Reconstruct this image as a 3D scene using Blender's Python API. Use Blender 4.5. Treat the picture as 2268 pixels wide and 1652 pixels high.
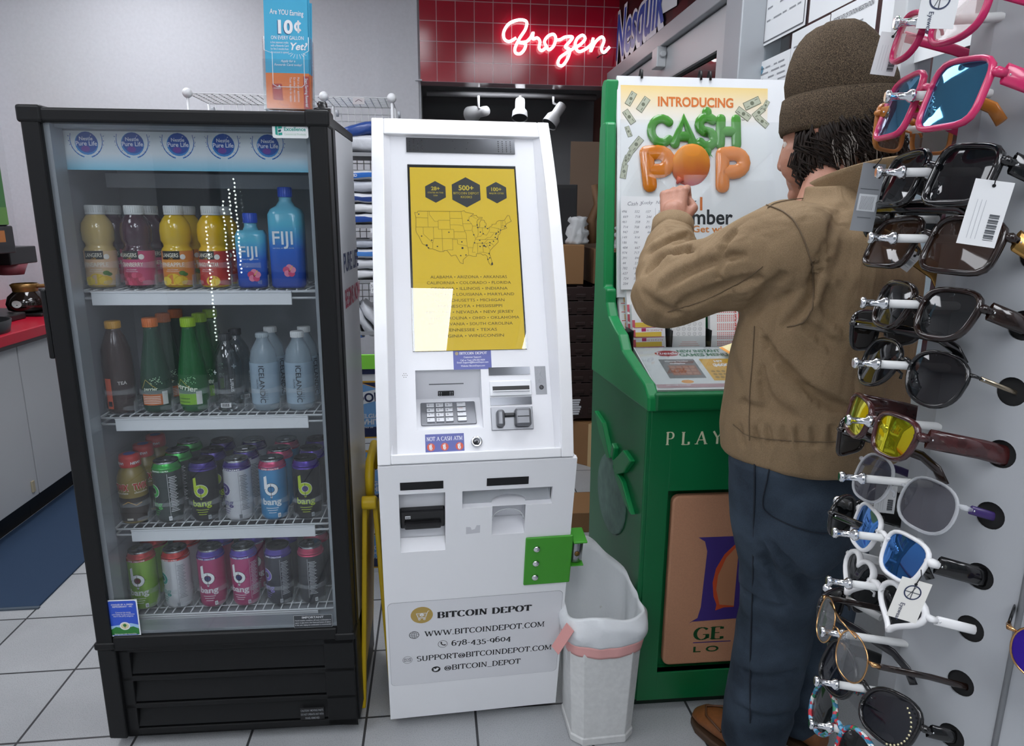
import bpy, bmesh, math, random
from mathutils import Vector, Matrix, noise
for o in list(bpy.data.objects):
    bpy.data.objects.remove(o, do_unlink=True)
random.seed(7)
S = bpy.context.scene
C = S.collection
PI = math.pi
R = math.radians

# ------------------------------------------------------------ camera, world, lights, exposure
EYE = 1.3
PITCH, ROLL = 12.9, -0.4
cam = bpy.data.objects.new('camera', bpy.data.cameras.new('camera'))
C.objects.link(cam)
cam.data.sensor_fit = 'HORIZONTAL'
cam.data.sensor_width = 36.0
cam.data.lens = 24.0
cam.data.clip_start = 0.02
cam.location = (0, 0, EYE)
cam.matrix_world = Matrix.Translation((0, 0, EYE)) @ Matrix.Rotation(R(90 - PITCH), 4, 'X') @ Matrix.Rotation(R(-ROLL), 4, 'Z')
S.camera = cam
S.view_settings.view_transform = 'Standard'
S.view_settings.look = 'None'
S.view_settings.gamma = 1.0
S.view_settings.use_curve_mapping = False
S.view_settings.exposure = 0.0
W = bpy.data.worlds.new('world')
S.world = W
W.use_nodes = True
W.node_tree.nodes['Background'].inputs[0].default_value = (0.8, 0.88, 1.0, 1)
W.node_tree.nodes['Background'].inputs[1].default_value = 0.3
LIGHT_STRENGTH = 10.0

# ------------------------------------------------------------ materials
def lin(h):
    if isinstance(h, str):
        h = h.lstrip('#')
        h = tuple(int(h[i:i + 2], 16) / 255 for i in (0, 2, 4))
    return tuple((c / 12.92 if c <= 0.04045 else ((c + 0.055) / 1.055) ** 2.4) for c in h) + (1.0,)

MC = {}
def mat(col, rough=0.5, metal=0.0, emit=0.0, alpha=1.0, spec=0.5, bump=0.0, bscale=200.0, spread=0.0, key=None, coat=0.0, bdist=0.001):
    k = (col, rough, metal, emit, alpha, spec, bump, bscale, spread, coat, bdist)
    if k in MC:
        return MC[k]
    m = bpy.data.materials.new('surface')
    m.use_nodes = True
    nt = m.node_tree
    b = nt.nodes['Principled BSDF']
    b.inputs['Base Color'].default_value = lin(col)
    b.inputs['Roughness'].default_value = rough
    b.inputs['Metallic'].default_value = metal
    b.inputs['Specular IOR Level'].default_value = spec
    b.inputs['Coat Weight'].default_value = coat
    b.inputs['Coat Roughness'].default_value = 0.08
    if emit:
        b.inputs['Emission Color'].default_value = lin(col)
        b.inputs['Emission Strength'].default_value = emit
    b.inputs['Alpha'].default_value = alpha
    if bump or spread:
        tc = nt.nodes.new('ShaderNodeTexCoord')
        nz = nt.nodes.new('ShaderNodeTexNoise')
        nz.inputs['Scale'].default_value = bscale
        nz.inputs['Detail'].default_value = 3
        nt.links.new(tc.outputs['Object'], nz.inputs['Vector'])
        if bump:
            bp = nt.nodes.new('ShaderNodeBump')
            bp.inputs['Strength'].default_value = bump
            bp.inputs['Distance'].default_value = bdist
            nt.links.new(nz.outputs['Fac'], bp.inputs['Height'])
            nt.links.new(bp.outputs['Normal'], b.inputs['Normal'])
        if spread:
            hs = nt.nodes.new('ShaderNodeHueSaturation')
            hs.inputs['Color'].default_value = lin(col)
            mr = nt.nodes.new('ShaderNodeMapRange')
            mr.inputs[1].default_value = 0.3
            mr.inputs[2].default_value = 0.7
            mr.inputs[3].default_value = 1 - spread
            mr.inputs[4].default_value = 1 + spread
            nt.links.new(nz.outputs['Fac'], mr.inputs[0])
            nt.links.new(mr.outputs[0], hs.inputs['Value'])
            nt.links.new(hs.outputs[0], b.inputs['Base Color'])
    MC[k] = m
    return m

def glass(tint='#ffffff', refl=1.0, rough=0.0, ior=1.5, key=None):
    k = ('glass', tint, refl, rough, ior)
    if k in MC:
        return MC[k]
    m = bpy.data.materials.new('clear_glass')
    m.use_nodes = True
    nt = m.node_tree
    nt.nodes.clear()
    out = nt.nodes.new('ShaderNodeOutputMaterial')
    mix = nt.nodes.new('ShaderNodeMixShader')
    tr = nt.nodes.new('ShaderNodeBsdfTransparent')
    tr.inputs[0].default_value = lin(tint)
    gl = nt.nodes.new('ShaderNodeBsdfGlossy')
    gl.inputs['Roughness'].default_value = rough
    lw = nt.nodes.new('ShaderNodeLayerWeight')
    lw.inputs[0].default_value = 0.5
    pw = nt.nodes.new('ShaderNodeMath'); pw.operation = 'POWER'; pw.inputs[1].default_value = 5.0
    mr = nt.nodes.new('ShaderNodeMath'); mr.operation = 'MULTIPLY_ADD'; mr.inputs[1].default_value = 0.96; mr.inputs[2].default_value = 0.04
    mu = nt.nodes.new('ShaderNodeMath')
    mu.operation = 'MULTIPLY'
    mu.use_clamp = True
    mu.inputs[1].default_value = refl
    nt.links.new(lw.outputs['Facing'], pw.inputs[0])
    nt.links.new(pw.outputs[0], mr.inputs[0])
    nt.links.new(mr.outputs[0], mu.inputs[0])
    nt.links.new(mu.outputs[0], mix.inputs[0])
    nt.links.new(tr.outputs[0], mix.inputs[1])
    nt.links.new(gl.outputs[0], mix.inputs[2])
    nt.links.new(mix.outputs[0], out.inputs[0])
    MC[k] = m
    return m

def node_mat(name, build):
    m = bpy.data.materials.new(name)
    m.use_nodes = True
    nt = m.node_tree
    build(nt, nt.nodes['Principled BSDF'], nt.nodes.new, nt.links.new)
    return m

# ------------------------------------------------------------ mesh builder
def frame(o, x, y):
    """4x4 frame at o, x axis along x, y axis along y, z = x cross y"""
    x = Vector(x).normalized(); y = Vector(y); y = (y - x * y.dot(x)).normalized()
    z = x.cross(y)
    return Matrix(((x.x, y.x, z.x, o[0]), (x.y, y.y, z.y, o[1]), (x.z, y.z, z.z, o[2]), (0, 0, 0, 1)))

def along(p0, p1):
    p0 = Vector(p0); p1 = Vector(p1); z = (p1 - p0)
    L = z.length; z = z.normalized()
    a = Vector((0, 0, 1)) if abs(z.z) < 0.9 else Vector((1, 0, 0))
    x = a.cross(z).normalized(); y = z.cross(x)
    return Matrix(((x.x, y.x, z.x, p0.x), (x.y, y.y, z.y, p0.y), (x.z, y.z, z.z, p0.z), (0, 0, 0, 1))), L

class MB:
    def __init__(s):
        s.v = []; s.f = []; s.mi = []; s.sm = []
    def add(s, vs, fs, M=None, mi=0, sm=False):
        b = len(s.v)
        s.v += [tuple(M @ Vector(p)) if M else tuple(p) for p in vs]
        for f in fs:
            s.f.append([b + i for i in f]); s.mi.append(mi); s.sm.append(sm)
        return s
    def box(s, x0, x1, y0, y1, z0, z1, M=None, mi=0):
        v = [(x, y, z) for x in (x0, x1) for y in (y0, y1) for z in (z0, z1)]
        return s.add(v, [(0, 1, 3, 2), (4, 6, 7, 5), (0, 4, 5, 1), (2, 3, 7, 6), (0, 2, 6, 4), (1, 5, 7, 3)], M, mi)
    def quad(s, a, b, c, d, mi=0):
        return s.add([a, b, c, d], [(0, 1, 2, 3)], None, mi)
    def lathe(s, prof, n=24, M=None, mi=0, caps=True, sm=True, a0=0, a1=2 * PI, mis=None):
        full = abs(a1 - a0 - 2 * PI) < 1e-6
        k = n if full else n + 1
        v = [(r * math.cos(a0 + (a1 - a0) * j / n), r * math.sin(a0 + (a1 - a0) * j / n), z) for r, z in prof for j in range(k)]
        b = len(s.v)
        s.v += [tuple(M @ Vector(p)) if M else p for p in v]
        for i in range(len(prof) - 1):
            for j in range(n):
                j2 = (j + 1) % k
                s.f.append([b + i * k + j, b + i * k + j2, b + (i + 1) * k + j2, b + (i + 1) * k + j])
                s.mi.append(mis[i] if mis else mi); s.sm.append(sm)
        if caps and full:
            if prof[0][0] > 1e-6:
                s.f.append([b + j for j in range(n)][::-1]); s.mi.append(mis[0] if mis else mi); s.sm.append(False)
            if prof[-1][0] > 1e-6:
                q = b + (len(prof) - 1) * k
                s.f.append([q + j for j in range(n)]); s.mi.append(mis[-1] if mis else mi); s.sm.append(False)
        return s
    def cyl(s, p0, p1, r0, r1=None, n=16, mi=0, sm=True):
        M, L = along(p0, p1)
        return s.lathe([(r0, 0), (r0 if r1 is None else r1, L)], n, M, mi, True, sm)
    def tube(s, pts, r, n=8, closed=False, mi=0, flat=None):
        """sweep: r radius or list; flat=(a,b,up) elliptical section with up hint"""
        pts = [Vector(p) for p in pts]
        N = len(pts); rings = []
        up = Vector(flat[2]) if flat else None
        px = None
        for i, p in enumerate(pts):
            if closed:
                t = pts[(i + 1) % N] - pts[i - 1]
            else:
                t = pts[min(i + 1, N - 1)] - pts[max(i - 1, 0)]
            t = t.normalized()
            if up is not None:
                x = up.cross(t)
            elif px is None:
                x = (Vector((0, 0, 1)) if abs(t.z) < 0.9 else Vector((1, 0, 0))).cross(t)
            else:
                x = px - t * px.dot(t)
            x = x.normalized(); px = x
            y = t.cross(x)
            ri = r[i] if isinstance(r, (list, tuple)) else r
            a, b = (flat[0] * ri, flat[1] * ri) if flat else (ri, ri)
            rings.append([p + x * (a * math.cos(2 * PI * j / n)) + y * (b * math.sin(2 * PI * j / n)) for j in range(n)])
        return s.loft(rings, closed, not closed, mi)
    def loft(s, rings, closed=False, caps=True, mi=0, sm=True, ring_closed=True):
        n = len(rings[0]); N = len(rings); b = len(s.v)
        for rg in rings:
            s.v += [tuple(p) for p in rg]
        for i in range(N if closed else N - 1):
            i2 = (i + 1) % N
            for j in range(n if ring_closed else n - 1):
                j2 = (j + 1) % n
                s.f.append([b + i * n + j, b + i * n + j2, b + i2 * n + j2, b + i2 * n + j]); s.mi.append(mi); s.sm.append(sm)
        if caps and not closed and ring_closed:
            s.f.append([b + j for j in range(n)][::-1]); s.mi.append(mi); s.sm.append(False)
            s.f.append([b + (N - 1) * n + j for j in range(n)]); s.mi.append(mi); s.sm.append(False)
        return s
    def prism(s, poly, h0, h1, M=None, mi=0, sm=False):
        n = len(poly)
        v = [(x, y, h0) for x, y in poly] + [(x, y, h1) for x, y in poly]
        f = [list(range(n))[::-1], list(range(n, 2 * n))] + [(i, (i + 1) % n, n + (i + 1) % n, n + i) for i in range(n)]
        return s.add(v, f, M, mi, sm)
    def ball(s, c, r, M=None, n=16, mi=0):
        rx, ry, rz = r if isinstance(r, (tuple, list)) else (r, r, r)
        T = Matrix.Translation(c) @ (M or Matrix()) @ Matrix.Diagonal((rx, ry, rz, 1))
        k = max(4, n // 2)
        pr = [(max(1e-5, math.sin(PI * i / k)), -math.cos(PI * i / k)) for i in range(k + 1)]
        return s.lathe(pr, n, T, mi, False)
    def grid(s, fn, nu, nv, mi=0, sm=True):
        v = [fn(i / nu, j / nv) for j in range(nv + 1) for i in range(nu + 1)]
        f = [(j * (nu + 1) + i, j * (nu + 1) + i + 1, (j + 1) * (nu + 1) + i + 1, (j + 1) * (nu + 1) + i) for j in range(nv) for i in range(nu)]
        return s.add(v, f, None, mi, sm)
    def build(s, name, mats, parent=None, bevel=0, seg=2, fix=True):
        me = bpy.data.meshes.new(name)
        me.from_pydata(s.v, [], s.f)
        if not isinstance(mats, (list, tuple)):
            mats = [mats]
        for m in mats:
            me.materials.append(m)
        for p, mi, sm in zip(me.polygons, s.mi, s.sm):
            p.material_index = mi; p.use_smooth = sm
        if fix:
            bm = bmesh.new(); bm.from_mesh(me)
            bmesh.ops.remove_doubles(bm, verts=bm.verts, dist=1e-6)
            bmesh.ops.recalc_face_normals(bm, faces=bm.faces)
            bm.to_mesh(me); bm.free()
        me.update()
        o = bpy.data.objects.new(name, me)
        C.objects.link(o)
        if parent:
            o.parent = parent
        if bevel:
            md = o.modifiers.new('bevel', 'BEVEL')
            md.width = bevel; md.segments = seg; md.limit_method = 'ANGLE'; md.angle_limit = R(40)
        return o

def tag(o, label, cat, group=None, kind=None):
    if label: o['label'] = label
    if cat: o['category'] = cat
    if group: o['group'] = group
    if kind: o['kind'] = kind
    return o

def thing(name, label, cat, loc=(0, 0, 0), rz=0.0, group=None, M=None):
    o = bpy.data.objects.new(name, None)
    C.objects.link(o)
    o.empty_display_size = 0.1
    if M is not None:
        o.matrix_world = M
    else:
        o.location = loc; o.rotation_euler = (0, 0, rz)
    return tag(o, label, cat, group)

def struct(o):
    o['kind'] = 'structure'
    return o

def clone(root, loc=None, rz=None, label=None, group=None, M=None):
    r = root.copy(); C.objects.link(r)
    if M is not None: r.matrix_world = M
    if loc is not None: r.location = loc
    if rz is not None: r.rotation_euler = (0, 0, rz)
    if label: r['label'] = label
    if group: r['group'] = group
    for ch in list(root.children):
        c = ch.copy(); C.objects.link(c); c.parent = r
        for g in ch.children:
            d = g.copy(); C.objects.link(d); d.parent = c
    return r

# ------------------------------------------------------------ lettering
GC = {}
def glyphs(body, bold=0.0, space=1.0, res=2, line=1.0, align='LEFT'):
    k = (body, bold, space, res, line, align)
    if k in GC: return GC[k]
    cu = bpy.data.curves.new('t', 'FONT')
    cu.body = body; cu.size = 1.0; cu.offset = bold; cu.space_character = space; cu.resolution_u = res; cu.space_line = line
    cu.align_x = align
    o = bpy.data.objects.new('t', cu)
    me = bpy.data.meshes.new_from_object(o)
    vs = [(v.co.x, v.co.y) for v in me.vertices]
    fs = [tuple(p.vertices) for p in me.polygons]
    bpy.data.objects.remove(o); bpy.data.curves.remove(cu); bpy.data.meshes.remove(me)
    GC[k] = (vs, fs)
    return GC[k]

# own serif capitals: strokes in a unit cell (thick stems, thin bars, slab serifs)
def arc(cx, cy, rx, ry, a0, a1, n=10):
    return [(cx + rx * math.cos(R(a0 + (a1 - a0) * i / n)), cy + ry * math.sin(R(a0 + (a1 - a0) * i / n))) for i in range(n + 1)]
SG = {
 'A': (.86, [[(.08, 0), (.43, 1)], [(.43, 1), (.78, 0)], [(.2, .34), (.66, .34)]]),
 'B': (.74, [[(.16, 0), (.16, 1)], [(.1, 1), (.4, 1)] + arc(.4, .76, .24, .24, 90, -90) + [(.1, .52)], [(.1, .52), (.42, .52)] + arc(.42, .26, .26, .26, 90, -90) + [(.1, 0)]]),
 'C': (.78, [arc(.44, .5, .36, .5, 38, 322, 16)]),
 'D': (.8, [[(.16, 0), (.16, 1)], [(.1, 1), (.34, 1)] + arc(.34, .5, .4, .5, 90, -90, 14) + [(.1, 0)]]),
 'E': (.7, [[(.16, 0), (.16, 1)], [(.08, 1), (.62, 1), (.62, .82)], [(.16, .52), (.5, .52)], [(.08, 0), (.64, 0), (.64, .2)]]),
 'F': (.66, [[(.16, 0), (.16, 1)], [(.08, 1), (.6, 1), (.6, .82)], [(.16, .52), (.48, .52)]]),
 'G': (.84, [arc(.44, .5, .36, .5, 40, 330, 16), [(.74, .1), (.74, .42)], [(.5, .42), (.82, .42)]]),
 'H': (.84, [[(.16, 0), (.16, 1)], [(.68, 0), (.68, 1)], [(.16, .52), (.68, .52)]]),
 'I': (.34, [[(.17, 0), (.17, 1)]]),
 'J': (.5, [[(.34, 1), (.34, .2)] + arc(.2, .2, .14, .2, 0, -150, 6)]),
 'K': (.8, [[(.16, 0), (.16, 1)], [(.18, .45), (.66, 1)], [(.3, .58), (.7, 0)]]),
 'L': (.66, [[(.16, 0), (.16, 1)], [(.08, 0), (.6, 0), (.6, .22)]]),
 'M': (1.0, [[(.14, 0), (.14, 1)], [(.14, 1), (.5, .1)], [(.5, .1), (.86, 1)], [(.86, 1), (.86, 0)]]),
 'N': (.86, [[(.15, 0), (.15, 1)], [(.15, 1), (.7, 0)], [(.7, 0), (.7, 1)]]),
 'O': (.86, [arc(.43, .5, .36, .5, 0, 360, 22)]),
 'P': (.72, [[(.16, 0), (.16, 1)], [(.1, 1), (.4, 1)] + arc(.4, .74, .26, .26, 90, -90) + [(.1, .48)]]),
 'R': (.8, [[(.16, 0), (.16, 1)], [(.1, 1), (.4, 1)] + arc(.4, .75, .25, .25, 90, -90) + [(.1, .5)], [(.4, .5), (.7, 0)]]),
 'S': (.66, [arc(.33, .75, .23, .25, 30, 270, 12) + arc(.33, .25, .25, .25, 90, -150, 12)]),
 'T': (.74, [[(.37, 0), (.37, 1)], [(.06, .8), (.06, 1), (.68, 1), (.68, .8)]]),
 'U': (.82, [[(.15, 1), (.15, .3)] + arc(.41, .3, .26, .3, 180, 360, 12) + [(.67, 1)]]),
 'V': (.82, [[(.08, 1), (.41, 0)], [(.41, 0), (.74, 1)]]),
 'W': (1.14, [[(.08, 1), (.34, 0)], [(.34, 0), (.57, .9)], [(.57, .9), (.8, 0)], [(.8, 0), (1.06, 1)]]),
 'Y': (.78, [[(.08, 1), (.39, .48)], [(.39, .48), (.7, 1)], [(.39, .48), (.39, 0)]]),
 '-': (.4, [[(.06, .36), (.34, .36)]]), '_': (.6, [[(0, -.1), (.6, -.1)]]), '.': (.26, [[(.13, -.02), (.13, .1)]]),
 '@': (.98, [arc(.49, .4, .4, .45, -60, 300, 22), arc(.47, .4, .16, .2, 0, 360, 12), [(.64, .6), (.64, .3), (.78, .22)]]),
 '0': (.66, [arc(.33, .38, .25, .38, 0, 360, 18)]),
 '3': (.6, [arc(.27, .5, .2, .22, 140, -80, 10) + arc(.27, .02, .25, .27, 80, -150, 12)]),
 '4': (.68, [[(.46, -.22), (.46, .76)], [(.46, .76), (.06, .12), (.62, .12)]]),
 '5': (.6, [[(.52, .74), (.18, .74), (.15, .36)] + arc(.27, .1, .25, .28, 110, -150, 12)]),
 '6': (.66, [arc(.36, .5, .27, .5, 60, 180, 8) + arc(.33, .3, .24, .3, 180, 540, 16)]),
 '7': (.6, [[(.06, .6), (.06, .74), (.54, .74), (.24, -.22)]]),
 '8': (.64, [arc(.32, .76, .21, .24, 0, 360, 14), arc(.32, .26, .25, .26, 0, 360, 14)]),
 '9': (.64, [arc(.31, .44, .24, .3, 0, 360, 16), arc(.28, .3, .27, .5, 20, -60, 6)]),
}
def slab(body, thick=.11, thin=.055, serif=.1, gap=.04, stencil=0):
    vs, fs = [], []
    x0 = 0.0
    def q(p):
        b = len(vs); vs.extend(p); fs.append(tuple(range(b, b + len(p))))
    for ch in body:
        if ch == ' ':
            x0 += .42; continue
        w, strokes = SG[ch]
        for st in strokes:
            n = len(st); L, Rr = [], []
            for i, (x, y) in enumerate(st):
                a = st[max(i - 1, 0)]; b = st[min(i + 1, n - 1)]
                dx, dy = b[0] - a[0], b[1] - a[1]; l = math.hypot(dx, dy) or 1
                L.append((dx / l, dy / l))
            for i in range(n - 1):
                (xa, ya), (xb, yb) = st[i], st[i + 1]
                dx, dy = xb - xa, yb - ya; l = math.hypot(dx, dy)
                if l < 1e-6: continue
                t = (thin + (thick - thin) * (abs(dy) / l) ** 1.5) / 2
                if ch in 'AVWMNY' and n == 2 and dx * dy > 0: t *= .55
                if ch in 'NM' and dx == 0: t *= .6
                smooth = n > 4
                def nrm(j):
                    tx, ty = (L[j] if smooth else (dx / l, dy / l))
                    return -ty, tx
                n0, n1 = nrm(i), nrm(i + 1)
                q([(x0 + xa + n0[0] * t, ya + n0[1] * t), (x0 + xa - n0[0] * t, ya - n0[1] * t), (x0 + xb - n1[0] * t, yb - n1[1] * t), (x0 + xb + n1[0] * t, yb + n1[1] * t)])
            if n == 2 and ch not in '-_.@' and abs(st[0][1] - st[1][1]) > .7:
                for (x, y) in st:
                    if ch in 'VW' and y < .5 or ch == 'A' and y > .5 or (ch == 'M' and .05 < y < .95): continue
                    if ch == 'N' and (x, y) == (.7, 0): continue
                    yy = y - thin if y > .5 else y
                    h = serif / 2 + thick / 2
                    q([(x0 + x - h, yy), (x0 + x + h, yy), (x0 + x + h, yy + thin), (x0 + x - h, yy + thin)])
        x0 += w + gap
    return vs, fs, x0

# ------------------------------------------------------------ flat artwork laid on a surface
class Art:
    """coloured shapes on a flat or rolled surface; layer lifts by a hair"""
    def __init__(s, fn, step=0.0003):
        s.fn = fn; s.step = step; s.items = []; s.mats = []
    def _mi(s, m):
        if m not in s.mats: s.mats.append(m)
        return s.mats.index(m)
    def raw(s, vs, fs, m, layer=1):
        s.items.append((vs, fs, s._mi(m), layer)); return s
    def poly(s, pts, m, layer=1):
        return s.raw(pts, [tuple(range(len(pts)))], m, layer)
    def rect(s, x0, y0, x1, y1, m, layer=1, nx=1):
        vs, fs = [], []
        for i in range(nx + 1):
            x = x0 + (x1 - x0) * i / nx
            vs += [(x, y0), (x, y1)]
        for i in range(nx):
            fs.append((2 * i, 2 * i + 2, 2 * i + 3, 2 * i + 1))
        return s.raw(vs, fs, m, layer)
    def rrect(s, x0, y0, x1, y1, r, m, layer=1):
        p = []
        for cx, cy, a in ((x1 - r, y1 - r, 0), (x0 + r, y1 - r, 90), (x0 + r, y0 + r, 180), (x1 - r, y0 + r, 270)):
            p += arc(cx, cy, r, r, a, a + 90, 5)
        return s.poly(p, m, layer)
    def disc(s, cx, cy, r, m, layer=1, n=20, ry=None):
        return s.poly([(cx + r * math.cos(2 * PI * i / n), cy + (ry or r) * math.sin(2 * PI * i / n)) for i in range(n)], m, layer)
    def ring(s, cx, cy, r0, r1, m, layer=1, n=24, a0=0, a1=360, k=1.0):
        vs = []
        for i in range(n + 1):
            a = R(a0 + (a1 - a0) * i / n)
            vs += [(cx + r0 * math.cos(a), cy + k * r0 * math.sin(a)), (cx + r1 * math.cos(a), cy + k * r1 * math.sin(a))]
        return s.raw(vs, [(2 * i, 2 * i + 1, 2 * i + 3, 2 * i + 2) for i in range(n)], m, layer)
    def line(s, pts, w, m, layer=1):
        for (xa, ya), (xb, yb) in zip(pts, pts[1:]):
            dx, dy = xb - xa, yb - ya; l = math.hypot(dx, dy)
            if l < 1e-9: continue
            nx, ny = -dy / l * w / 2, dx / l * w / 2
            s.poly([(xa + nx, ya + ny), (xa - nx, ya - ny), (xb - nx, yb - ny), (xb + nx, yb + ny)], m, layer)
        return s
    def text(s, body, x, y, size, m, layer=2, align='LEFT', bold=0.0, width=None, shear=0.0, space=1.0, rot=0.0, line=1.0):
        vs, fs = glyphs(body, bold, space, 4 if size > .012 else 2, line, align)
        if not vs: return s
        xs = [v[0] for v in vs]; w = max(xs) - min(xs)
        sx = size
        if width: sx = width / w
        c = {'LEFT': min(xs), 'CENTER': (min(xs) + max(xs)) / 2, 'RIGHT': max(xs)}[align]
        out = []
        ca, sa = math.cos(R(rot)), math.sin(R(rot))
        for vx, vy in vs:
            px, py = (vx - c) * sx + vy * size * shear, vy * size
            out.append((x + px * ca - py * sa, y + px * sa + py * ca))
        return s.raw(out, fs, m, layer)
    def slab(s, body, x, y, h, m, layer=2, align='LEFT', width=None, rot=0.0, shear=0.0, **kw):
        vs, fs, w = slab(body, **kw)
        sx = (width / w) if width else h
        off = {'LEFT': 0, 'CENTER': -w * sx / 2, 'RIGHT': -w * sx}[align]
        ca, sa = math.cos(R(rot)), math.sin(R(rot))
        out = []
        for vx, vy in vs:
            px, py = vx * sx + off + vy * h * shear, vy * h
            out.append((x + px * ca - py * sa, y + px * sa + py * ca))
        return s.raw(out, fs, m, layer)
    def build(s, name, parent=None, label=None):
        me = bpy.data.meshes.new(name)
        V, F, I = [], [], []
        for vs, fs, mi, layer in s.items:
            b = len(V)
            V += [tuple(s.fn(x, y, layer * s.step)) for x, y in vs]
            F += [[b + i for i in f] for f in fs]
            I += [mi] * len(fs)
        me.from_pydata(V, [], F)
        for m in s.mats: me.materials.append(m)
        for p, mi in zip(me.polygons, I): p.material_index = mi
        me.update()
        o = bpy.data.objects.new(name, me); C.objects.link(o)
        if parent: o.parent = parent
        if label: o['label'] = label
        return o

def flat(M):
    return lambda x, y, e: M @ Vector((x, y, e))
def front(ox=0, y=0, oz=0):
    """artwork facing -y in a thing's own space: x right, z up"""
    return lambda a, b, e: (ox + a, y - e, oz + b)
def roll(rad, z0=0.0):
    """artwork wrapped round a standing cylinder, centred on -y"""
    return lambda a, b, e: ((rad + e) * math.sin(a / rad), -(rad + e) * math.cos(a / rad), z0 + b)

def baked(o, name, mats, parent=None, smooth=True):
    """evaluate the modifiers of a temporary object into one plain mesh"""
    dg = bpy.context.evaluated_depsgraph_get()
    me = bpy.data.meshes.new_from_object(o.evaluated_get(dg))
    bpy.data.objects.remove(o, do_unlink=True)
    me.name = name
    me.materials.clear()
    for m in (mats if isinstance(mats, (list, tuple)) else [mats]): me.materials.append(m)
    for p in me.polygons: p.use_smooth = smooth; p.material_index = 0
    n = bpy.data.objects.new(name, me); C.objects.link(n)
    if parent: n.parent = parent
    return n

# common paints
WHITE = mat('#e9ebee', .35); BLACK = mat('#111214', .45); INK = mat('#16171a', .5); PAPER = mat('#eceef0', .6)
GREY = mat('#9a9da2', .5); STEEL = mat('#c9ccd0', .28, 1.0); CHROME = mat('#e3e5e8', .1, 1.0); DARKM = mat('#26272a', .4)
# the room's axes: the shop stands 6.5 degrees off the camera's own axis
RY = R(6.5)
RU = Vector((math.cos(RY), math.sin(RY), 0)); RV = Vector((-math.sin(RY), math.cos(RY), 0))
# ------------------------------------------------------------ the room
BACK = 4.4                      # back wall at x = 0
def P(u, v, z=0.0):             # room coordinates: u to the right, v into the depth
    p = RU * u + RV * v
    return Vector((p.x, p.y, z))
MR = Matrix.Rotation(RY, 4, 'Z')
UL, UR, VB, VF, CEIL = -2.42, 1.12, 4.37, -2.6, 2.75

def floor_nodes(nt, b, new, link):
    tc = new('ShaderNodeTexCoord'); mp = new('ShaderNodeMapping')
    mp.inputs['Location'].default_value = (1.066, -1.596, 0)
    link(tc.outputs['Object'], mp.inputs['Vector'])
    br = new('ShaderNodeTexBrick')
    br.offset = 0.0; br.squash = 1.0
    br.inputs['Color1'].default_value = lin('#b1b3b5'); br.inputs['Color2'].default_value = lin('#abaeb0')
    br.inputs['Mortar'].default_value = lin('#3f4042')
    br.inputs['Scale'].default_value = 1.0
    br.inputs['Brick Width'].default_value = 0.2885; br.inputs['Row Height'].default_value = 0.2885
    br.inputs['Mortar Size'].default_value = 0.0035; br.inputs['Mortar Smooth'].default_value = 0.2
    link(mp.outputs[0], br.inputs['Vector'])
    nz = new('ShaderNodeTexNoise'); nz.inputs['Scale'].default_value = 420; nz.inputs['Detail'].default_value = 2
    link(tc.outputs['Object'], nz.inputs['Vector'])
    mr = new('ShaderNodeMapRange'); mr.inputs[1].default_value = .36; mr.inputs[2].default_value = .46; mr.inputs[3].default_value = .72; mr.inputs[4].default_value = 1
    link(nz.outputs['Fac'], mr.inputs[0])
    n2 = new('ShaderNodeTexNoise'); n2.inputs['Scale'].default_value = 3.5; n2.inputs['Detail'].default_value = 6
    link(tc.outputs['Object'], n2.inputs['Vector'])
    m2 = new('ShaderNodeMapRange'); m2.inputs[1].default_value = .3; m2.inputs[2].default_value = .6; m2.inputs[3].default_value = .86; m2.inputs[4].default_value = 1.02
    link(n2.outputs['Fac'], m2.inputs[0])
    mu = new('ShaderNodeMath'); mu.operation = 'MULTIPLY'
    link(mr.outputs[0], mu.inputs[0]); link(m2.outputs[0], mu.inputs[1])
    hs = new('ShaderNodeHueSaturation')
    link(br.outputs['Color'], hs.inputs['Color']); link(mu.outputs[0], hs.inputs['Value'])
    link(hs.outputs[0], b.inputs['Base Color'])
    b.inputs['Roughness'].default_value = .38
    bp = new('ShaderNodeBump'); bp.inputs['Strength'].default_value = .4; bp.inputs['Distance'].default_value = .002; bp.invert = True
    link(br.outputs['Fac'], bp.inputs['Height']); link(bp.outputs[0], b.inputs['Normal'])

o = MB().box(UL - .1, UR + 2.0, VF - .1, VB + 1.6, -.06, 0).build('floor', node_mat('floor_tiles', floor_nodes)); o.matrix_world = MR; struct(o)
wall_grey = mat('#cccdd2', .55, bump=.15, bscale=60, spread=.03)
o = MB().box(UL - .1, UR + 2.0, VF - .1, VB + 1.6, CEIL, CEIL + .06).build('ceiling', mat('#d8d8d6', .8)); o.matrix_world = MR; struct(o)
o = MB().box(UL - .12, UL, VF - .1, VB + .1, 0, CEIL).build('wall_left', wall_grey); o.matrix_world = MR; struct(o)
# back wall: grey plaster with a shallow column beside the alcove
UA = -.06                        # left edge of the alcove and of the tiled bulkhead
mb = MB().box(UL - .1, UA - .0, VB, VB + .12, 0, CEIL)
mb.box(UA - .235, UA - .012, VB - .03, VB, 0, CEIL).box(UA - .03, UA + .008, VB - .045, VB - .03, 2.075, 2.083)
o = mb.build('wall_back', wall_grey); o.matrix_world = MR; struct(o)
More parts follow.
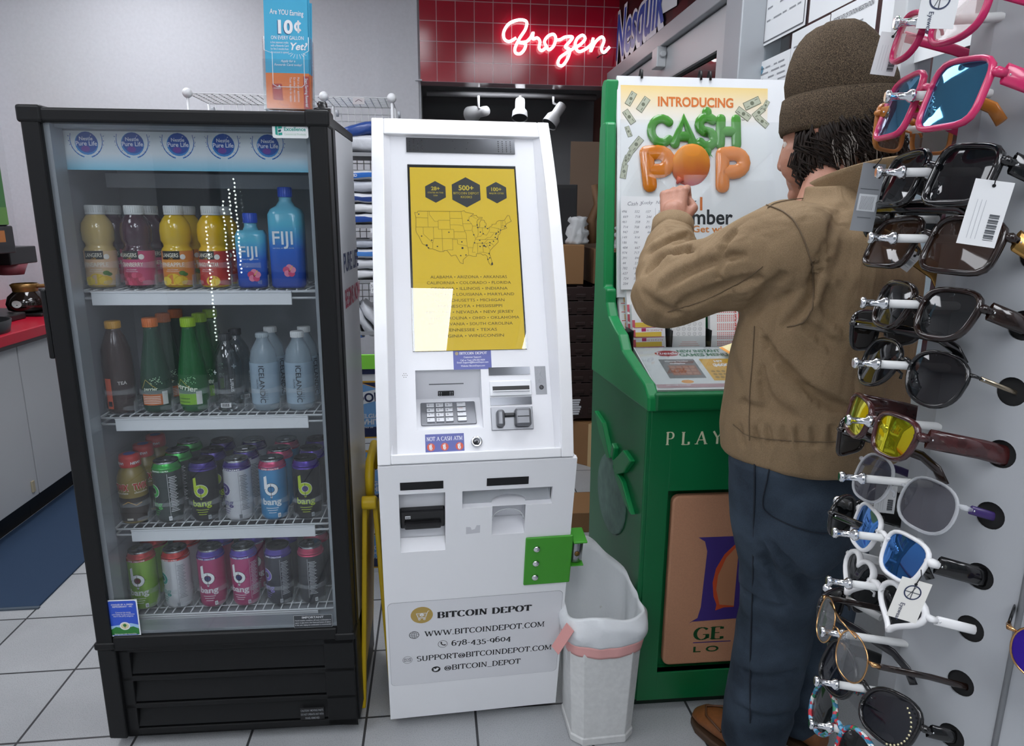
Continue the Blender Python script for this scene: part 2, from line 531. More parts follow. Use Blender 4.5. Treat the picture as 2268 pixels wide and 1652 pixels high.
# tiled bulkhead over the alcove
def tile_nodes(nt, b, new, link):
    tc = new('ShaderNodeTexCoord'); mp = new('ShaderNodeMapping')
    mp.inputs['Rotation'].default_value = (R(90), 0, 0); mp.inputs['Location'].default_value = (.072, 2.073, 0)
    link(tc.outputs['Object'], mp.inputs['Vector'])
    br = new('ShaderNodeTexBrick'); br.offset = 0.0
    br.inputs['Color1'].default_value = lin('#a90d2a'); br.inputs['Color2'].default_value = lin('#9a0a24')
    br.inputs['Mortar'].default_value = lin('#b58a90')
    br.inputs['Scale'].default_value = 1.0; br.inputs['Brick Width'].default_value = .110; br.inputs['Row Height'].default_value = .110
    br.inputs['Mortar Size'].default_value = .0022; br.inputs['Mortar Smooth'].default_value = .1
    link(mp.outputs[0], br.inputs['Vector']); link(br.outputs['Color'], b.inputs['Base Color'])
    b.inputs['Roughness'].default_value = .13
    bp = new('ShaderNodeBump'); bp.inputs['Strength'].default_value = .5; bp.inputs['Distance'].default_value = .002; bp.invert = True
    link(br.outputs['Fac'], bp.inputs['Height']); link(bp.outputs[0], b.inputs['Normal'])
o = MB().box(UA, UR + .02, VB - .035, VB + .1, 2.073, CEIL).build('wall_bulkhead', node_mat('red_tiles', tile_nodes)); o.matrix_world = MR; struct(o)
# alcove behind it
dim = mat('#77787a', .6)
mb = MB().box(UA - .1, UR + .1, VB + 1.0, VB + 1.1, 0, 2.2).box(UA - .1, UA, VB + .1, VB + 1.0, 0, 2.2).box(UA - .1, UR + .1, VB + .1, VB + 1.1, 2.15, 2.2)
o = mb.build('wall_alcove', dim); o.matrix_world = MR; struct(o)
# right wall: aluminium shopfront, brick mural above the door, papered glass nearer
def brick_nodes(nt, b, new, link):
    tc = new('ShaderNodeTexCoord'); mp = new('ShaderNodeMapping')
    mp.inputs['Rotation'].default_value = (R(90), 0, R(90)); 
    sp = new('ShaderNodeSeparateXYZ'); cb = new('ShaderNodeCombineXYZ')
    link(tc.outputs['Object'], sp.inputs[0]); link(sp.outputs['Y'], cb.inputs['X']); link(sp.outputs['Z'], cb.inputs['Y'])
    br = new('ShaderNodeTexBrick')
    br.inputs['Color1'].default_value = lin('#43181a'); br.inputs['Color2'].default_value = lin('#1e1213')
    br.inputs['Mortar'].default_value = lin('#151214')
    br.inputs['Scale'].default_value = 1.0; br.inputs['Brick Width'].default_value = .21; br.inputs['Row Height'].default_value = .075
    br.inputs['Mortar Size'].default_value = .007; br.inputs['Bias'].default_value = .1
    link(cb.outputs[0], br.inputs['Vector']); link(br.outputs['Color'], b.inputs['Base Color'])
    b.inputs['Roughness'].default_value = .3
alu = mat('#a9adb1', .42, .25)
alu_l = mat('#c4c7c9', .4, .2)
V1, V2 = 2.62, 4.34              # door bay in the right wall
o = MB().box(UR, UR + .1, 2.5, VB, 2.15, CEIL).build('wall_right', node_mat('brick_mural', brick_nodes)); o.matrix_world = MR; struct(o)
o = MB().box(UR, UR + .1, VF, 2.5, 2.3, CEIL).box(UR, UR + .1, VF, 2.5, 0, .9).box(UR, UR + .1, VF, -.4, .9, 2.3).build('wall_right', wall_grey); o.matrix_world = MR; struct(o)
mb = MB().box(UR - .06, UR + .08, 2.5, V2 + .02, 2.075, 2.15).box(UR - .07, UR + .08, 2.42, 2.56, 0, 2.75).box(UR - .03, UR + .06, V2 - .05, V2 + .02, 0, 2.075)
o = mb.build('trim_1', alu, None, .004); o.matrix_world = MR; struct(o)
# the aluminium door below the header with a tinted pane
d = thing('door_1', None, None); d.matrix_world = MR; struct(d)
mb = MB().box(UR - .03, UR + .03, 2.57, 4.29, 1.93, 2.07).box(UR - .03, UR + .03, 2.57, 2.72, .0, 1.93).box(UR - .03, UR + .03, 4.16, 4.29, 0, 1.93).box(UR - .03, UR + .03, 2.72, 4.16, 0, .12)
mb.build('door_frame', alu_l, d, .004)
MB().box(UR - .004, UR + .004, 2.72, 4.16, .12, 1.93).build('door_pane', glass('#4a423c', 2.2), d)
mb = MB().box(UR - .075, UR - .03, 3.32, 3.40, 1.985, 2.075).cyl((UR - .05, 3.42, 2.04), (UR - .05, 3.30, 2.04), .015)
mb.build('door_closer', alu_l, d, .004)
# dark passage beyond the door
o = MB().box(UR + .5, UR + .56, 2.4, VB + 1.1, 0, 2.3).box(UR + .05, UR + .56, VB + 1.02, VB + 1.1, 0, 2.3).box(UR + .1, UR + .56, 2.3, 2.42, 0, 2.3).build('wall_passage', mat('#6a4038', .7)); o.matrix_world = MR; struct(o)
# papered window nearer the camera
d = thing('window_1', None, None); d.matrix_world = MR; struct(d)
MB().box(UR + .02, UR + .026, -.4, 2.44, .9, 2.3).build('window_pane', glass('#e8eef0', 1.0), d)
mb = MB().box(UR - .02, UR + .06, -.4, 2.44, .86, .92).box(UR - .02, UR + .06, -.4, 2.44, 2.27, 2.33).box(UR - .02, UR + .06, 1.62, 1.67, .92, 2.27).box(UR - .02, UR + .06, .5, .55, .92, 2.27)
mb.build('window_frame', alu_l, d, .003)
o = MB().box(UR + .9, UR + .95, -.8, 2.6, 0, 2.6).build('wall_beyond', mat('#8d3550', .4)); o.matrix_world = MR; struct(o)
# wall behind the photographer: plaster with a broad shopfront window
mb = MB().box(UL - .1, UR + .1, VF - .1, VF, 0, .8).box(UL - .1, UR + .1, VF - .1, VF, 2.35, CEIL).box(UL - .1, -2.0, VF - .1, VF, .8, 2.35).box(.7, UR + .1, VF - .1, VF, .8, 2.35)
o = mb.build('wall_front', mat('#8d8f92', .6)); o.matrix_world = MR; struct(o)
d = thing('window_2', None, None); d.matrix_world = MR; struct(d)
mb = MB()
for u in (-2.0, -1.1, -.2, .66): mb.box(u, u + .05, VF - .06, VF + .02, .8, 2.35)
mb.box(-2.0, .7, VF - .06, VF + .02, .8, .85).box(-2.0, .7, VF - .06, VF + .02, 2.3, 2.35)
mb.build('window_frame', DARKM, d)
MB().box(-2.0, .7, VF - .03, VF - .024, .85, 2.3).build('window_pane', glass('#dfe6e8', 1.0), d)
# black skirting below the counter side
# ceiling light troffers (lit lamps): a frame and a glowing diffuser each
def troffer(u, v, label, du=.3, dv=.6, power=1.0, z=CEIL):
    t = thing('ceiling_light', label, 'ceiling light', P(u, v, z), RY, 'ceiling light troffers')
    mb = MB()
    for a in (-1, 1):
        mb.box(a * du - .02, a * du + .02, -dv - .02, dv + .02, -.03, 0).box(-du, du, a * dv - .02, a * dv + .02, -.03, 0)
    mb.build('light_frame', WHITE, t)
    MB().box(-du + .02, du - .02, -dv + .02, dv - .02, -.022, -.012).build('diffuser', mat('#f6f9ff', .5, emit=LIGHT_STRENGTH * power), t)
    return t
LIGHTS = [(-.015, -.655, 'white ceiling troffer above the photographer whose reflection crosses the kiosk screen', .3, .6, 1.0),
          (-1.5, .6, 'white ceiling troffer over the floor left of the cooler', .3, .6, 1.0),
          (-1.55, 3.35, 'white ceiling troffer near the grey back wall', .3, .6, 1.05),
          (-.3, 2.2, 'white ceiling troffer above the passage behind the kiosk', .3, .6, .8),
          (.62, 1.5, 'white ceiling troffer over the lottery stand', .3, .6, .8),
          (.89, -.655, 'small white ceiling light above the sunglasses rack, right of the long troffer', .17, .3, 1.0),
          (-1.3, -1.6, 'white ceiling troffer by the shopfront on the left', .3, .6, 1.0),
          (.5, -1.7, 'white ceiling troffer by the shopfront on the right', .3, .6, 1.0)]
for a in LIGHTS: troffer(*a)
troffer(.5, VB + .25, 'added white ceiling light brightening the alcove, unseen behind the red bulkhead', .3, .11, .8, 2.15)  # added lamp, out of view, lifts the dark alcove
troffer(UR + .5, 1.6, 'added white ceiling light brightening the wall beyond the papered window', .25, .5, .7)  # added lamp, out of view, brightens the wall behind the glass
# ------------------------------------------------------------ glass-door drinks cooler
FR = Matrix.Translation((-.9922, 1.4431, 0)) @ Matrix.Rotation(R(4.68), 4, 'Z')
fr = thing('beverage_cooler', 'tall black glass-door cooler full of bottles and cans left of the white kiosk', 'fridge', M=FR)
BLK = mat('#121314', .45, bump=.1, bscale=900, spec=.3)
BLKG = mat('#131315', .3)
liner = mat('#94989d', .5)
side = mat('#d3d5d8', .3, .15)
FD = .345                                        # cabinet depth
mb = MB().box(.004, .03, .062, FD, .29, 1.5).box(.58, .606, .062, FD, .29, 1.5).box(.03, .58, .062, FD, 1.47, 1.5).box(.03, .58, .062, FD, .286, .305).box(.03, .58, FD - .02, FD, .305, 1.47)
mb.build('inner_liner', liner, fr)
MB().box(.6065, .6085, .085, FD, .05, 1.483).build('side_panel', side, fr)['label'] = 'silver grey side panel'
mb = MB().box(.0, .61, .055, FD + .004, 1.484, 1.503).box(.596, .6095, .055, .085, .05, 1.5).box(.0, .003, .055, FD, .05, 1.5)
mb.build('cabinet_edge', BLK, fr, .002)
a = Art(lambda x, y, e: (.6085 + e, .1 + x, y))
a.text('PURE LIFE', .02, 1.17, .062, mat('#1f2f5e', .5), width=.24, bold=.02)
a.build('side_lettering', fr)
a = Art(lambda x, y, e: (.6085 + e, .1 + x, y))
a.text('BEGINS NOW', .02, 1.085, .062, mat('#b0244a', .5), width=.25, bold=.02)
a.build('side_lettering', fr)
# base with three louvres
mb = MB()
YB = .012
mb.box(.045, .61, YB + .02, FD, .03, .279)
for z0, z1 in ((.262, .279), (.183, .197), (.106, .119), (.03, .048)):
    mb.box(.045, .605, YB, YB + .022, z0, z1)
mb.box(.045, .07, YB, YB + .022, .03, .279).box(.532, .605, YB, YB + .022, .03, .279)
mb.build('grille_panel', BLK, fr, .0025)
for z0, z1 in ((.197, .262), (.119, .183), (.048, .106)):
    m2 = MB().add([(.07, YB + .0195, z1), (.532, YB + .0195, z1), (.532, YB + .002, z0 + .006), (.07, YB + .002, z0 + .006), (.07, YB + .0195, z0), (.532, YB + .0195, z0)], [(0, 1, 2, 3), (3, 2, 5, 4)])
    m2.build('louvre', BLK, fr)
MB().prism([(.0, .004), (.045, .0), (.045, .06), (.0, .06)], .03, .28).build('corner_post', BLK, fr, .004)
a = Art(front(.464, YB, .05))
for i, t in enumerate(('CAUTION ! MOVING PARTS', 'DO NOT OPERATE UNIT WITH', 'PANEL REMOVED')):
    a.text(t, .03, .024 - .011 * i, .0085, mat('#8f9296', .5), align='CENTER', width=.056 if i < 2 else .035, bold=.01)
a.rect(0, 0, .06, .035, mat('#0d0d0e', .4), 1)
a.build('caution_sticker', fr)
for x, y in ((.06, .06), (.55, .06), (.06, .29), (.55, .29)):
    mb = MB().cyl((x - .008, y, .017), (x + .008, y, .017), .017, n=20)
    mb.box(x - .013, x + .013, y - .016, y + .016, .026, .032)
    mb.build('caster', CHROME, fr)
# door
d = MB()
d.box(.002, .04, 0, .05, .283, 1.51).box(.57, .608, 0, .05, .283, 1.51).box(.04, .57, 0, .05, 1.479, 1.508).box(.04, .57, 0, .05, .283, .314)
door = d.build('door', BLK, fr, .006, 3)
for x0, x1 in ((-.003, .046), (.562, .613)):
    for z0, z1 in ((1.478, 1.5125), (.28, .3)):
        MB().box(x0, x1, -.003, .053, z0, z1).build('corner_cap', BLK, door, .006, 3)
MB().box(-.008, .004, .0, .02, .993, 1.144).build('door_handle', BLK, door, .004)
mb = MB()
mb.box(.04, .052, .012, .058, .314, 1.479).box(.558, .57, .03, .058, .314, 1.479).box(.04, .57, .03, .058, 1.473, 1.479).box(.04, .57, .012, .058, .314, .322)
mb.build('door_gasket', mat('#a2a8ad', .35, .3), door)
MB().box(.039, .571, .008, .012, .313, 1.48).build('door_glass', glass('#f7f9fa', 1.2), door)
MB().lathe([(.018, 0), (.018, .006), (.011, .008), (.0105, .016), (.008, .02), (.001, .021)], 16, Matrix.Translation((.594, .03, 1.512))).build('hinge_cap', BLKG, fr)
# stickers on the glass
a = Art(front(.494, .0075, 1.456))
a.rrect(0, 0, .073, .029, .004, mat('#e6eaea', .3), 1)
tq = mat('#1f9d8d', .4)
a.text('Excellence', .024, .0145, .0105, tq, bold=.02, width=.044)
a.text('Commercial Products', .024, .006, .006, mat('#a9cdb5', .4), width=.044)
a.poly([(.006, .007), (.011, .005), (.011, .025), (.006, .023)], tq, 2).poly([(.012, .018), (.02, .019), (.02, .024), (.012, .025)], tq, 2).poly([(.012, .011), (.018, .013), (.018, .017), (.012, .016)], mat('#174f5c', .4), 2).poly([(.012, .005), (.02, .006), (.02, .011), (.012, .01)], tq, 2)
a.build('maker_sticker', door)
a = Art(front(.036, .0065, .312))
bl = mat('#2f55c4', .4); gn = mat('#2d7a36', .4)
a.rect(0, 0, .07, .097, mat('#e8ecef', .4), 1).rrect(.003, .003, .067, .094, .005, bl, 2)
a.poly([(.003, .005), (.067, .005), (.067, .02), (.055, .026), (.035, .022), (.015, .026), (.003, .019)], gn, 3)
a.poly([(.003, .019), (.015, .026), (.035, .022), (.055, .026), (.067, .02), (.067, .03), (.05, .035), (.003, .028)], mat('#9dc3e6', .4), 3)
a.disc(.036, .028, .012, WHITE, 4, ry=.0105).disc(.036, .028, .009, mat('#d9d0a8', .4), 5, ry=.0078).disc(.036, .03, .004, gn, 6).rect(.0355, .022, .0365, .028, mat('#5a3d22', .5), 6)
for t, z, w in (('COOLED BY A GREEN', .0835, .05), ('REFRIGERANT - HC', .078, .045), ('Consumes less energy', .063, .035), ('and is better for the environment', .058, .052), ('than R 134a (HFC) refrigerant', .053, .046), ('Refrigeration with responsibility', .0055, .05)):
    a.text(t, .036, z, .0055, WHITE, 7, 'CENTER', .015 if z > .07 else 0, width=w)
a.build('green_sticker', door, 'blue and green refrigerant sticker')
a = Art(front(.466, .0075, .315))
dk = mat('#3a3e42', .4); lt = mat('#c9ccce', .4)
a.rrect(0, 0, .092, .034, .002, lt, 1).rrect(.0006, .0006, .0914, .0334, .002, dk, 2)
a.text('IMPORTANT', .046, .0255, .0075, lt, 3, 'CENTER', .03, width=.052)
for i, t in enumerate(('Humid weather conditions will cause condensation to', 'appear on glass doors, door frame and bottom of cabinet.', 'In this case, wiping out condensation is recommended')):
    a.text(t, .046, .0185 - .0062 * i, .0052, lt, 3, 'CENTER', .012, width=.086)
a.build('notice_sticker', door)
# illuminated header inside the door
def header_nodes(nt, b, new, link):
    tc = new('ShaderNodeTexCoord'); sp = new('ShaderNodeSeparateXYZ'); link(tc.outputs['Object'], sp.inputs[0])
    cr = new('ShaderNodeValToRGB'); mr = new('ShaderNodeMapRange')
    mr.inputs[1].default_value = 1.385; mr.inputs[2].default_value = 1.472
    link(sp.outputs['Z'], mr.inputs[0]); link(mr.outputs[0], cr.inputs[0])
    cr.color_ramp.elements[0].color = lin('#58b9d6'); cr.color_ramp.elements[1].color = lin('#e2e6e6')
    e = cr.color_ramp.elements.new(.22); e.color = lin('#a9d3e6')
    e = cr.color_ramp.elements.new(.45); e.color = lin('#dde5ea')
    link(cr.outputs[0], b.inputs['Base Color']); b.inputs['Roughness'].default_value = .35
MB().box(.031, .579, .063, .068, 1.391, 1.472).build('header_sign', node_mat('header_print', header_nodes), fr)
a = Art(front(0, .0628, 1.3915), .0002)
b1, b2, b3 = mat('#1d4fa8', .35), mat('#2f86cf', .35), mat('#6a3b9a', .35)
pur = mat('#e9eef6', .4)
rnd = random.Random(3)
for i in range(5):
    cx = .095 + i * .0935; cz = .0535
    a.disc(cx, cz, .0235, b2, 1).disc(cx + .001, cz + .002, .0215, b1, 2).disc(cx - .003, cz - .011, .009, b3, 3, ry=.006)
    a.text('Nestle', cx, cz + .006, .0105, pur, 4, 'CENTER', .01).line([(cx + .009, cz + .0155), (cx + .0115, cz + .0168)], .0008, pur, 4)
    a.text('Pure Life', cx, cz - .0045, .0125, pur, 4, 'CENTER', .012, width=.043)
    for sgn in (-1, 1):
        for k in range(15):
            t = k / 14; ang = R(-75 + 105 * t)
            rr = .0285 + .007 * t * t
            x, z = cx + sgn * rr * math.cos(ang), cz + rr * math.sin(ang)
            x2, z2 = x + sgn * (.001 + .002 * rnd.random()), z + .004 + .003 * rnd.random()
            if k: a.line([(xo, zo), (x, z)], .0026 - .0016 * t, b2 if k % 2 else b1, 2)
            xo, zo = x, z
            if k > 8: a.disc(x + sgn * .003 * (k % 2), z + .001, .0009, b1, 2, 6)
            if k % 3 == 0: a.disc(x2 + sgn * .002, z2 + .002, .0008, b1, 2, 6)
a.build('header_print', fr)
MB().box(.06, .55, .2, .22, 1.36, 1.392).build('light_trim', mat('#a9acb0', .5), fr)
# shelves
DECK = [1.136, .840, .558, .323]
COL = [.066, .150, .236, .318, .404, .486]
XO = [-.004, .003, .004, .002]
RAIL = mat('#e4e6e8', .4); WIRE = mat('#d5d8da', .4); CLEAR = mat('#dfe4e6', .2, alpha=.2)
def guide_mb():
    """clear front stop of one lane: an arched band with two low tabs"""
    m = MB(); r = .0385
    def strip(a0, a1, za, zb, n):
        m.grid(lambda u, v: (r * math.sin(R(a0 + (a1 - a0) * u)), -r * math.cos(R(a0 + (a1 - a0) * u)), (za(u) + (zb(u) - za(u)) * v)), n, 1)
    strip(-88, 88, lambda u: .043 + .004 * math.sin(PI * u), lambda u: .061 - .004 * math.sin(PI * u), 24)
    for s in (-1, 1):
        strip(s * 88, s * 62, lambda u: .0, lambda u: .047 - .034 * u * u, 6)
        strip(s * 66, s * 26, lambda u: .004 + .006 * u, lambda u: .016 + .002 * math.sin(PI * u), 8)
    return m
for k, z in enumerate(DECK):
    s = MB()
    xa, xb = .035, .548
    zf = z - .004
    for i in range(24):
        x = xa + (xb - xa) * i / 23
        s.cyl((x, .09, zf), (x, .318, zf), .0016, n=6)
    for y in (.12, .2, .28, .312): s.cyl((xa, y, zf - .003), (xb, y, zf - .003), .002, n=6)
    s.tube([(xa, .316, zf - .003), (xa, .095, zf - .003), (xa + .004, .088, zf - .003), (xb - .004, .088, zf - .003), (xb, .095, zf - .003), (xb, .316, zf - .003)], .0026, 8)
    s.tube([(xa, .16, zf - .018), (xa, .095, zf - .018), (xa + .004, .088, zf - .018), (xb - .004, .088, zf - .018), (xb, .095, zf - .018), (xb, .16, zf - .018)], .0026, 8)
    sh = s.build('shelf', WIRE, fr)
    x0, x1 = [(.055, .494), (.072, .514), (.076, .514), (.07, .509)][k]
    MB().box(x0, x1, .08, .084, z - .037, z - .006).box(x0, x1, .078, .09, z - .009, z - .006).build('price_rail', RAIL, sh, .001)
    for i, x in enumerate(COL):
        g = guide_mb().build('lane_guide', CLEAR, sh, fix=False)
        g.location = (x + XO[k], .13, z)
        if i:
            MB().box(-.0008, .0008, -.03, .18, 0, .03).build('lane_divider', CLEAR, sh).location = (x + XO[k] - .0425, .13, z)
# ------------------------------------------------------------ drinks in the cooler
def at_lane(k, i, row):
    p = FR @ Vector((COL[i] + XO[k], .13 + .0745 * row, DECK[k]))
    return p
def place(o, k, i, row, turn=0):
    o.location = at_lane(k, i, row); o.rotation_euler = (0, 0, R(4.68 + turn))
    return o
ALUM = mat('#c2c5c8', .22, 1.0)
def can_mb():
    return MB().lathe([(.0235, .0), (.0275, .001), (.0318, .006), (.033, .012), (.033, .133), (.0322, .139)], 28, caps=True)
def can(label, body, rim, ink, emb, kind='b', group='energy drink cans in the cooler', edge='#e8eaec', word='#f0f2f2', rimtext='SUPER CREATINE', tintlid=None):
    t = thing('drink_can', label, 'can', group=group)
    cb = can_mb().build('body', mat(body, .28, .35), t)
    MB().lathe([(.0324, .1375), (.0318, .142), (.028, .1505), (.0275, .1515)], 28, caps=False).lathe([(.0333, .1325), (.0328, .1385), (.0324, .1375)], 28, caps=False).build('rim_band', mat(rim, .25, .5), t)
    lid = MB().lathe([(.0275, .1512), (.0282, .1535), (.0282, .1555), (.0265, .1558), (.0255, .1525), (.001, .1522)], 28, caps=False).build('lid', tintlid or ALUM, t)
    MB().box(-.0075, .0075, -.004, .013, .1535, .155).lathe([(.004, .1525), (.004, .1556), (.001, .1558)], 10).build('pull_tab', tintlid or ALUM, lid, .001)
    a = Art(roll(.0331))
    I, E_, Wd = mat(ink, .4), mat(edge, .4), mat(word, .4)
    if kind != 'back':
        cx, cz = 0, .083
        if kind == 'far': cx = -.022
        if kind == 'mid': cx = -.006
        for rr, m, l in ((.0168, mat('#f4f6f6' if ink != '#f4f6f6' else '#26262a', .4), 1), (.0158, I, 2)):
            a.ring(cx, cz, .0085 - (rr - .0158), rr, m, l, 24)
        a.poly([(cx - .0168, cz), (cx - .0168, cz + .032), (cx - .0095, cz + .036), (cx - .0085, cz + .006)], I, 2)
        a.disc(cx, cz, .0068, mat(emb, .4), 3)
        k = mat('#16181a', .5)
        a.line([(cx - .0145, cz), (cx + .019, cz)], .0011, k, 4).line([(cx, cz - .026), (cx, cz + .014)], .0011, k, 4)
        a.poly([(cx - .003, cz - .018), (cx + .003, cz - .018), (cx, cz - .025)], I, 3)
        a.text('bang', cx, .043, .0225, Wd, 3, 'CENTER', .025, width=.045)
        for j in range(3):
            a.rect(cx - .015 + .003 * j, .033 - .006 * j, cx + .015 - .003 * j, .0345 - .006 * j, Wd, 2, 4)
    if kind in ('far', 'back', 'mid'):
        x = {'far': .027, 'mid': .032, 'back': .008}[kind]
        a.rect(x - .0105, .02, x - .0098, .128, E_, 2)
        for j in range(22):
            a.rect(x - .008 + (j % 3) * .001, .03 + j * .0042, x + .012 - (j * 7 % 5) * .0016, .0317 + j * .0042, E_, 2, 3)
    a.text(rimtext, 0, .1335, .0052, mat('#f2f2f2', .4), 3, 'CENTER', .02, width=.042) if rimtext else None
    a.rrect(.012, .008, .019, .019, .001, E_, 2).text('0', .0155, .0105, .008, mat('#26262a', .4), 3, 'CENTER')
    a.build('print', cb)
    return t
NK, PU, LIME = '#202326', '#3d2b7a', '#b6cf2c'
third = [
 (1, dict(body='#3a4442', rim='#3fae4d', ink='#3fae4d', emb='#26302c', kind='far', word='#4fb257', rimtext='CREATINE + ULTRA'), 'dark grey can with bright green rim and half-turned green emblem, front of third shelf'),
 (2, dict(body='#17181b', rim=PU, ink=LIME, emb='#4a3a7c', word=LIME, edge='#9aa0a4', rimtext='', tintlid=mat('#2a2430', .3, 1.0)), 'black can with lime b emblem and purple rim beside the dark grey can, third shelf'),
 (3, dict(body='#cfd0d4', rim=PU, ink='#3b2a72', emb='#3b2a72', kind='far', word='#3b2a72', edge='#6a6c72', rimtext='EXTREME'), 'silver white can with purple rim and purple lettering, front of third shelf'),
 (4, dict(body='#3d8fc4', rim='#c2466f', ink='#f4f6f6', emb='#2f7fb8', word='#e9f3f8', rimtext='SUPER CREATINE'), 'light blue can with pink rim and white b emblem, front of third shelf'),
 (5, dict(body='#15171a', rim='#4a2f96', ink=LIME, emb='#4a3a7c', word=LIME, edge='#9aa0a4', rimtext='', tintlid=mat('#2a2430', .3, 1.0)), 'black can with lime b emblem and purple rim at the right end, third shelf')]
WHAT = {1: 'green rimmed can', 2: 'purple rimmed black can', 3: 'purple rimmed silver can', 4: 'pink rimmed blue can', 5: 'purple rimmed black can at right end'}
for i, kw, lab in third:
    c0 = can(lab, **kw); place(c0, 2, i, 0, -8 if i in (1, 3) else 4)
    for row in (1, 2):
        c = clone(c0, label='%s in %s row behind its front twin, third shelf' % (WHAT[i], 'second' if row == 1 else 'third'))
        place(c, 2, i, row, random.uniform(-60, 60))
fourth = [
 (0, dict(body='#8cbb3c', rim='#c8413f', ink='#f4f6f6', emb='#6b2b33', word='#eef2e2'), 'lime green can with red rim, leftmost on the lowest shelf', 'red rimmed green can'),
 (1, dict(body='#d9dadc', rim='#c8413f', ink='#3a8f86', emb='#2c6a66', kind='far', word='#3a8f86', edge='#8c8f94', rimtext='CREATINE + ULTRA'), 'white can with red rim turned to its small print, lowest shelf', 'red rimmed white can'),
 (2, dict(body='#b83f72', rim='#5a49a8', ink='#f4f6f6', emb='#3a3f74', word='#f1dfe8'), 'raspberry pink can with violet rim, third from left on lowest shelf', 'violet rimmed pink can'),
 (3, dict(body='#c04a7e', rim='#6a57b8', ink='#f4f6f6', emb='#3a3f74', kind='mid', word='#f1dfe8', edge='#d8c3d2'), 'pink can with lilac rim turned slightly left, fourth on lowest shelf', 'lilac rimmed blue can'),
 (4, dict(body='#3d3f49', rim='#5b4aa6', ink='#7c68c0', emb='#3d3f49', kind='far', word='#8a7cc4', edge='#b9bcc4', tintlid=mat('#35303e', .3, 1.0)), 'dark grey can with violet rim and violet lettering, lowest shelf', 'violet rimmed dark can'),
 (5, dict(body='#4a4b50', rim='#c24064', ink='#f4f6f6', emb='#555', kind='back', word='#d9dadc', edge='#c9ccd0', rimtext=''), 'dark grey can with pink rim showing its ingredients, right end of lowest shelf', 'pink rimmed dark can')]
for i, kw, lab, w in fourth:
    if kw['emb'] == '#555': kw['emb'] = '#555555'
    c0 = can(lab, **kw); place(c0, 3, i, 0, -10 if i in (1, 4) else 0)
    c = clone(c0, label='%s in the second row of the lowest shelf' % w)
    place(c, 3, i, 1, random.uniform(-50, 50))

def bottle_thing(label, group): return thing('drink_bottle', label, 'bottle', group=group)
def cap_mb(r, z0, z1, n=28):
    m = MB()
    pr = [(r, z0), (r, z1 - .001), (r - .001, z1), (.001, z1)]
    m.lathe(pr, n, caps=False)
    for j in range(n):
        a = 2 * PI * j / n
        m.cyl((r * math.cos(a), r * math.sin(a), z0 + .001), (r * math.cos(a), r * math.sin(a), z1 - .002), .0006, n=4)
    return m
# --- juices
def juice(label, juice_col, lab, band, word, fruit, art):
    t = bottle_thing(label, 'fruit juice bottles on the top shelf')
    pr = [(.024, 0), (.031, .002), (.033, .008), (.033, .083), (.0318, .087), (.0275, .093), (.0285, .099), (.0325, .106), (.0333, .128), (.031, .143), (.024, .155), (.0185, .162), (.0185, .166)]
    b = MB().lathe(pr, 30).build('bottle_body', mat(juice_col, .07, spec=.7), t)
    MB().lathe([(.0206, .1625), (.0206, .166), (.0196, .167)], 28).build('neck_ring', mat('#d9dbd9', .4), t)
    cap_mb(.0205, .1665, .183).build('cap', mat('#d2d4d2', .45), t)
    MB().lathe([(.03335, .006), (.03335, .083)], 30, caps=False).build('label_sleeve', mat(lab, .45), t)
    a = Art(roll(.0336))
    a.rect(-.024, .0645, .018, .083, mat('#1a1c1c', .4), 1, 10).text('LANGERS', -.003, .0695, .0125, mat('#e6e2cf', .4), 2, 'CENTER', .015, width=.036)
    a.poly([(-.008, .0655), (0, .0645), (.004, .066), (.0, .0685)], mat('#c9962e', .4), 2)
    a.rect(-.036, .044, .036, .0635, mat(band, .45), 1, 16).text(word, 0, .0485, .013, mat('#f3ead2', .4), 2, 'CENTER', .008, width=.052)
    a.text('Juice Cocktail', 0, .0405, .0042, WHITE, 3, 'CENTER').text('From Concentrate', 0, .0365, .0038, WHITE, 3, 'CENTER')
    a.disc(.024, .07, .006, mat('#e8e6dc', .4), 2, 14)
    for cx, cz, r_, col, ry in fruit: a.disc(cx, cz, r_, mat(col, .4), art, 14, ry); art += 0.4
    a.build('print', t)
    return t
PINE = [(.0, .02, .017, '#e3c12f', .013), (.016, .017, .015, '#d4ae20', .011), (-.017, .016, .013, '#ecd04a', .01), (.02, .034, .007, '#4f7b2c', .005), (.026, .031, .006, '#3c6a28', .004)]
CRAN = [(x * .0095 - .022 + (z % 2) * .004, .012 + z * .0085, .0062, ('#b8254d', '#9e1f41', '#d04a6c')[(x + z) % 3], .0062) for x in range(5) for z in range(3)]
MANGO = [(.0, .02, .02, '#c43a2a', .014), (.012, .016, .015, '#efc233', .012), (.016, .014, .011, '#f6d65a', .008), (-.016, .018, .011, '#b92f33', .011)]
j1 = juice('pineapple juice bottle at the left end of the top shelf', '#c9ae6a', '#d8b88c', '#dcb690', 'PINEAPPLE', PINE, 2); place(j1, 0, 0, 0, 4)
j2 = juice('dark cranberry juice bottle with pink label, top shelf', '#3c1528', '#c03a68', '#c23d6d', 'CRANBERRY', CRAN, 2); place(j2, 0, 1, 0, -10)
j3 = juice('pineapple juice bottle with orange label between cranberry and mango bottles', '#d8b42c', '#d8863a', '#e0963f', 'PINEAPPLE', PINE, 2); place(j3, 0, 2, 0, -3)
j4 = juice('yellow mango nectar bottle with red label, top shelf', '#dfb211', '#c4453d', '#c9524a', 'MANGO NECTAR', MANGO, 2); place(j4, 0, 3, 0, -14)
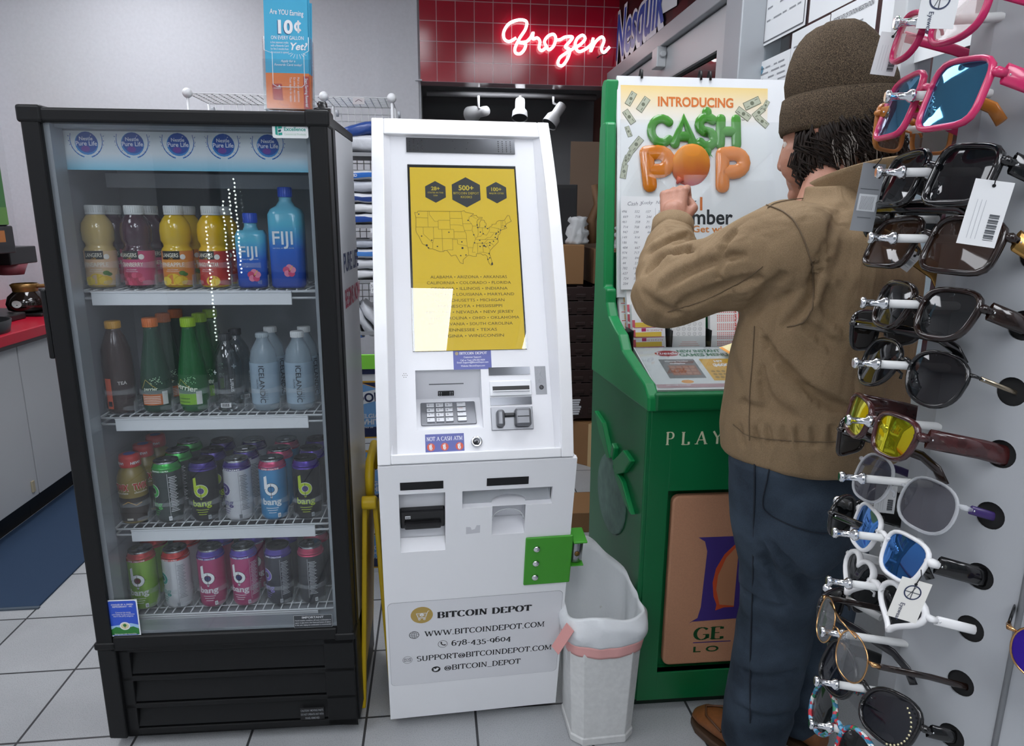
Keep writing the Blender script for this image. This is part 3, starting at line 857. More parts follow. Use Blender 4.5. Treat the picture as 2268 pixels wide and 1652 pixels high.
for j, i, row, lab in ((j2, 0, 1, 'pink labelled juice bottle in second row behind the left end pineapple bottle'), (j2, 1, 1, 'cranberry juice bottle directly behind the front cranberry bottle'), (j3, 2, 1, 'pineapple juice bottle directly behind the orange labelled pineapple bottle'), (j4, 3, 1, 'mango nectar bottle directly behind the front mango bottle')):
    place(clone(j, label=lab), 0, i, row, random.uniform(-30, 30))
# --- squared water bottles
def rsq(h, z, n=28, p=5.0):
    out = []
    for j in range(n):
        a = 2 * PI * j / n; c, s_ = math.cos(a), math.sin(a)
        r = h / (abs(c) ** p + abs(s_) ** p) ** (1 / p)
        out.append((r * c, r * s_, z))
    return out
def square_water(label, half, body, total):
    t = bottle_thing(label, 'blue square water bottles on the top shelf')
    neck = total - .03
    rings = [rsq(half * .9, 0), rsq(half, .006), rsq(half, body), rsq(half * .86, body + .012, p=4), rsq(half * .55, neck - .012, p=3), rsq(.014, neck, p=2), rsq(.014, neck + .01, p=2)]
    def blue(nt, b, new, link):
        tc = new('ShaderNodeTexCoord'); sp = new('ShaderNodeSeparateXYZ'); link(tc.outputs['Object'], sp.inputs[0])
        mr = new('ShaderNodeMapRange'); mr.inputs[2].default_value = total * .85; link(sp.outputs['Z'], mr.inputs[0])
        cr = new('ShaderNodeValToRGB'); link(mr.outputs[0], cr.inputs[0])
        cr.color_ramp.elements[0].color = lin('#2d4ba8'); cr.color_ramp.elements[1].color = lin('#6fb3cc')
        e = cr.color_ramp.elements.new(.45); e.color = lin('#2f66c8'); e = cr.color_ramp.elements.new(.75); e.color = lin('#58b4cf')
        link(cr.outputs[0], b.inputs['Base Color']); b.inputs['Roughness'].default_value = .15
    MB().loft([[Vector(p) for p in r] for r in rings]).build('bottle_body', node_mat('blue_water_print', blue), t)
    cap_mb(.0155, total - .022, total, 20).build('cap', mat('#2a53c4', .35), t)
    a = Art(front(0, -half - .0004, 0))
    a.text('FIJI', -half * .12, body * .6, .034 if half < .036 else .042, mat('#e9eef2', .3), 2, 'CENTER', .01, width=half * 1.15)
    a.text('NATURAL ARTESIAN WATER', -half * .1, body * .54, .004, mat('#cfe0f0', .4), 2, 'CENTER', width=half * 1.2)
    cx, cz = half * .15, body * .24
    pk = mat('#cf4d74', .4); p2 = mat('#e58aa4', .4)
    for k in range(5):
        an = R(90 + 72 * k)
        a.disc(cx + .0075 * math.cos(an), cz + .0075 * math.sin(an), .0075, pk if k % 2 else p2, 2 + .2 * k, 12)
    a.disc(cx, cz, .0025, mat('#8a1f3c', .4), 4, 10).line([(cx, cz), (cx + .008, cz + .012)], .0012, mat('#f0c84a', .4), 5)
    a.build('print', t)
    return t
place(square_water('smaller blue square water bottle with pink flower, top shelf', .0335, .118, .168), 0, 4, 0, 8)
place(square_water('taller blue square water bottle at the right end of the top shelf', .0385, .165, .226), 0, 5, 0, 4)
# --- second shelf
CLR = glass('#dfe6e8', 2.6, .03); CLRB = mat('#b4c6d2', .08, alpha=.42)
SM = {'tea': mat('#6a564e', .2, alpha=.8)}
def tall(label, pr, body_m, cap_col, cap, group, n=30):
    t = bottle_thing(label, group)
    MB().lathe(pr, n).build('bottle_body', body_m, t)
    if cap: cap_mb(cap[0], cap[1], cap[2], 24).build('cap', mat(cap_col, .4), t)
    return t
t = tall('dark tea bottle with orange label strip, left end of second shelf', [(.028, 0), (.033, .006), (.033, .12), (.031, .15), (.022, .18), (.0145, .196), (.0145, .205)], mat('#4b3b36', .15, alpha=.86), '#d9a23a', (.0165, .2, .217), 'mixed bottles on the second shelf')
a = Art(roll(.0334)); a.rect(-.02, .012, -.004, .085, mat('#e0694a', .45), 1, 4).rect(-.016, .018, -.006, .03, mat('#1d1c22', .4), 2, 3).text('TEA', .02, .07, .011, mat('#d8d4d0', .4), 2, 'CENTER', .02); a.build('print', t)
place(t, 1, 0, 0)
perr = [(.026, 0), (.032, .006), (.0335, .03), (.0335, .075), (.031, .1), (.025, .135), (.0185, .17), (.0148, .195), (.0148, .207)]
def perrier(label, cap_col, strip, green, turn):
    t = tall(label, perr, mat(green, .12, alpha=.82), cap_col, (.0163, .203, .224), 'green sparkling water bottles on the second shelf')
    a = Art(roll(.0338))
    s1 = mat(strip, .45)
    a.rect(-.028, .02, .02, .047, s1, 1, 10).rect(.02, .02, .033, .052, mat('#d5d6d2', .45), 1, 4)
    for j in range(5): a.rect(-.026, .024 + .004 * j, .016, .0255 + .004 * j, mat('#efe6d8', .4), 2, 6) if strip != '#7fb52e' else a.rect(-.024, .026 + .008 * (j % 2), .006, .0275 + .008 * (j % 2), mat('#2c5a22', .4), 2, 6)
    a.text('perrier', -.004, .056, .019 if strip == '#7fb52e' else .011, mat('#e6ead8', .4), 2, 'CENTER', .02, rot=-12 if strip == '#7fb52e' else 0)
    for j in range(26): a.disc(random.uniform(-.004, .022), random.uniform(.07, .088), .0011, mat('#a9c3a2', .4), 2, 6)
    a.line([(-.026, .06), (-.014, .082), (.0, .068), (.01, .06)], .0012, mat('#c2a04a', .4), 2)
    a.build('print', t)
    return t
p1 = perrier('green glass bottle with orange cap, front of second shelf', '#e2762a', '#c2662a', '#1d4a34', 0); place(p1, 1, 1, 0, 6)
p2 = perrier('green glass bottle with lime cap, front of second shelf', '#a6cf2a', '#7fb52e', '#1f6a36', 0); place(p2, 1, 2, 0, -8)
for b0, i, row, lab in ((p1, 1, 1, 'orange capped green bottle in second row behind its twin'), (p1, 1, 2, 'orange capped green bottle in third row of the second shelf'), (p2, 2, 1, 'lime capped green bottle in second row behind its twin'), (p2, 2, 2, 'lime capped green bottle in third row of the second shelf')):
    place(clone(b0, label=lab), 1, i, row, 20)
t = tall('clear round-shouldered water bottle with white edge lettering, second shelf', [(.028, 0), (.032, .005), (.0335, .02), (.0325, .06), (.0335, .1), (.0335, .115), (.029, .138), (.019, .155), (.0125, .166), (.0125, .172)], CLR, '#23262e', (.0145, .17, .186), 'mixed bottles on the second shelf')
a = Art(roll(.0338)); a.text('smart', .021, .05, .014, mat('#d5d8da', .4), 2, 'LEFT', .01, rot=90); a.rect(-.012, .012, .012, .023, mat('#e8e8e8', .4), 2, 6); a.text('+', -.022, .09, .02, WHITE, 2, 'CENTER', .03)
for j in range(9): a.rect(-.009 + .002 * j, .014, -.0082 + .002 * j + .0006 * (j % 2), .0215, INK, 3)
a.build('print', t); place(t, 1, 3, 0)
c = clone(t, label='clear water bottle right behind the round-shouldered one, second shelf'); place(c, 1, 3, 1, 40)
ripple = [(.026, 0), (.031, .004)] + [(.0318 + .0012 * math.sin(k * 1.9), .01 + .006 * k) for k in range(19)] + [(.0315, .128), (.028, .145), (.0335 * .55, .163), (.0135, .172), (.0135, .18)]
def ice(label, cap_col, cap):
    t = tall(label, ripple, CLRB, cap_col, cap, 'pale blue labelled water bottles on the second shelf')
    MB().lathe([(.0333, .018), (.0333, .118)], 28, caps=False).build('label_sleeve', mat('#a9bfcf', .4, alpha=.75), t)
    a = Art(roll(.0336)); ik = mat('#23282e', .4)
    a.text('ICELANDIC', -.002, .112, .017, ik, 2, 'LEFT', .006, rot=-90, width=.09)
    a.line([(.0085, .105), (.0115, .1065)], .001, ik, 2)
    a.text('GLACIAL', -.009, .08, .006, ik, 2, 'LEFT', 0, rot=-90)
    for j in range(5): a.rect(.006, .03 + .005 * j, .016, .0315 + .005 * j, mat('#6f8290', .4), 2, 3)
    a.build('print', t); return t
i1 = ice('clear rippled water bottle with vertical lettering, fifth on second shelf', '#a9b4ba', (.0148, .176, .187)); place(i1, 1, 4, 0, -4)
i2 = ice('clear rippled water bottle with vertical lettering, right end of second shelf', '#e2e4e4', (.0155, .176, .19)); place(i2, 1, 5, 0, 2)
for i, lab in ((4, 'rippled clear bottle in second row behind the fifth bottle, second shelf'), (5, 'white capped clear bottle in second row at right end, second shelf')):
    place(clone(i2, label=lab), 1, i, 1, 50)
# --- milk shake bottles, left lane of the third shelf
def shake(label):
    t = bottle_thing(label, 'caramel shake bottles on the third shelf')
    MB().lathe([(.027, 0), (.032, .004), (.033, .02), (.033, .06), (.0325, .075), (.034, .095), (.0335, .115), (.027, .133), (.0215, .14), (.0215, .145)], 30).build('bottle_body', mat('#8f7a38', .3), t)
    MB().lathe([(.0332, .008), (.0332, .068)], 30, caps=False).build('label_sleeve', mat('#33261f', .35), t)
    MB().lathe([(.0238, .143), (.0242, .15), (.0242, .163), (.0225, .172), (.001, .1725)], 24, caps=False).build('cap', mat('#c4302e', .35), t)
    a = Art(roll(.0348)); rd = mat('#c8322c', .35)
    for x in (-.018, .026):
        a.text('TWIX', x, .0885, .024, mat('#f2ead6', .4), 2, 'CENTER', .05, width=.036).text('TWIX', x, .0892, .0225, rd, 3, 'CENTER', .03, width=.034)
        a.text('chocolate', x, .08, .008, mat('#f2ead6', .4), 3, 'CENTER', .01)
    a.line([(-.02, .052), (-.005, .06), (.012, .05), (.025, .055)], .002, mat('#c99a4a', .4), 2)
    a.rect(-.012, .012, .002, .017, mat('#d8d4c8', .4), 2, 4)
    a.build('print', t)
    a = Art(roll(.0245))
    for x in (-.02, .018): a.text('NEW!', x, .151, .009, WHITE, 2, 'CENTER', .03)
    a.build('cap_print', t)
    a = Art(lambda x, y, e: (x, y, .1727 + e)); a.disc(0, 0, .013, mat('#3a3f92', .4), 1, 18); a.build('cap_dot', t)
    return t
s0 = shake('caramel shake bottle with red cap, front left of third shelf'); place(s0, 2, 0, 0, 10)
for row, lab in ((1, 'caramel shake bottle in second row behind its front twin'), (2, 'caramel shake bottle in third row, faint at the back')):
    place(clone(s0, label=lab), 2, 0, row, random.uniform(-30, 30))
# ------------------------------------------------------------ brochure holder on top of the cooler
BH = FR @ Matrix.Translation((.478, .02, 1.5135)) @ Matrix.Rotation(R(-8), 4, 'X')
bh = thing('brochure_holder', 'clear plastic brochure holder standing on top of the black cooler', 'holder', M=BH)
PLX = glass('#f6f8f9', .7, .12)
mb = MB().box(0, .098, .026, .028, 0, .145).box(0, .0015, -.002, .026, .0, .145).box(.0965, .098, -.002, .026, 0, .145).box(0, .098, -.004, .03, 0, .002).box(0, .098, -.004, -.002, 0, .1)
mb.build('holder_shell', PLX, bh)
mb = MB().tube([(.004, -.003, .145), (.004, -.003, .118), (.02, -.003, .112), (.02, -.003, .05), (.028, -.003, .045), (.078, -.003, .045), (.084, -.003, .05), (.084, -.003, .112), (.094, -.003, .118), (.094, -.003, .145)], .0007, 6)
mb.build('holder_lip', mat('#dfe6ea', .2), bh)
TQ, ORG = mat('#3aa9cf', .45), mat('#ec7a2c', .45)
def brochure(label, dx, dy, rot):
    M = BH @ Matrix.Translation((.004 + dx, .004 + dy, .003)) @ Matrix.Rotation(R(rot), 4, 'Y')
    t = thing('brochure', label, 'brochure', M=M, group='blue and orange brochures')
    MB().box(0, .088, 0, .0012, 0, .072).build('lower_half', ORG, t)
    MB().box(0, .088, 0, .0012, .072, .225).build('upper_half', TQ, t)
    a = Art(front(0, -.0002, 0), .0002)
    a.text('Are YOU Earning', .046, .188, .0145, WHITE, 2, 'CENTER', .01, width=.068, rot=-3)
    a.text('10', .028, .152, .036, WHITE, 2, 'LEFT', .04, width=.03).text('10', .0265, .1505, .036, mat('#24507e', .5), 1.5, 'LEFT', .04, width=.03)
    a.ring(.069, .165, .0042, .0086, WHITE, 2, 16, 45, 315, 1.15).rect(.0672, .1525, .0708, .1775, WHITE, 2)
    a.text('ON EVERY GALLON', .046, .139, .0105, WHITE, 2, 'CENTER', .005, width=.066)
    for i, tx in enumerate(('in first statement credits', 'with a Rewards Card', 'for first 3 months from', 'the account is opened')):
        a.text(tx, .012, .131 - .0065 * i, .0062, WHITE, 2, 'LEFT', 0, width=.036)
    a.text('Yet?', .066, .119, .02, WHITE, 2, 'CENTER', .025, shear=.25)
    for i in range(7):
        an = R(200 + 22 * i); a.line([(.066 + .012 * math.cos(an), .114 + .004 * math.sin(an)), (.066 + .02 * math.cos(an), .114 + .013 * math.sin(an))], .0008, WHITE, 2)
    a.text('Apply for a', .046, .094, .0065, WHITE, 2, 'CENTER', .01, shear=.2).text('Rewards Card today!', .046, .0865, .0065, WHITE, 2, 'CENTER', .01, shear=.2)
    rdm = mat('#b8342c', .5)
    a.rect(.076, .0, .088, .066, rdm, 1)
    a.text('Start Earning Rewards!', .0795, .062, .008, WHITE, 2, 'LEFT', .015, rot=-90, width=.058)
    for i, tx in enumerate(('Text apply to apply', 'Go online to start rewards', 'Mail in your application')):
        a.text(tx, .048 + .008 * i, .064, .0065, WHITE, 2, 'LEFT', 0, rot=-90, width=.05)
    a.poly([(.014, .018), (.034, .016), (.032, .05), (.012, .05)], rdm, 2).text('reward', .023, .04, .005, WHITE, 3, 'CENTER').poly([(.024, .043), (.03, .043), (.027, .048)], WHITE, 3)
    a.line([(.026, .014), (.03, .008), (.04, .006), (.046, .008)], .0008, rdm, 2)
    a.build('print', t)
    return t
brochure('front blue and orange brochure in the clear holder on the cooler', 0, 0, 0)
for i, (dx, rot, lab) in enumerate(((.003, .6, 'brochure right behind the front one, its blue edge showing'), (.006, 1.2, 'rearmost brochure peeking out at the right of the holder'))):
    b = thing('brochure', lab, 'brochure', M=BH @ Matrix.Translation((.004 + dx * .6, .008 + .004 * i, .003)) @ Matrix.Rotation(R(rot), 4, 'Y'), group='blue and orange brochures')
    MB().box(0, .088, 0, .0012, 0, .072).build('lower_half', ORG, b); MB().box(0, .088, 0, .0012, .072, .222 - .004 * i).build('upper_half', TQ, b)
# ------------------------------------------------------------ white cryptocurrency kiosk
KM = Matrix.Translation((-.2841, 1.3684, 0)) @ Matrix.Rotation(R(8.87), 4, 'Z')
kk = thing('crypto_kiosk', 'white bitcoin kiosk with a yellow touch screen in the middle of the floor', 'kiosk', M=KM)
KW = mat('#f1f2f4', .3, bump=.05, bscale=700); KW2 = mat('#e6e7eb', .33)
ZM, ZT, YT, YBm = .7822, 1.5261, .3452, .1546
# upper cabinet: two curved cheeks and a flat recessed fascia
SU = math.hypot(YT, ZT - ZM)
eh = Vector((0, YT, ZT - ZM)).normalized()      # up along the fascia
en = Vector((0, -eh.z, eh.y))                   # out of the fascia
UF = Matrix(((1, 0, 0, 0), (0, eh.y, en.y, 0), (0, eh.z, en.z, ZM), (0, 0, 0, 1)))  # fascia frame: x, up, out
def prof(sag, n=14, s0=0.0, s1=SU):
    out = []
    for i in range(n + 1):
        s_ = s0 + (s1 - s0) * i / n
        d = sag * 4 * (s_ / SU) * (1 - s_ / SU)
        p = eh * s_ + en * d
        out.append((p.y, ZM + p.z))
    return out
SAG = .055; KWD = .428
backp = [(YT + .22, ZT - .01), (.52, ZM)]
YZ = Matrix(((0, 0, 1, 0), (1, 0, 0, 0), (0, 1, 0, 0), (0, 0, 0, 1)))     # prism in (y,z) swept along x
cheek = prof(SAG) + backp
for x0 in (0, KWD - .028): MB().prism(cheek, x0, x0 + .028, YZ).build('side_cheek', KW, kk, .002, 2)
inner = [(p[0], p[1]) for p in prof(0, 1, .022, SU - .04)]
# top and bottom caps across the width
def cap(s0, s1):
    return prof(SAG, 5, s0, s1)
top = cap(SU - .047, SU); bot = cap(0, .022)
ti = eh * (SU - .047) + en * -.03; bi = eh * .022 + en * -.005
mb = MB().prism(top + [backp[0], (ti.y, ZM + ti.z)], .028, KWD - .028, YZ)
mb.prism(bot + [(bi.y, ZM + bi.z), (.3, ZM + .05), (.3, ZM)], .028, KWD - .028, YZ)
mb.prism([(YT + .06, ZT - .04), backp[0], backp[1], (.48, ZM)], .028, KWD - .028, YZ)
mb.build('cabinet_cap', KW, kk, .003)
# fascia in its own frame, cut round the keypad pocket
uf = MB()
HO = [(.085, .072, .230, .205)]                 # keypad pocket
xs = [.028, .085, .230, KWD - .028]; ys = [.02, .072, .205, SU - .04]
for i in range(3):
    for j in range(3):
        if i == 1 and j == 1: continue
        uf.box(xs[i], xs[i + 1], ys[j], ys[j + 1], -.012, 0.0, UF)
fas = uf.build('fascia', KW2, kk)
fb = MB()   # sloped inner reveals beside the fascia
for x0, x1 in ((.028, .042), (KWD - .042, KWD - .028)):
    s = 1 if x0 < .2 else -1
    xa, xb = (x0, x1) if s > 0 else (x1, x0)
    pts0 = prof(SAG, 10, .02, SU - .045); 
    v, f = [], []
    for k, (y, z) in enumerate(pts0):
        s_ = .02 + (SU - .065) * k / 10
        q = UF @ Vector((xb, s_, .0005))
        v += [(xa, y + .006, z), tuple(q)]
    for k in range(10): f.append((2 * k, 2 * k + 1, 2 * k + 3, 2 * k + 2))
    fb.add(v, f, sm=True)
fb.build('fascia_reveal', KW2, kk)
def uart(step=.0003, off=.0): return Art(lambda x, y, e: UF @ Vector((x, y, off + e)), step)
def ubox(x0, x1, y0, y1, z0, z1, mb=None): return (mb or MB()).box(x0, x1, y0, y1, z0, z1, UF)
# speaker bar
sb = ubox(.08, .339, .732, .769, 0, .003).build('speaker_bar', mat('#6e7074', .16, .9), kk)
a = uart(off=.003)
for x0 in (.0875, .299):
    for i in range(4):
        for j in range(6): a.disc(x0 + .0098 * i, .737 + .0053 * j, .0013, INK, 1, 8)
for x in (.19, .194, .222, .226): a.disc(x, .752 + .01 * math.sin(x * 900), .001, INK, 1, 6)
a.build('speaker_holes', sb)
a = uart(off=.0)
a.build
# screen
sc = ubox(.081, .338, .247, .7005, -.006, .0005).build('screen', mat('#0a0a0b', .2), kk)
YEL = mat('#cfae16', .5, emit=.5)
a = uart(off=.001)
a.rect(.086, .248, .3345, .693, YEL, 1)
DK = mat('#2c2e31', .5); YT_ = mat('#d8bd2c', .5, emit=.2)
def hexa(cx, cy, r, m=DK): a.poly([(cx + r * math.cos(R(90 + 60 * k)), cy + r * math.sin(R(90 + 60 * k))) for k in range(6)], m, 2)
hexa(.1445, .631, .0275); hexa(.2165, .631, .0385); hexa(.2885, .631, .0275)
for cx, l in ((.1445, (('28+', .635, .013), ('STATES IN THE', .627, .0055), ('USA', .620, .0055))), (.2165, (('500+', .636, .0175), ('BITCOIN DEPOT', .6255, .0082), ('KIOSKS', .616, .0082))), (.2885, (('100+', .635, .013), ('MAJOR CITIES', .627, .0057)))):
    for tx, y, h in l: a.text(tx, cx, y, h, YT_, 3, 'CENTER', .025 if h > .01 else .004)
# map of the states, drawn in outline (unit: lon/lat squashed)
US = [(-124.6,48.4),(-123,48.2),(-122.8,49),(-116,49),(-104,49),(-97.2,49),(-95.2,49.4),(-94.6,48.7),(-92,48.3),(-89.6,48),(-91.8,46.7),(-88,47.4),(-87.6,46.5),(-84.5,46.4),(-84.8,45.8),(-87,45.7),(-88,44.5),(-87.7,42.5),(-87,41.7),(-86.3,42.5),(-86.4,44),(-85.3,45.3),(-83.4,45.1),(-83.3,44.2),(-82.5,43.8),(-82.6,42.6),(-83.2,41.8),(-81.5,41.5),(-79,42.7),(-79,43.3),(-76.4,43.5),(-76.3,44.2),(-74.8,45),(-71.4,45.1),(-70.3,46.2),(-69.2,47.4),(-68,47.2),(-67.6,45.6),(-67,44.8),(-70,43.7),(-70.8,42.6),(-70,41.7),(-72,41.2),(-74,40.7),(-74.2,39.4),(-75.5,38.5),(-76,37),(-75.7,35.5),(-78,33.9),(-79.3,33),(-81,31.7),(-81.4,30.3),(-80.5,28.2),(-80.1,26),(-80.6,25.2),(-81.8,26),(-82.7,27.8),(-82.8,29.2),(-84,30),(-85.3,29.7),(-86.5,30.4),(-89.3,30.3),(-89.2,29.2),(-91,29.2),(-93.8,29.7),(-95,29.2),(-97.2,27.7),(-97.2,26),(-99,26.4),(-100.5,28.5),(-101.4,29.8),(-102.7,29.7),(-104,29.3),(-106.5,31.8),(-108.2,31.8),(-108.2,31.3),(-111,31.3),(-114.8,32.5),(-117.1,32.5),(-118.5,34),(-120.6,34.6),(-121.9,36.6),(-122.5,37.8),(-123.8,39.3),(-124.3,40.4),(-124.1,43),(-124,46.2),(-124.6,48.4)]
LN = [[(-117,49),(-117,46),(-124,46.2)],[(-117,46),(-117,42)],[(-124.2,42),(-111,42)],[(-120,42),(-120,39),(-114.6,35)],[(-114,42),(-114,37),(-114.6,35),(-114.7,32.7)],[(-116,49),(-116,47.5),(-114.5,46),(-113,44.5),(-111,44.5)],[(-111,45),(-104,45)],[(-111,45),(-111,41),(-102,41)],[(-104,49),(-104,41)],[(-109,41),(-109,31.4)],[(-114,37),(-94.6,37)],[(-102,41),(-102,37)],[(-103,37),(-103,32),(-106.5,32)],[(-103,36.5),(-100,36.5),(-100,34.6),(-94.5,33.7)],[(-104,45.9),(-96.6,45.9)],[(-104,43),(-98.5,43),(-96.5,42.6)],[(-97.2,49),(-96.6,46),(-96.5,43.5),(-95.8,41),(-95.3,40)],[(-102,40),(-95.3,40),(-94.6,39),(-94.6,36.5),(-94.4,33.6),(-94,33),(-93.8,30)],[(-96.5,43.5),(-91.2,43.5)],[(-92.3,46.7),(-92.8,45),(-91.2,43.5),(-90.6,42.5),(-91.1,40.7),(-90.2,38.7),(-89.2,37),(-89.7,36),(-90.3,35),(-91.1,33),(-91.5,31)],[(-95.8,40.6),(-91.5,40.6)],[(-90.6,42.5),(-87.8,42.5)],[(-87.5,41.7),(-87.5,39),(-88,37.8),(-89.2,37)],[(-84.8,41.7),(-84.8,39.1)],[(-87,41.8),(-83.4,41.7)],[(-88,37.8),(-86,38),(-84.8,39.1),(-82.6,38.4),(-80.6,40.5),(-80.5,42)],[(-89.5,36.5),(-83.7,36.6),(-81.7,36.6),(-75.9,36.6)],[(-90,35),(-84.3,35),(-83.1,35),(-81,35.1),(-79.6,34.8),(-78.5,33.9)],[(-88.2,35),(-88.4,30.4)],[(-85.6,35),(-85,32.3),(-85,31)],[(-87.6,31),(-85,31),(-82.2,30.5),(-81.5,30.8)],[(-83.1,35),(-81,32.1)],[(-94,33),(-91.1,33)],[(-91.5,31),(-89.7,31)],[(-84.3,35),(-81.7,36.6)],[(-83.7,36.6),(-82,37.5),(-80.3,37.5),(-78,39.4)],[(-80.5,39.7),(-75.7,39.7),(-75.5,40.5),(-75,41.5),(-79.8,42)],[(-75,41.5),(-74,41),(-73.5,42),(-73.3,45)],[(-73.5,42),(-71.5,42),(-71.5,41.4)],[(-73.2,42.7),(-70.8,42.8)],[(-72.4,45),(-72.4,42.7)],[(-71,45),(-70.7,43.1)],[(-90.2,46.5),(-88,45.8)]]
def ll(q): return (.0945 + (q[0] + 124.7) / 57.8 * .226, .447 + (q[1] - 25) / 24.5 * .138 * (1 if 1 else 0))
MAPI = mat('#6e5e10', .5)
a.line([ll(q) for q in US], .0009, MAPI, 3)
for l in LN: a.line([ll(q) for q in l], .0006, MAPI, 3)
for q in ((-122.3,47.6),(-121,38),(-118.2,34),(-117.2,32.9),(-112,33.5),(-115.2,36.2),(-104.9,39.7),(-97.3,32.8),(-95.4,29.8),(-98.5,29.5),(-97.5,35.5),(-90.2,38.6),(-93.2,45),(-87.9,43),(-87.7,41.8),(-86.2,39.8),(-83.1,42.3),(-81.7,41.4),(-84.5,39.1),(-86.8,36.2),(-90,35.1),(-84.4,33.8),(-83.4,33.4),(-80.8,35.2),(-81,34),(-78.6,35.8),(-76.3,36.9),(-77,38.9),(-76.6,39.3),(-75.2,39.9),(-74,40.7),(-71.1,42.4),(-82.5,27.9),(-81.4,28.5),(-80.2,25.8),(-80.1,26.3),(-81.6,30.3),(-86.8,33.5),(-85.3,35),(-77.4,37.5)):
    x, y = ll(q); a.disc(x, y, .0017 if q[0] not in (-118.2, -97.3, -84.4, -80.2) else .0026, DK, 4, 8)
GT = mat('#5b5016', .5)
for i, tx in enumerate(('ALABAMA • ARIZONA • ARKANSAS', 'CALIFORNIA • COLORADO • FLORIDA', 'GEORGIA • ILLINOIS • INDIANA', 'KENTUCKY • LOUISIANA • MARYLAND', 'MASSACHUSETTS • MICHIGAN', 'MINNESOTA • MISSISSIPPI', 'MISSOURI • NEVADA • NEW JERSEY', 'NORTH CAROLINA • OHIO • OKLAHOMA', 'PENNSYLVANIA • SOUTH CAROLINA', 'TENNESSEE • TEXAS', 'VIRGINIA • WINSCONSIN')):
    a.text(tx, .2135, .4175 - .01395 * i, .0098, GT, 3, 'CENTER', 0, width=(.176, .193, .176, .205, .158, .146, .198, .222, .19, .116, .146)[i])
a.build('screen_picture', sc)
MB().box(.0815, .3375, .2475, .70, .0035, .0045, UF).build('screen_glass', glass('#f4f6f6', 1.3), sc)
# stickers
ST = mat('#5d64a8', .45); STW = mat('#e6e6f0', .45)
a = uart()
a.rect(.170, .204, .255, .248, ST, 1).slab('BITCOIN DEPOT', .215, .2385, .0055, STW, 2, 'CENTER', width=.062, thick=.22, thin=.08)
for tx, y, w in (('Customer Support:', .2305, .04), ('Call or Text: 678-435-9604', .2235, .055), ('Email: Support@BitcoinDepot.com', .2185, .07), ('Website: BitcoinDepot.com', .2105, .054)): a.text(tx, .213, y, .0055, STW, 2, 'CENTER', .012, width=w)
a.disc(.178, .241, .004, mat('#a99a7c', .5), 2, 12)
a.build('support_sticker', kk, 'blue support sticker below the screen')
a = uart()
a.rect(.102, .024, .186, .0625, ST, 1).slab('NOT A CASH ATM', .144, .048, .0085, STW, 2, 'CENTER', width=.078, thick=.2, thin=.08)
for x in (.114, .1435, .1755):
    a.disc(x, .0345, .0085, mat('#d2553c', .45), 2, 18)
    a.text('B', x, .030, .0125, WHITE, 3, 'CENTER', .03, shear=-.1).line([(x - .0012, .0275), (x - .0008, .0415)], .0011, WHITE, 3).line([(x + .0012, .0275), (x + .0016, .0415)], .0011, WHITE, 3)
a.build('atm_sticker', kk, 'blue sticker saying not a cash ATM')
a = uart(off=.0)
for k in range(6): a.disc(.0625 + .0045 * math.cos(R(60 * k)), .1945 + .0048 * math.sin(R(60 * k)), .0009, INK, 1, 8)
a.disc(.0625, .1945, .0009, INK, 1, 8); a.build('microphone_holes', kk)
# keypad pocket
pk = MB()
D0 = -.055
A_ = [(.085, .205, -.011), (.230, .205, -.011), (.085, .150, D0), (.230, .150, D0), (.085, .076, -.012), (.230, .076, -.012), (.085, .072, -.002), (.230, .072, -.002)]
v = [tuple(UF @ Vector(q)) for q in A_]
pk.add(v, [(0, 1, 3, 2), (2, 3, 5, 4), (4, 5, 7, 6), (0, 2, 4), (1, 5, 3)])
pocket = pk.build('keypad_pocket', KW2, kk)
pa = Vector(UF @ Vector((.085, .150, D0))); pb = Vector(UF @ Vector((.085, .076, -.012)))
upk = (pa - pb).normalized()
KPM = frame(pb + upk * .008 + Vector((.010, 0, 0)), (1, 0, 0), upk)
PL_ = (pa - pb).length
kp = MB().prism([(0.002, 0), (.12, 0), (.122, .002), (.122, .062), (.12, .064), (.002, .064), (0, .062), (0, .002)], 0, .004, KPM).build('keypad', mat('#7b7d82', .3, .7), pocket, .001)
kcol = mat('#c4c6ca', .3, .6); nm = '123456789*0*'
kb = MB(); a = Art(lambda x, y, e: KPM @ Vector((x, y, .0072 + e)), .0002)
for r_ in range(4):
    for c_ in range(4):
        x = .013 + .0205 * c_ + (.006 if c_ == 3 else 0); y = .048 - .0138 * r_; w = .017 if c_ < 3 else .02
        kb.box(x, x + w, y, y + .0105, .003, .0072, KPM)
        if c_ < 3: a.text(nm[r_ * 3 + c_], x + .005, y + .002, .008, INK, 1, 'CENTER').text(('', 'ABC', 'DEF', 'GHI', 'JKL', 'MNO', 'PRS', 'TUV', 'WXY', '', '', '')[r_ * 3 + c_], x + .0125, y + .0068, .003, INK, 1, 'CENTER')
        elif r_ < 3: a.text(('CANCEL', 'CLEAR', 'ENTER')[r_], x + .008, y + .007, .0032, mat('#c4682a', .5) if r_ == 1 else INK, 1, 'CENTER')
kb.build('keys', kcol, kp, .0008); a.build('key_print', kp)
ua = Vector(UF @ Vector((.085, .205, -.011))); ub = Vector(UF @ Vector((.085, .150, D0))); u2 = (ua - ub).normalized()
CM = frame(ub, (1, 0, 0), u2)
MB().box(.05, .086, .008, .02, .0, .0025, CM).build('camera_module', mat('#0e0e10', .2), pocket, .0006)
a = Art(lambda x, y, e: CM @ Vector((x, y, .0026 + e)))
for x in (.053, .0575, .0775, .082):
    for y in (.0105, .0145, .0175): a.disc(x, y, .001, mat('#c9ccd0', .3), 1, 6)
a.rect(.03, .036, .108, .0385, mat('#6f7276', .5), -7); a.build('camera_lights', pocket)
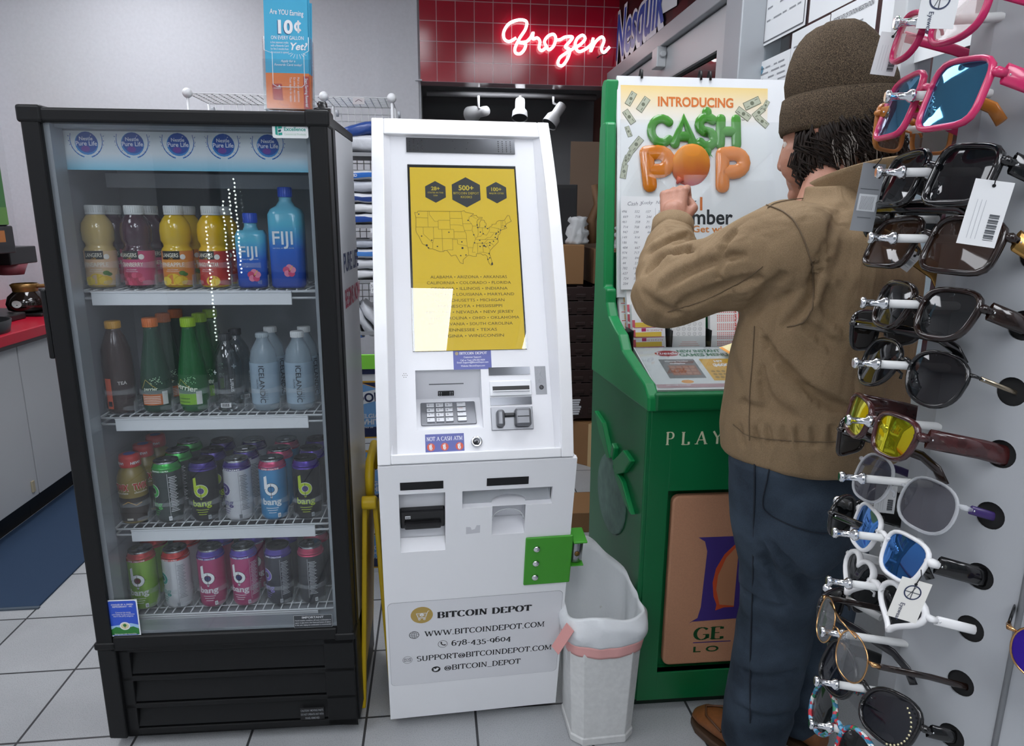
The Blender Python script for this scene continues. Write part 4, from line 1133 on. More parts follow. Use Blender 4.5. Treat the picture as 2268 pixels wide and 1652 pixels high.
# right-hand strips, slot, coin mouth, braille plate, lock
MG = mat('#55575b', .14, .95)
for y0, y1 in ((.189, .207), (.121, .1385)): ubox(.2475, .341, y0, y1, 0, .0012).build('mirror_strip', MG, kk)
sl = ubox(.2475, .342, .141, .176, 0, .004).build('receipt_slot', WHITE, kk, .002)
ubox(.254, .337, .153, .163, .0035, .0046).build('slot_mouth', mat('#0b0b0c', .4), sl)
ubox(.254, .337, .151, .153, .0035, .009).build('slot_lip', WHITE, sl)
cr = ubox(.2475, .341, .065, .1165, 0, .003).build('card_reader', mat('#85878b', .3, .6), kk, .001)
GM = mat('#77797d', .32, .6)
MB().box(.259, .276, .071, .109, .002, .022, UF).build('reader_jaw', GM, cr, .006, 3)
MB().box(.299, .335, .071, .111, .002, .024, UF).build('reader_jaw', GM, cr, .006, 3)
MB().box(.276, .299, .094, .102, .001, .014, UF).build('reader_bridge', mat('#2b2c2f', .4), cr, .002)
a = uart(off=.0245); a.rect(.303, .0905, .329, .0925, INK, 1); a.build('reader_slit', cr)
br = ubox(.352, .377, .143, .207, 0, .0012).build('braille_plate', mat('#8b8d91', .4, .6), kk)
mb = MB()
rr_ = random.Random(5)
for i in range(26): mb.ball(UF @ Vector((.355 + .0022 * rr_.randint(0, 8), .165 + .0022 * rr_.randint(0, 17), .0012)), .0007, None, 6)
mb.build('braille_dots', mat('#a2a4a8', .35, .6), br)
MB().lathe([(.0052, 0), (.0052, .001), (.0035, .0012), (.003, -.002)], 16, UF @ Matrix.Translation((.365, .1585, .0012))).build('audio_jack', mat('#1a1a1c', .3), br)
lk = MB().lathe([(.0128, 0), (.0128, .004), (.011, .006), (.0075, .006), (.007, .0045), (.001, .0045)], 28, UF @ Matrix.Translation((.213, .042, 0)), caps=False).build('key_lock', CHROME, kk)
MB().lathe([(.003, 0), (.003, .007), (.0006, .0075)], 12, UF @ Matrix.Translation((.213, .042, 0))).build('lock_core', mat('#3b3b3f', .3, .6), lk)

# lower cabinet
SL = math.hypot(YBm, ZM - .03)
el = Vector((0, -YBm, ZM - .03)).normalized(); nl = Vector((0, -el.z, el.y))
LF = Matrix(((1, 0, 0, 0), (0, el.y, nl.y, YBm), (0, el.z, nl.z, .03), (0, 0, 0, 1)))    # x, up, out from the bottom edge
LWD = .436
lb = MB()
xs = [0, .042, .143, .181, .249, .325, .385, LWD]; ys = [0, .534, .568, .646, .692, .7225, SL - .004]
def hole(i, j):
    xm, ym = (xs[i] + xs[i + 1]) / 2, (ys[j] + ys[j + 1]) / 2
    if .042 < xm < .143 and .534 < ym < .7225 and not ym > .6925: return True
    if .181 < xm < .385 and .646 < ym < .692: return True
    if .249 < xm < .325 and .568 < ym < .646: return True
    return False
for i in range(len(xs) - 1):
    for j in range(len(ys) - 1):
        if not hole(i, j): lb.box(xs[i], xs[i + 1], ys[j], ys[j + 1], -.014, 0, LF)
lb.build('lower_door', KW, kk)
body = [(YBm + .016, .03), (.016, ZM - .004), (.5, ZM - .004), (.5, .03)]
e1 = MB()
e1.prism(body, 0, .012, YZ).prism(body, LWD - .012, LWD, YZ).prism([(.47, .03), (.47, ZM - .004), (.5, ZM - .004), (.5, .03)], .012, LWD - .012, YZ).prism([(YBm + .016, .03), (.5, .03), (.5, .045), (YBm + .014, .045)], .012, LWD - .012, YZ)
e1.prism([(.016, ZM - .02), (.5, ZM - .02), (.5, ZM - .004), (.012, ZM - .004)], .012, LWD - .012, YZ)
e1.build('lower_body', KW, kk, .002)
MB().box(.05, LWD - .05, YBm + .06, .46, 0, .03).build('plinth', mat('#3a3b3d', .6), kk)
def lbox(x0, x1, y0, y1, z0, z1, mb=None): return (mb or MB()).box(x0, x1, y0, y1, z0, z1, LF)
DM = mat('#1c1c1e', .15, .5)
lbox(.0455, .139, .703, .7225, .0, .001).build('display_strip', DM, kk); lbox(.2345, .3285, .703, .7225, .0, .001).build('display_strip', DM, kk)
# note acceptor bay
bay = lbox(.042, .143, .534, .692, -.04, -.026).build('acceptor_bay', KW2, kk)
MB().add([LF @ Vector(q) for q in ((.042, .534, -.001), (.143, .534, -.001), (.143, .556, -.025), (.042, .556, -.025), (.042, .692, -.026), (.143, .692, -.026), (.143, .692, -.001), (.042, .692, -.001))][:4], [(0, 1, 2, 3)]).build('bay_sill', KW2, bay)
MB().add([LF @ Vector(q) for q in ((.042, .692, -.026), (.143, .692, -.026), (.143, .692, -.001), (.042, .692, -.001))], [(0, 1, 2, 3)]).build('bay_lintel', KW2, bay)
ac = lbox(.0435, .1425, .594, .641, -.026, -.008).build('note_acceptor', mat('#121214', .25), bay, .003)
lbox(.052, .134, .598, .6125, -.02, .004).build('acceptor_mouth', mat('#1a1a1c', .3), ac, .004)
a = Art(lambda x, y, e: LF @ Vector((x, y, -.0078 + e))); a.rect(.054, .6205, .066, .6285, mat('#d5d6d8', .4), 1).text('mei', .06, .6222, .0065, INK, 2, 'CENTER', .02); a.build('acceptor_badge', ac)
# dispenser tray
tr = MB().box(.181, .385, .646, .692, -.05, -.046, LF).box(.249, .325, .568, .646, -.052, -.048, LF)
v = [LF @ Vector(q) for q in ((.181, .646, -.002), (.385, .646, -.002), (.385, .66, -.045), (.181, .66, -.045), (.249, .568, -.001), (.325, .568, -.001), (.325, .585, -.047), (.249, .585, -.047), (.181, .692, -.002), (.385, .692, -.002), (.385, .692, -.046), (.181, .692, -.046), (.249, .646, -.002), (.249, .646, -.05), (.325, .646, -.05), (.325, .646, -.002))]
tr.add(v, [(0, 1, 2, 3), (4, 5, 6, 7), (8, 9, 10, 11), (4, 7, 13, 12), (5, 15, 14, 6)])
dt = tr.build('dispenser_tray', KW2, kk)
pc = [(.183, .65), (.183, .69), (.383, .69), (.383, .65), (.326, .65)] + [(.287 + .039 * math.cos(R(180 * k / 10)), .652 + .018 * math.sin(R(180 * k / 10))) for k in range(11)] + [(.248, .65)]
MB().prism(pc, -.014, -.012, LF).build('clear_flap', mat('#c9cdd1', .1, alpha=.35), dt)
for x0, x1 in ((.243, .27), (.284, .312)): MB().box(x0, x1, .678, .685, -.046, -.043, LF).build('tray_window', WHITE, dt)
for q in ((.27, .283, -.047, -.044), (.19, .235, -.049, -.047), (.32, .378, -.049, -.047)): MB().box(q[0], q[1], .655, .69, q[2], q[3], LF).build('tray_inset', mat('#9fa1a5', .3, .3), dt, .003)
MB().tube([LF @ Vector((.287 + .037 * math.cos(R(a_)), .60 + .03 * math.sin(R(a_)), -.012)) for a_ in range(0, 181, 15)], .0016, 8).build('scoop_edge', mat('#dfe2e5', .1, alpha=.7), dt)
# lettered panel on the lower door
def lart(off=0.0): return Art(lambda x, y, e: LF @ Vector((x, y, off + e)))
a = lart(); gl_ = mat('#9a9ca0', .5)
LP = (.006, .118, .43, .388)
a.rrect(*LP, .012, gl_, 1).rrect(LP[0] + .0007, LP[1] + .0007, LP[2] - .0007, LP[3] - .0007, .012, mat('#e2e3e6', .3), 2)
a.slab('BITCOIN DEPOT', .239, .3315, .0185, INK, 3, 'CENTER', width=.232, thick=.27, thin=.07, serif=.1, gap=.1)
a.slab('WWW.BITCOINDEPOT.COM', .092, .276, .0165, INK, 3, 'LEFT', width=.298, thick=.165, thin=.085)
a.slab('678-435-9604', .157, .2385, .0165, INK, 3, 'LEFT', width=.15, thick=.165, thin=.095)
a.slab('SUPPORT@BITCOINDEPOT.COM', .071, .196, .0165, INK, 3, 'LEFT', width=.342, thick=.165, thin=.085)
a.slab('@BITCOIN_DEPOT', .139, .157, .0165, INK, 3, 'LEFT', width=.195, thick=.165, thin=.085)
gold = mat('#b89b52', .5); cw = mat('#eef0f2', .5)
cx, cy = .086, .345
a.disc(cx, cy, .0265, gold, 3, 28, .0255)
a.line([(cx + .018, cy + .012), (cx + .0145, cy + .011), (cx + .009, cy - .007), (cx - .009, cy - .007), (cx - .013, cy + .006), (cx + .012, cy + .006)], .0014, cw, 4).line([(cx - .012, cy + .0025), (cx + .011, cy + .0025)], .0008, cw, 4).line([(cx - .011, cy - .002), (cx + .01, cy - .002)], .0008, cw, 4)
a.disc(cx, cy + .001, .005, cw, 5, 14).text('o', cx, cy - .0014, .007, gold, 6, 'CENTER').ring(cx - .006, cy - .013, .0014, .0028, cw, 4, 12).ring(cx + .006, cy - .013, .0014, .0028, cw, 4, 12).line([(cx - .01, cy - .0095), (cx + .01, cy - .0095)], .0012, cw, 4)
cx, cy = .0665, .2835                           # globe
a.ring(cx, cy, .0108, .012, INK, 3).ring(cx, cy, .0108, .012, INK, 3, 20, 0, 360).line([(cx - .011, cy), (cx + .011, cy)], .001, INK, 3).line([(cx, cy - .011), (cx, cy + .011)], .001, INK, 3)
for k in (-1, 1): a.line([(cx - .0095, cy + k * .0055), (cx + .0095, cy + k * .0055)], .0009, INK, 3)
a.line(arc(cx, cy, .0055, .0112, 0, 360, 18), .0009, INK, 3)
cx, cy = .1355, .2465                           # telephone
a.ring(cx, cy, .0108, .0118, INK, 3).line(arc(cx + .004, cy + .004, .0078, .0078, 165, 285, 8), .003, INK, 3).disc(cx - .0035, cy + .0055, .0022, INK, 3, 8).disc(cx + .0055, cy - .0035, .0022, INK, 3, 8)
cx, cy = .0485, .2035                           # envelope
a.ring(cx, cy, .011, .0118, INK, 3).line([(cx - .0075, cy - .0045), (cx - .0075, cy + .0045), (cx + .0075, cy + .0045), (cx + .0075, cy - .0045), (cx - .0075, cy - .0045)], .0009, INK, 3).line([(cx - .0075, cy + .0045), (cx, cy - .0008), (cx + .0075, cy + .0045)], .0009, INK, 3).line([(cx - .0075, cy - .0045), (cx - .002, cy + .0006)], .0008, INK, 3).line([(cx + .0075, cy - .0045), (cx + .002, cy + .0006)], .0008, INK, 3)
cx, cy = .1185, .1635                           # bird
a.disc(cx, cy, .0112, INK, 3, 20, .0098).poly([(cx - .0075, cy - .004), (cx - .002, cy - .006), (cx + .0035, cy - .004), (cx + .006, cy + .001), (cx + .0085, cy + .0035), (cx + .006, cy + .0035), (cx + .004, cy + .0055), (cx + .001, cy + .0045), (cx, cy + .001), (cx - .0065, cy + .0045), (cx - .0065, cy + .0005), (cx - .004, cy - .0025)], cw, 4)
a.build('contact_panel', kk, 'white panel of black contact lettering')
a = lart(); a.poly([(.19, .575), (.222, .577), (.222, .598), (.214, .598), (.21, .588), (.203, .586), (.2, .594), (.19, .595)], mat('#cfd0d4', .6), 1); a.build('torn_tape', kk)
# green security hasp round the right edge
GRN = mat('#3f9a26', .4, bump=.1, bscale=300)
hp = MB().box(.329, .442, .416, .556, 0, .006, LF).box(.436, .4425, .416, .556, -.06, .006, LF)
ha = hp.build('lock_hasp', GRN, kk, .003, 3); ha['label'] = 'green steel hasp'
for y in (.524, .482, .440):
    MB().lathe([(.0088, 0), (.0082, .003), (.005, .0052), (.001, .006)], 18, LF @ Matrix.Translation((.356, y, .006))).build('bolt', CHROME, ha)
MB().box(.443, .476, .535, .54, -.045, .012, LF).build('lock_shroud', GRN, ha, .002)
MB().box(.443, .474, .462, .465, -.045, .004, LF).build('lock_shroud', GRN, ha, .002)
pl = MB().cyl(LF @ Vector((.457, .468, -.02)), LF @ Vector((.457, .534, -.02)), .0175, n=28).build('padlock', mat('#9b9da1', .25, .9), ha, .001)
MB().lathe([(.0065, 0), (.0065, .002), (.001, .0022)], 16, LF @ Matrix.Translation((.457, .495, -.003)) ).build('lock_core', mat('#8a6a3a', .3, .8), pl)
# ------------------------------------------------------------ green lottery play stand
SM_ = Matrix.Translation((.331, 1.6, 0)) @ Matrix.Rotation(R(5.5), 4, 'Z')
st = thing('lottery_stand', 'green moulded lottery play stand with a tall white sign, right of the waste bin', 'lottery stand', M=SM_)
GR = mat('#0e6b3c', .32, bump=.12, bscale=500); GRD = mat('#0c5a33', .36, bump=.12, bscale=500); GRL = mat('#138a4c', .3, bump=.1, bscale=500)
SW = .535
fl = lambda v: -.005 - .085 * v
def flare(poly, th, right=False, u_in=0.0):
    """upright side plate following the outward flare of the moulding"""
    m = MB(); n = len(poly); vs = []
    for k in (0, 1):
        for v, z in poly:
            u = fl(v) + u_in + th * k
            if right: u = SW - u
            vs.append((u, v, z))
    m.add(vs, [tuple(range(n))[::-1], tuple(range(n, 2 * n))] + [(i, (i + 1) % n, n + (i + 1) % n, n + i) for i in range(n)])
    return m
CHK = [(-.014, .842), (-.012, .878), (.02, .905), (.10, .927), (.19, .956), (.222, .992), (.265, 1.008), (.31, 1.03), (.335, 1.065), (.338, 1.102), (.362, 1.108), (.378, 1.3), (.396, 1.55), (.40, 1.558), (.43, 1.558), (.455, 1.55), (.455, .842)]
for r_ in (False, True):
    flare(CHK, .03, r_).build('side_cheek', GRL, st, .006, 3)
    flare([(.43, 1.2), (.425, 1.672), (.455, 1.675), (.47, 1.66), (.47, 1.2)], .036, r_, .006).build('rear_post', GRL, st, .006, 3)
# body below
SIDE = [(0.0, .03), (.0, .845), (.455, .845), (.43, .03)]
for r_ in (False, True):
    flare(SIDE, .02, r_, .004).build('body_side', GR, st, .003)
fb = MB()
PX0, PX1, PZ0, PZ1 = .062, SW - .062, .112, .632
fb.box(.01, PX0, -.004, .02, .03, .845).box(PX1, SW - .01, -.004, .02, .03, .845).box(PX0, PX1, -.004, .02, PZ1, .845).box(PX0, PX1, -.004, .02, .03, PZ0).box(PX0, PX1, .03, .05, PZ0, PZ1)
fb.box(PX0 - .002, PX0, 0, .035, PZ0, PZ1).box(PX1, PX1 + .002, 0, .035, PZ0, PZ1).box(PX0, PX1, 0, .035, PZ0 - .002, PZ0).box(PX0, PX1, 0, .035, PZ1, PZ1 + .002)
fb.build('body_front', GR, st, .003)
MB().box(.012, SW - .012, -.016, .04, .842, .888).build('front_lip', GR, st, .008, 3)
MB().box(-.01, SW + .01, .02, .42, 0, .03).build('stand_foot', mat('#11261b', .6), st)
MB().box(-.02, SW + .02, .42, .44, .03, 1.2).build('back_panel', GR, st)
# side emblem: raised fruit with leaves
MS = lambda v, z, e: Vector((fl(v) + .004 - e, v, z))
mb = MB()
def sprism(pts, e0, e1):
    n = len(pts)
    vs = [MS(v, z, e0) for v, z in pts] + [MS(v, z, e1) for v, z in pts]
    mb.add(vs, [tuple(range(n))[::-1], tuple(range(n, 2 * n))] + [(i, (i + 1) % n, n + (i + 1) % n, n + i) for i in range(n)])
mb = MB(); sprism([(.23 + .12 * math.cos(R(a_)), .53 + .115 * math.sin(R(a_))) for a_ in range(0, 360, 15)], -.001, .006); mb.build('fruit_emblem', mat('#6d8a80', .5, spread=.2, bscale=25), st, .003)
for pts in ([(.2, .64), (.12, .70), (.06, .69), (.11, .64), (.17, .61)], [(.2, .63), (.12, .61), (.04, .55), (.09, .56), (.17, .6)], [(.22, .64), (.3, .72), (.38, .735), (.33, .68), (.25, .63)], [(.2, .64), (.19, .68), (.21, .69), (.22, .65)]):
    mb = MB(); sprism(pts, -.001, .014); mb.build('leaf_emblem', GRL, st, .003)
# copper door with the emblem
cp = MB()
w_, h_ = .372, .486
pts = []
for cx, cz, a0 in ((w_ - .02, h_ - .02, 0), (.02, h_ - .02, 90), (.02, .02, 180), (w_ - .02, .02, 270)): pts += arc(cx, cz, .02, .02, a0, a0 + 90, 6)
cp.prism(pts, 0, .022, Matrix(((1, 0, 0, .078), (0, 0, -1, .024), (0, 1, 0, .129), (0, 0, 0, 1))))
cd = cp.build('storage_door', mat('#c08c6c', .55, bump=.15, bscale=300, spread=.05), st, .006, 3); cd['label'] = 'salmon coloured door'
a = Art(front(0, .0015, 0))
nb, og, dg = mat('#43327c', .5), mat('#c9502a', .5), mat('#0f4a24', .5)
a.poly([(.152, .500), (.29, .500), (.29, .262), (.148, .258), (.142, .252), (.165, .268), (.172, .3), (.178, .46), (.17, .488)], nb, 1)
a.poly([(.262, .488), (.225, .45), (.205, .41), (.199, .37), (.204, .33), (.214, .305), (.212, .288), (.235, .296), (.262, .296)], og, 2)
a.poly([(.262, .478), (.23, .44), (.212, .39), (.21, .35), (.222, .305), (.262, .3)], mat('#b9805c', .55), 3)
a.slab('GE', .158, .203, .036, dg, 2, 'LEFT', width=.083, thick=.2, thin=.06)
a.rect(.158, .1935, .262, .196, nb, 2)
a.text('L O', .160, .166, .0235, dg, 2, 'LEFT', .02, width=.07)
a.build('door_emblem', cd)
a = Art(front(0, -.0042, 0))
for ch, u, w in (('P', .048, .022), ('L', .087, .023), ('A', .124, .03), ('Y', .166, .028), ('R', .222, .026)):
    a.slab(ch, u, .754, .033, mat('#d8d9b8', .5), 1, 'LEFT', width=w, thick=.17, thin=.06)
a.build('front_lettering', st)
# writing surface
TT = Matrix(((1, 0, 0, 0), (0, math.cos(R(15)), -math.sin(R(15)), .0), (0, math.sin(R(15)), math.cos(R(15)), .888), (0, 0, 0, 1)))
MB().box(.022, SW - .022, .004, .235, -.02, 0, TT).box(.022, SW - .022, .004, .24, 0, .004, TT).build('writing_top', mat('#c9cccd', .35), st)
a = Art(lambda x, y, e: TT @ Vector((x, y, .0042 + e)))
a.rect(.026, .01, SW - .026, .232, mat('#d9dcdd', .4), 1)
a.rect(.026, .012, .30, .03, mat('#b58d93', .5), 2)
a.text('NEW GAME AVAILABLE', .05, .022, .006, WHITE, 3, 'LEFT', .02)
a.disc(.105, .2, .035, mat('#b03a3e', .45), 2, 24, .017).text('Tuesday', .105, .194, .021, WHITE, 3, 'CENTER', .02, shear=.25)
gtx = mat('#3d7a58', .45)
a.text('NEW INSTANT', .135, .205, .022, gtx, 2, 'LEFT', .04, width=.12).text('GAMES MENU', .135, .182, .022, gtx, 2, 'LEFT', .04, width=.135)
a.rect(.07, .06, .165, .165, mat('#6d6f70', .5), 2).rect(.085, .075, .158, .13, mat('#8d5a45', .5), 3)
for i in range(4):
    for j in range(3): a.rect(.088 + .017 * i, .079 + .017 * j, .101 + .017 * i, .091 + .017 * j, mat('#a87660', .5), 4)
a.text('Winning Number', .115, .15, .009, WHITE, 3, 'CENTER', .02).text('multiplier', .115, .137, .011, WHITE, 3, 'CENTER', .03)
a.rect(.18, .045, .275, .165, mat('#d9a72b', .45), 2).text('HIT', .228, .145, .015, WHITE, 3, 'CENTER', .05).text('$600', .228, .122, .021, WHITE, 3, 'CENTER', .05)
for i in range(6):
    for j in range(3): a.disc(.194 + .0135 * i, .062 + .016 * j, .0055, mat('#a3802e', .5), 3, 10)
a.rect(.28, .1, .36, .205, mat('#a8542e', .5), 2)
for i in range(5):
    for j in range(5): a.disc(.29 + .015 * i, .112 + .02 * j, .006, mat(('#c98a3a', '#8d3a2a', '#6d7a2a')[(i + j) % 3], .5), 3, 8)
a.disc(.11, .042, .016, mat('#e09a3a', .45), 2, 14, .009).text('A', .1, .04, .006, mat('#b0442a', .5), 3)
a.build('game_sheet', st)
MB().box(.024, SW - .024, .008, .234, .0055, .0075, TT).build('clear_sheet', glass('#f2f4f4', 1.2), st)
# tall sign board with a clear cover
LEAN = math.atan(.1 / .57)
sg_y = Vector((0, math.sin(LEAN), math.cos(LEAN)))
SGM = Matrix(((1, 0, 0, 0), (0, sg_y.y, -sg_y.z, .33), (0, sg_y.z, sg_y.y, 1.10), (0, 0, 0, 1)))
MB().box(-.004, SW - .024, -.02, .592, -.012, 0, SGM).build('sign_board', mat('#eceef0', .35), st)
a = Art(lambda x, y, e: SGM @ Vector((x, y, e)), .0003)
pale = mat('#f1dcae', .45)
def poster_nodes(nt, b, new, link):
    tc = new('ShaderNodeTexCoord'); sp = new('ShaderNodeSeparateXYZ'); link(tc.outputs['Object'], sp.inputs[0])
    mr = new('ShaderNodeMapRange'); mr.inputs[1].default_value = 1.55; mr.inputs[2].default_value = 1.66; link(sp.outputs['Z'], mr.inputs[0])
    cr = new('ShaderNodeValToRGB'); cr.color_ramp.elements[0].color = lin('#eef0f1'); cr.color_ramp.elements[1].color = lin('#f2d488'); link(mr.outputs[0], cr.inputs[0])
    link(cr.outputs[0], b.inputs['Base Color']); b.inputs['Roughness'].default_value = .4
a.rect(.006, .0, .431, .567, node_mat('poster_print', poster_nodes), 1)
orange, green_l, oran2 = mat('#d8752e', .35), mat('#4f9a2e', .3), mat('#e08a1e', .3)
a.text('INTRODUCING', .221, .512, .036, orange, 3, 'CENTER', .03, width=.218)
# balloon letters as tubes lying on the poster
def balloon(paths, r, m, name, z=.0035):
    b = MB(); up_ = SGM.to_3x3() @ Vector((0, 0, 1))
    for p in paths:
        p = [Vector(q) for q in p]
        d0 = (p[0] - p[1]).normalized(); d1 = (p[-1] - p[-2]).normalized()
        ext = [p[0] + d0 * r * .95, p[0] + d0 * r * .8, p[0] + d0 * r * .45] + p + [p[-1] + d1 * r * .45, p[-1] + d1 * r * .8, p[-1] + d1 * r * .95]
        rs = [r * .2, r * .6, r * .9] + [r] * len(p) + [r * .9, r * .6, r * .2]
        b.tube([SGM @ Vector((q.x, q.y, z)) for q in ext], rs, 14, flat=(1, .28, up_))
    return b.build(name, m, st)
BG = mat('#3f8c22', .2, coat=.5); BO = mat('#dd7d12', .16, coat=.6)
fy = .5
def sq(p): return p
balloon([arc(.122, .443, .03, .033, 45, 315, 14)], .0125, BG, 'balloon_letter', .004)
balloon([[(.160, .408), (.185, .478), (.212, .408)], [(.17, .428), (.202, .428)]], .0142, BG, 'balloon_letter', .0045)
balloon([arc(.252, .462, .022, .02, 40, 270, 8) + arc(.252, .422, .022, .02, 90, -150, 8), [(.252, .49), (.252, .497)], [(.252, .394), (.252, .387)]], .0142, BG, 'balloon_letter', .0045)
balloon([[(.293, .478), (.291, .408)], [(.337, .478), (.339, .408)], [(.293, .444), (.337, .444)]], .0142, BG, 'balloon_letter', .0045)
balloon([[(.088, .292), (.078, .38)], [(.078, .38)] + arc(.112, .357, .03, .026, 90, -90, 8) + [(.085, .331)]], .0205, BO, 'balloon_letter', .006)
balloon([[(.298, .292), (.298, .38)], [(.298, .38)] + arc(.33, .357, .03, .026, 90, -90, 8) + [(.298, .331)]], .0205, BO, 'balloon_letter', .006)
def peach_nodes(nt, b, new, link):
    tc = new('ShaderNodeTexCoord'); nz = new('ShaderNodeTexNoise'); nz.inputs['Scale'].default_value = 16; link(tc.outputs['Object'], nz.inputs['Vector'])
    sp = new('ShaderNodeSeparateXYZ'); link(tc.outputs['Object'], sp.inputs[0]); mr = new('ShaderNodeMapRange'); mr.inputs[1].default_value = 1.385; mr.inputs[2].default_value = 1.495; link(sp.outputs['Z'], mr.inputs[0])
    ad = new('ShaderNodeMath'); ad.operation = 'MULTIPLY_ADD'; ad.inputs[1].default_value = .5; link(nz.outputs['Fac'], ad.inputs[0]); link(mr.outputs[0], ad.inputs[2])
    cr = new('ShaderNodeValToRGB'); cr.color_ramp.elements[0].position = .3; cr.color_ramp.elements[1].position = .95
    cr.color_ramp.elements[0].color = lin('#c22f3c'); cr.color_ramp.elements[1].color = lin('#ee9426'); link(ad.outputs[0], cr.inputs[0]); link(cr.outputs[0], b.inputs['Base Color']); b.inputs['Roughness'].default_value = .35
mb = MB().ball(SGM @ Vector((.205, .348, .008)), (.056, .009, .058), None, 24)
mb.tube([SGM @ Vector((.175, .31, .008)), SGM @ Vector((.165, .297, .006))], [.012, .003], 8)
mb.build('peach_emblem', node_mat('peach_print', peach_nodes), st)
a.poly([(.225, .4), (.232, .418), (.228, .425), (.218, .408)], mat('#2c6a24', .4), 20).poly([(.222, .4), (.24, .388), (.262, .376), (.27, .37), (.255, .392), (.238, .4)], mat('#3f8a2e', .4), 24)
a.text('TM', .354, .475, .007, INK, 3)
a.text('1', .238, .225, .052, orange, 3, 'CENTER', .02)
dkk = mat('#26282b', .4)
a.text('k', .212, .226, .05, dkk, 3, 'CENTER', .05)
a.text('mber.', .212, .186, .058, dkk, 3, 'LEFT', .02, width=.128)
a.text('Get winnin', .213, .163, .026, mat('#dc8a45', .4), 3, 'LEFT', .02, width=.14)
a.text('game for', .222, .128, .012, dkk, 3, 'LEFT', .005).text('(s) for', .222, .113, .012, dkk, 3, 'LEFT', .005)
# bank notes drifting round the poster
nr = random.Random(9)
n1, n2 = mat('#b9bda6', .5), mat('#6f745f', .5)
for x, y, rot, w in ((.035, .53, 60, .04), (.07, .515, 55, .044), (.03, .48, -55, .042), (.028, .44, -70, .03), (.05, .405, 50, .046), (.03, .375, 60, .034), (.015, .33, 80, .04), (.02, .36, 70, .03), (.385, .525, 25, .05), (.36, .495, -35, .046), (.405, .5, 40, .04), (.415, .475, -40, .042), (.425, .52, 60, .03)):
    ca, sa = math.cos(R(rot)), math.sin(R(rot)); hh = w * .45
    q = lambda px, py: (x + px * ca - py * sa, y + px * sa + py * ca)
    a.poly([q(-w / 2, -hh / 2), q(w / 2, -hh / 2), q(w / 2, hh / 2), q(-w / 2, hh / 2)], n2, 3).poly([q(-w * .47, -hh * .42), q(w * .47, -hh * .42), q(w * .47, hh * .42), q(-w * .47, hh * .42)], n1, 4)
    a.disc(x, y, hh * .26, n2, 5, 10).line([q(-w * .4, -hh * .2), q(-w * .2, -hh * .2)], .002, n2, 5).line([q(w * .2, hh * .2), q(w * .4, hh * .2)], .002, n2, 5)
a.build('poster', st)
MB().box(.0, SW - .03, -.006, .466, .02, .0225, SGM).build('clear_cover', glass('#fcfdfd', .8), st)
# handwritten sheet under the cover
hs = thing('handwritten_sheet', 'white sheet of handwritten numbers at the left of the lottery sign', 'paper', M=SM_ @ SGM @ Matrix.Translation((.0, .0, .0228)))
MB().box(0, .132, .0, .257, 0, .0004).build('sheet', mat('#e4e6e7', .6), hs)
a = Art(lambda x, y, e: Vector((x, y, .0005 + e)), .0002); pen = mat('#7d7f86', .6)
a.text('Cash 3', .018, .232, .015, pen, 1, 'LEFT', 0, shear=.3).text('Lucky', .06, .236, .013, pen, 1, 'LEFT', 0, shear=.35).text('Num', .1, .237, .012, pen, 1, 'LEFT', 0, shear=.3)
ns = random.Random(12)
for r_ in range(15):
    for c_ in range(4):
        a.text(str(ns.randint(11, 999)), .004 + .034 * c_ + ns.uniform(-.003, .003), .212 - .0142 * r_, .0095, pen, 1, 'LEFT', 0, shear=.25)
a.line([(.1, .0), (.098, .225)], .0005, pen, 1)
a.build('handwriting', hs)
for x in (.065, .235, .262):
    mb = MB().tube([SGM @ Vector((x, .585, .004)), SGM @ Vector((x, .606, .006)), SGM @ Vector((x, .612, -.006)), SGM @ Vector((x, .6, -.016)), SGM @ Vector((x, .58, -.016))], .0035, 8)
    mb.build('clip', mat('#111213', .4), st)
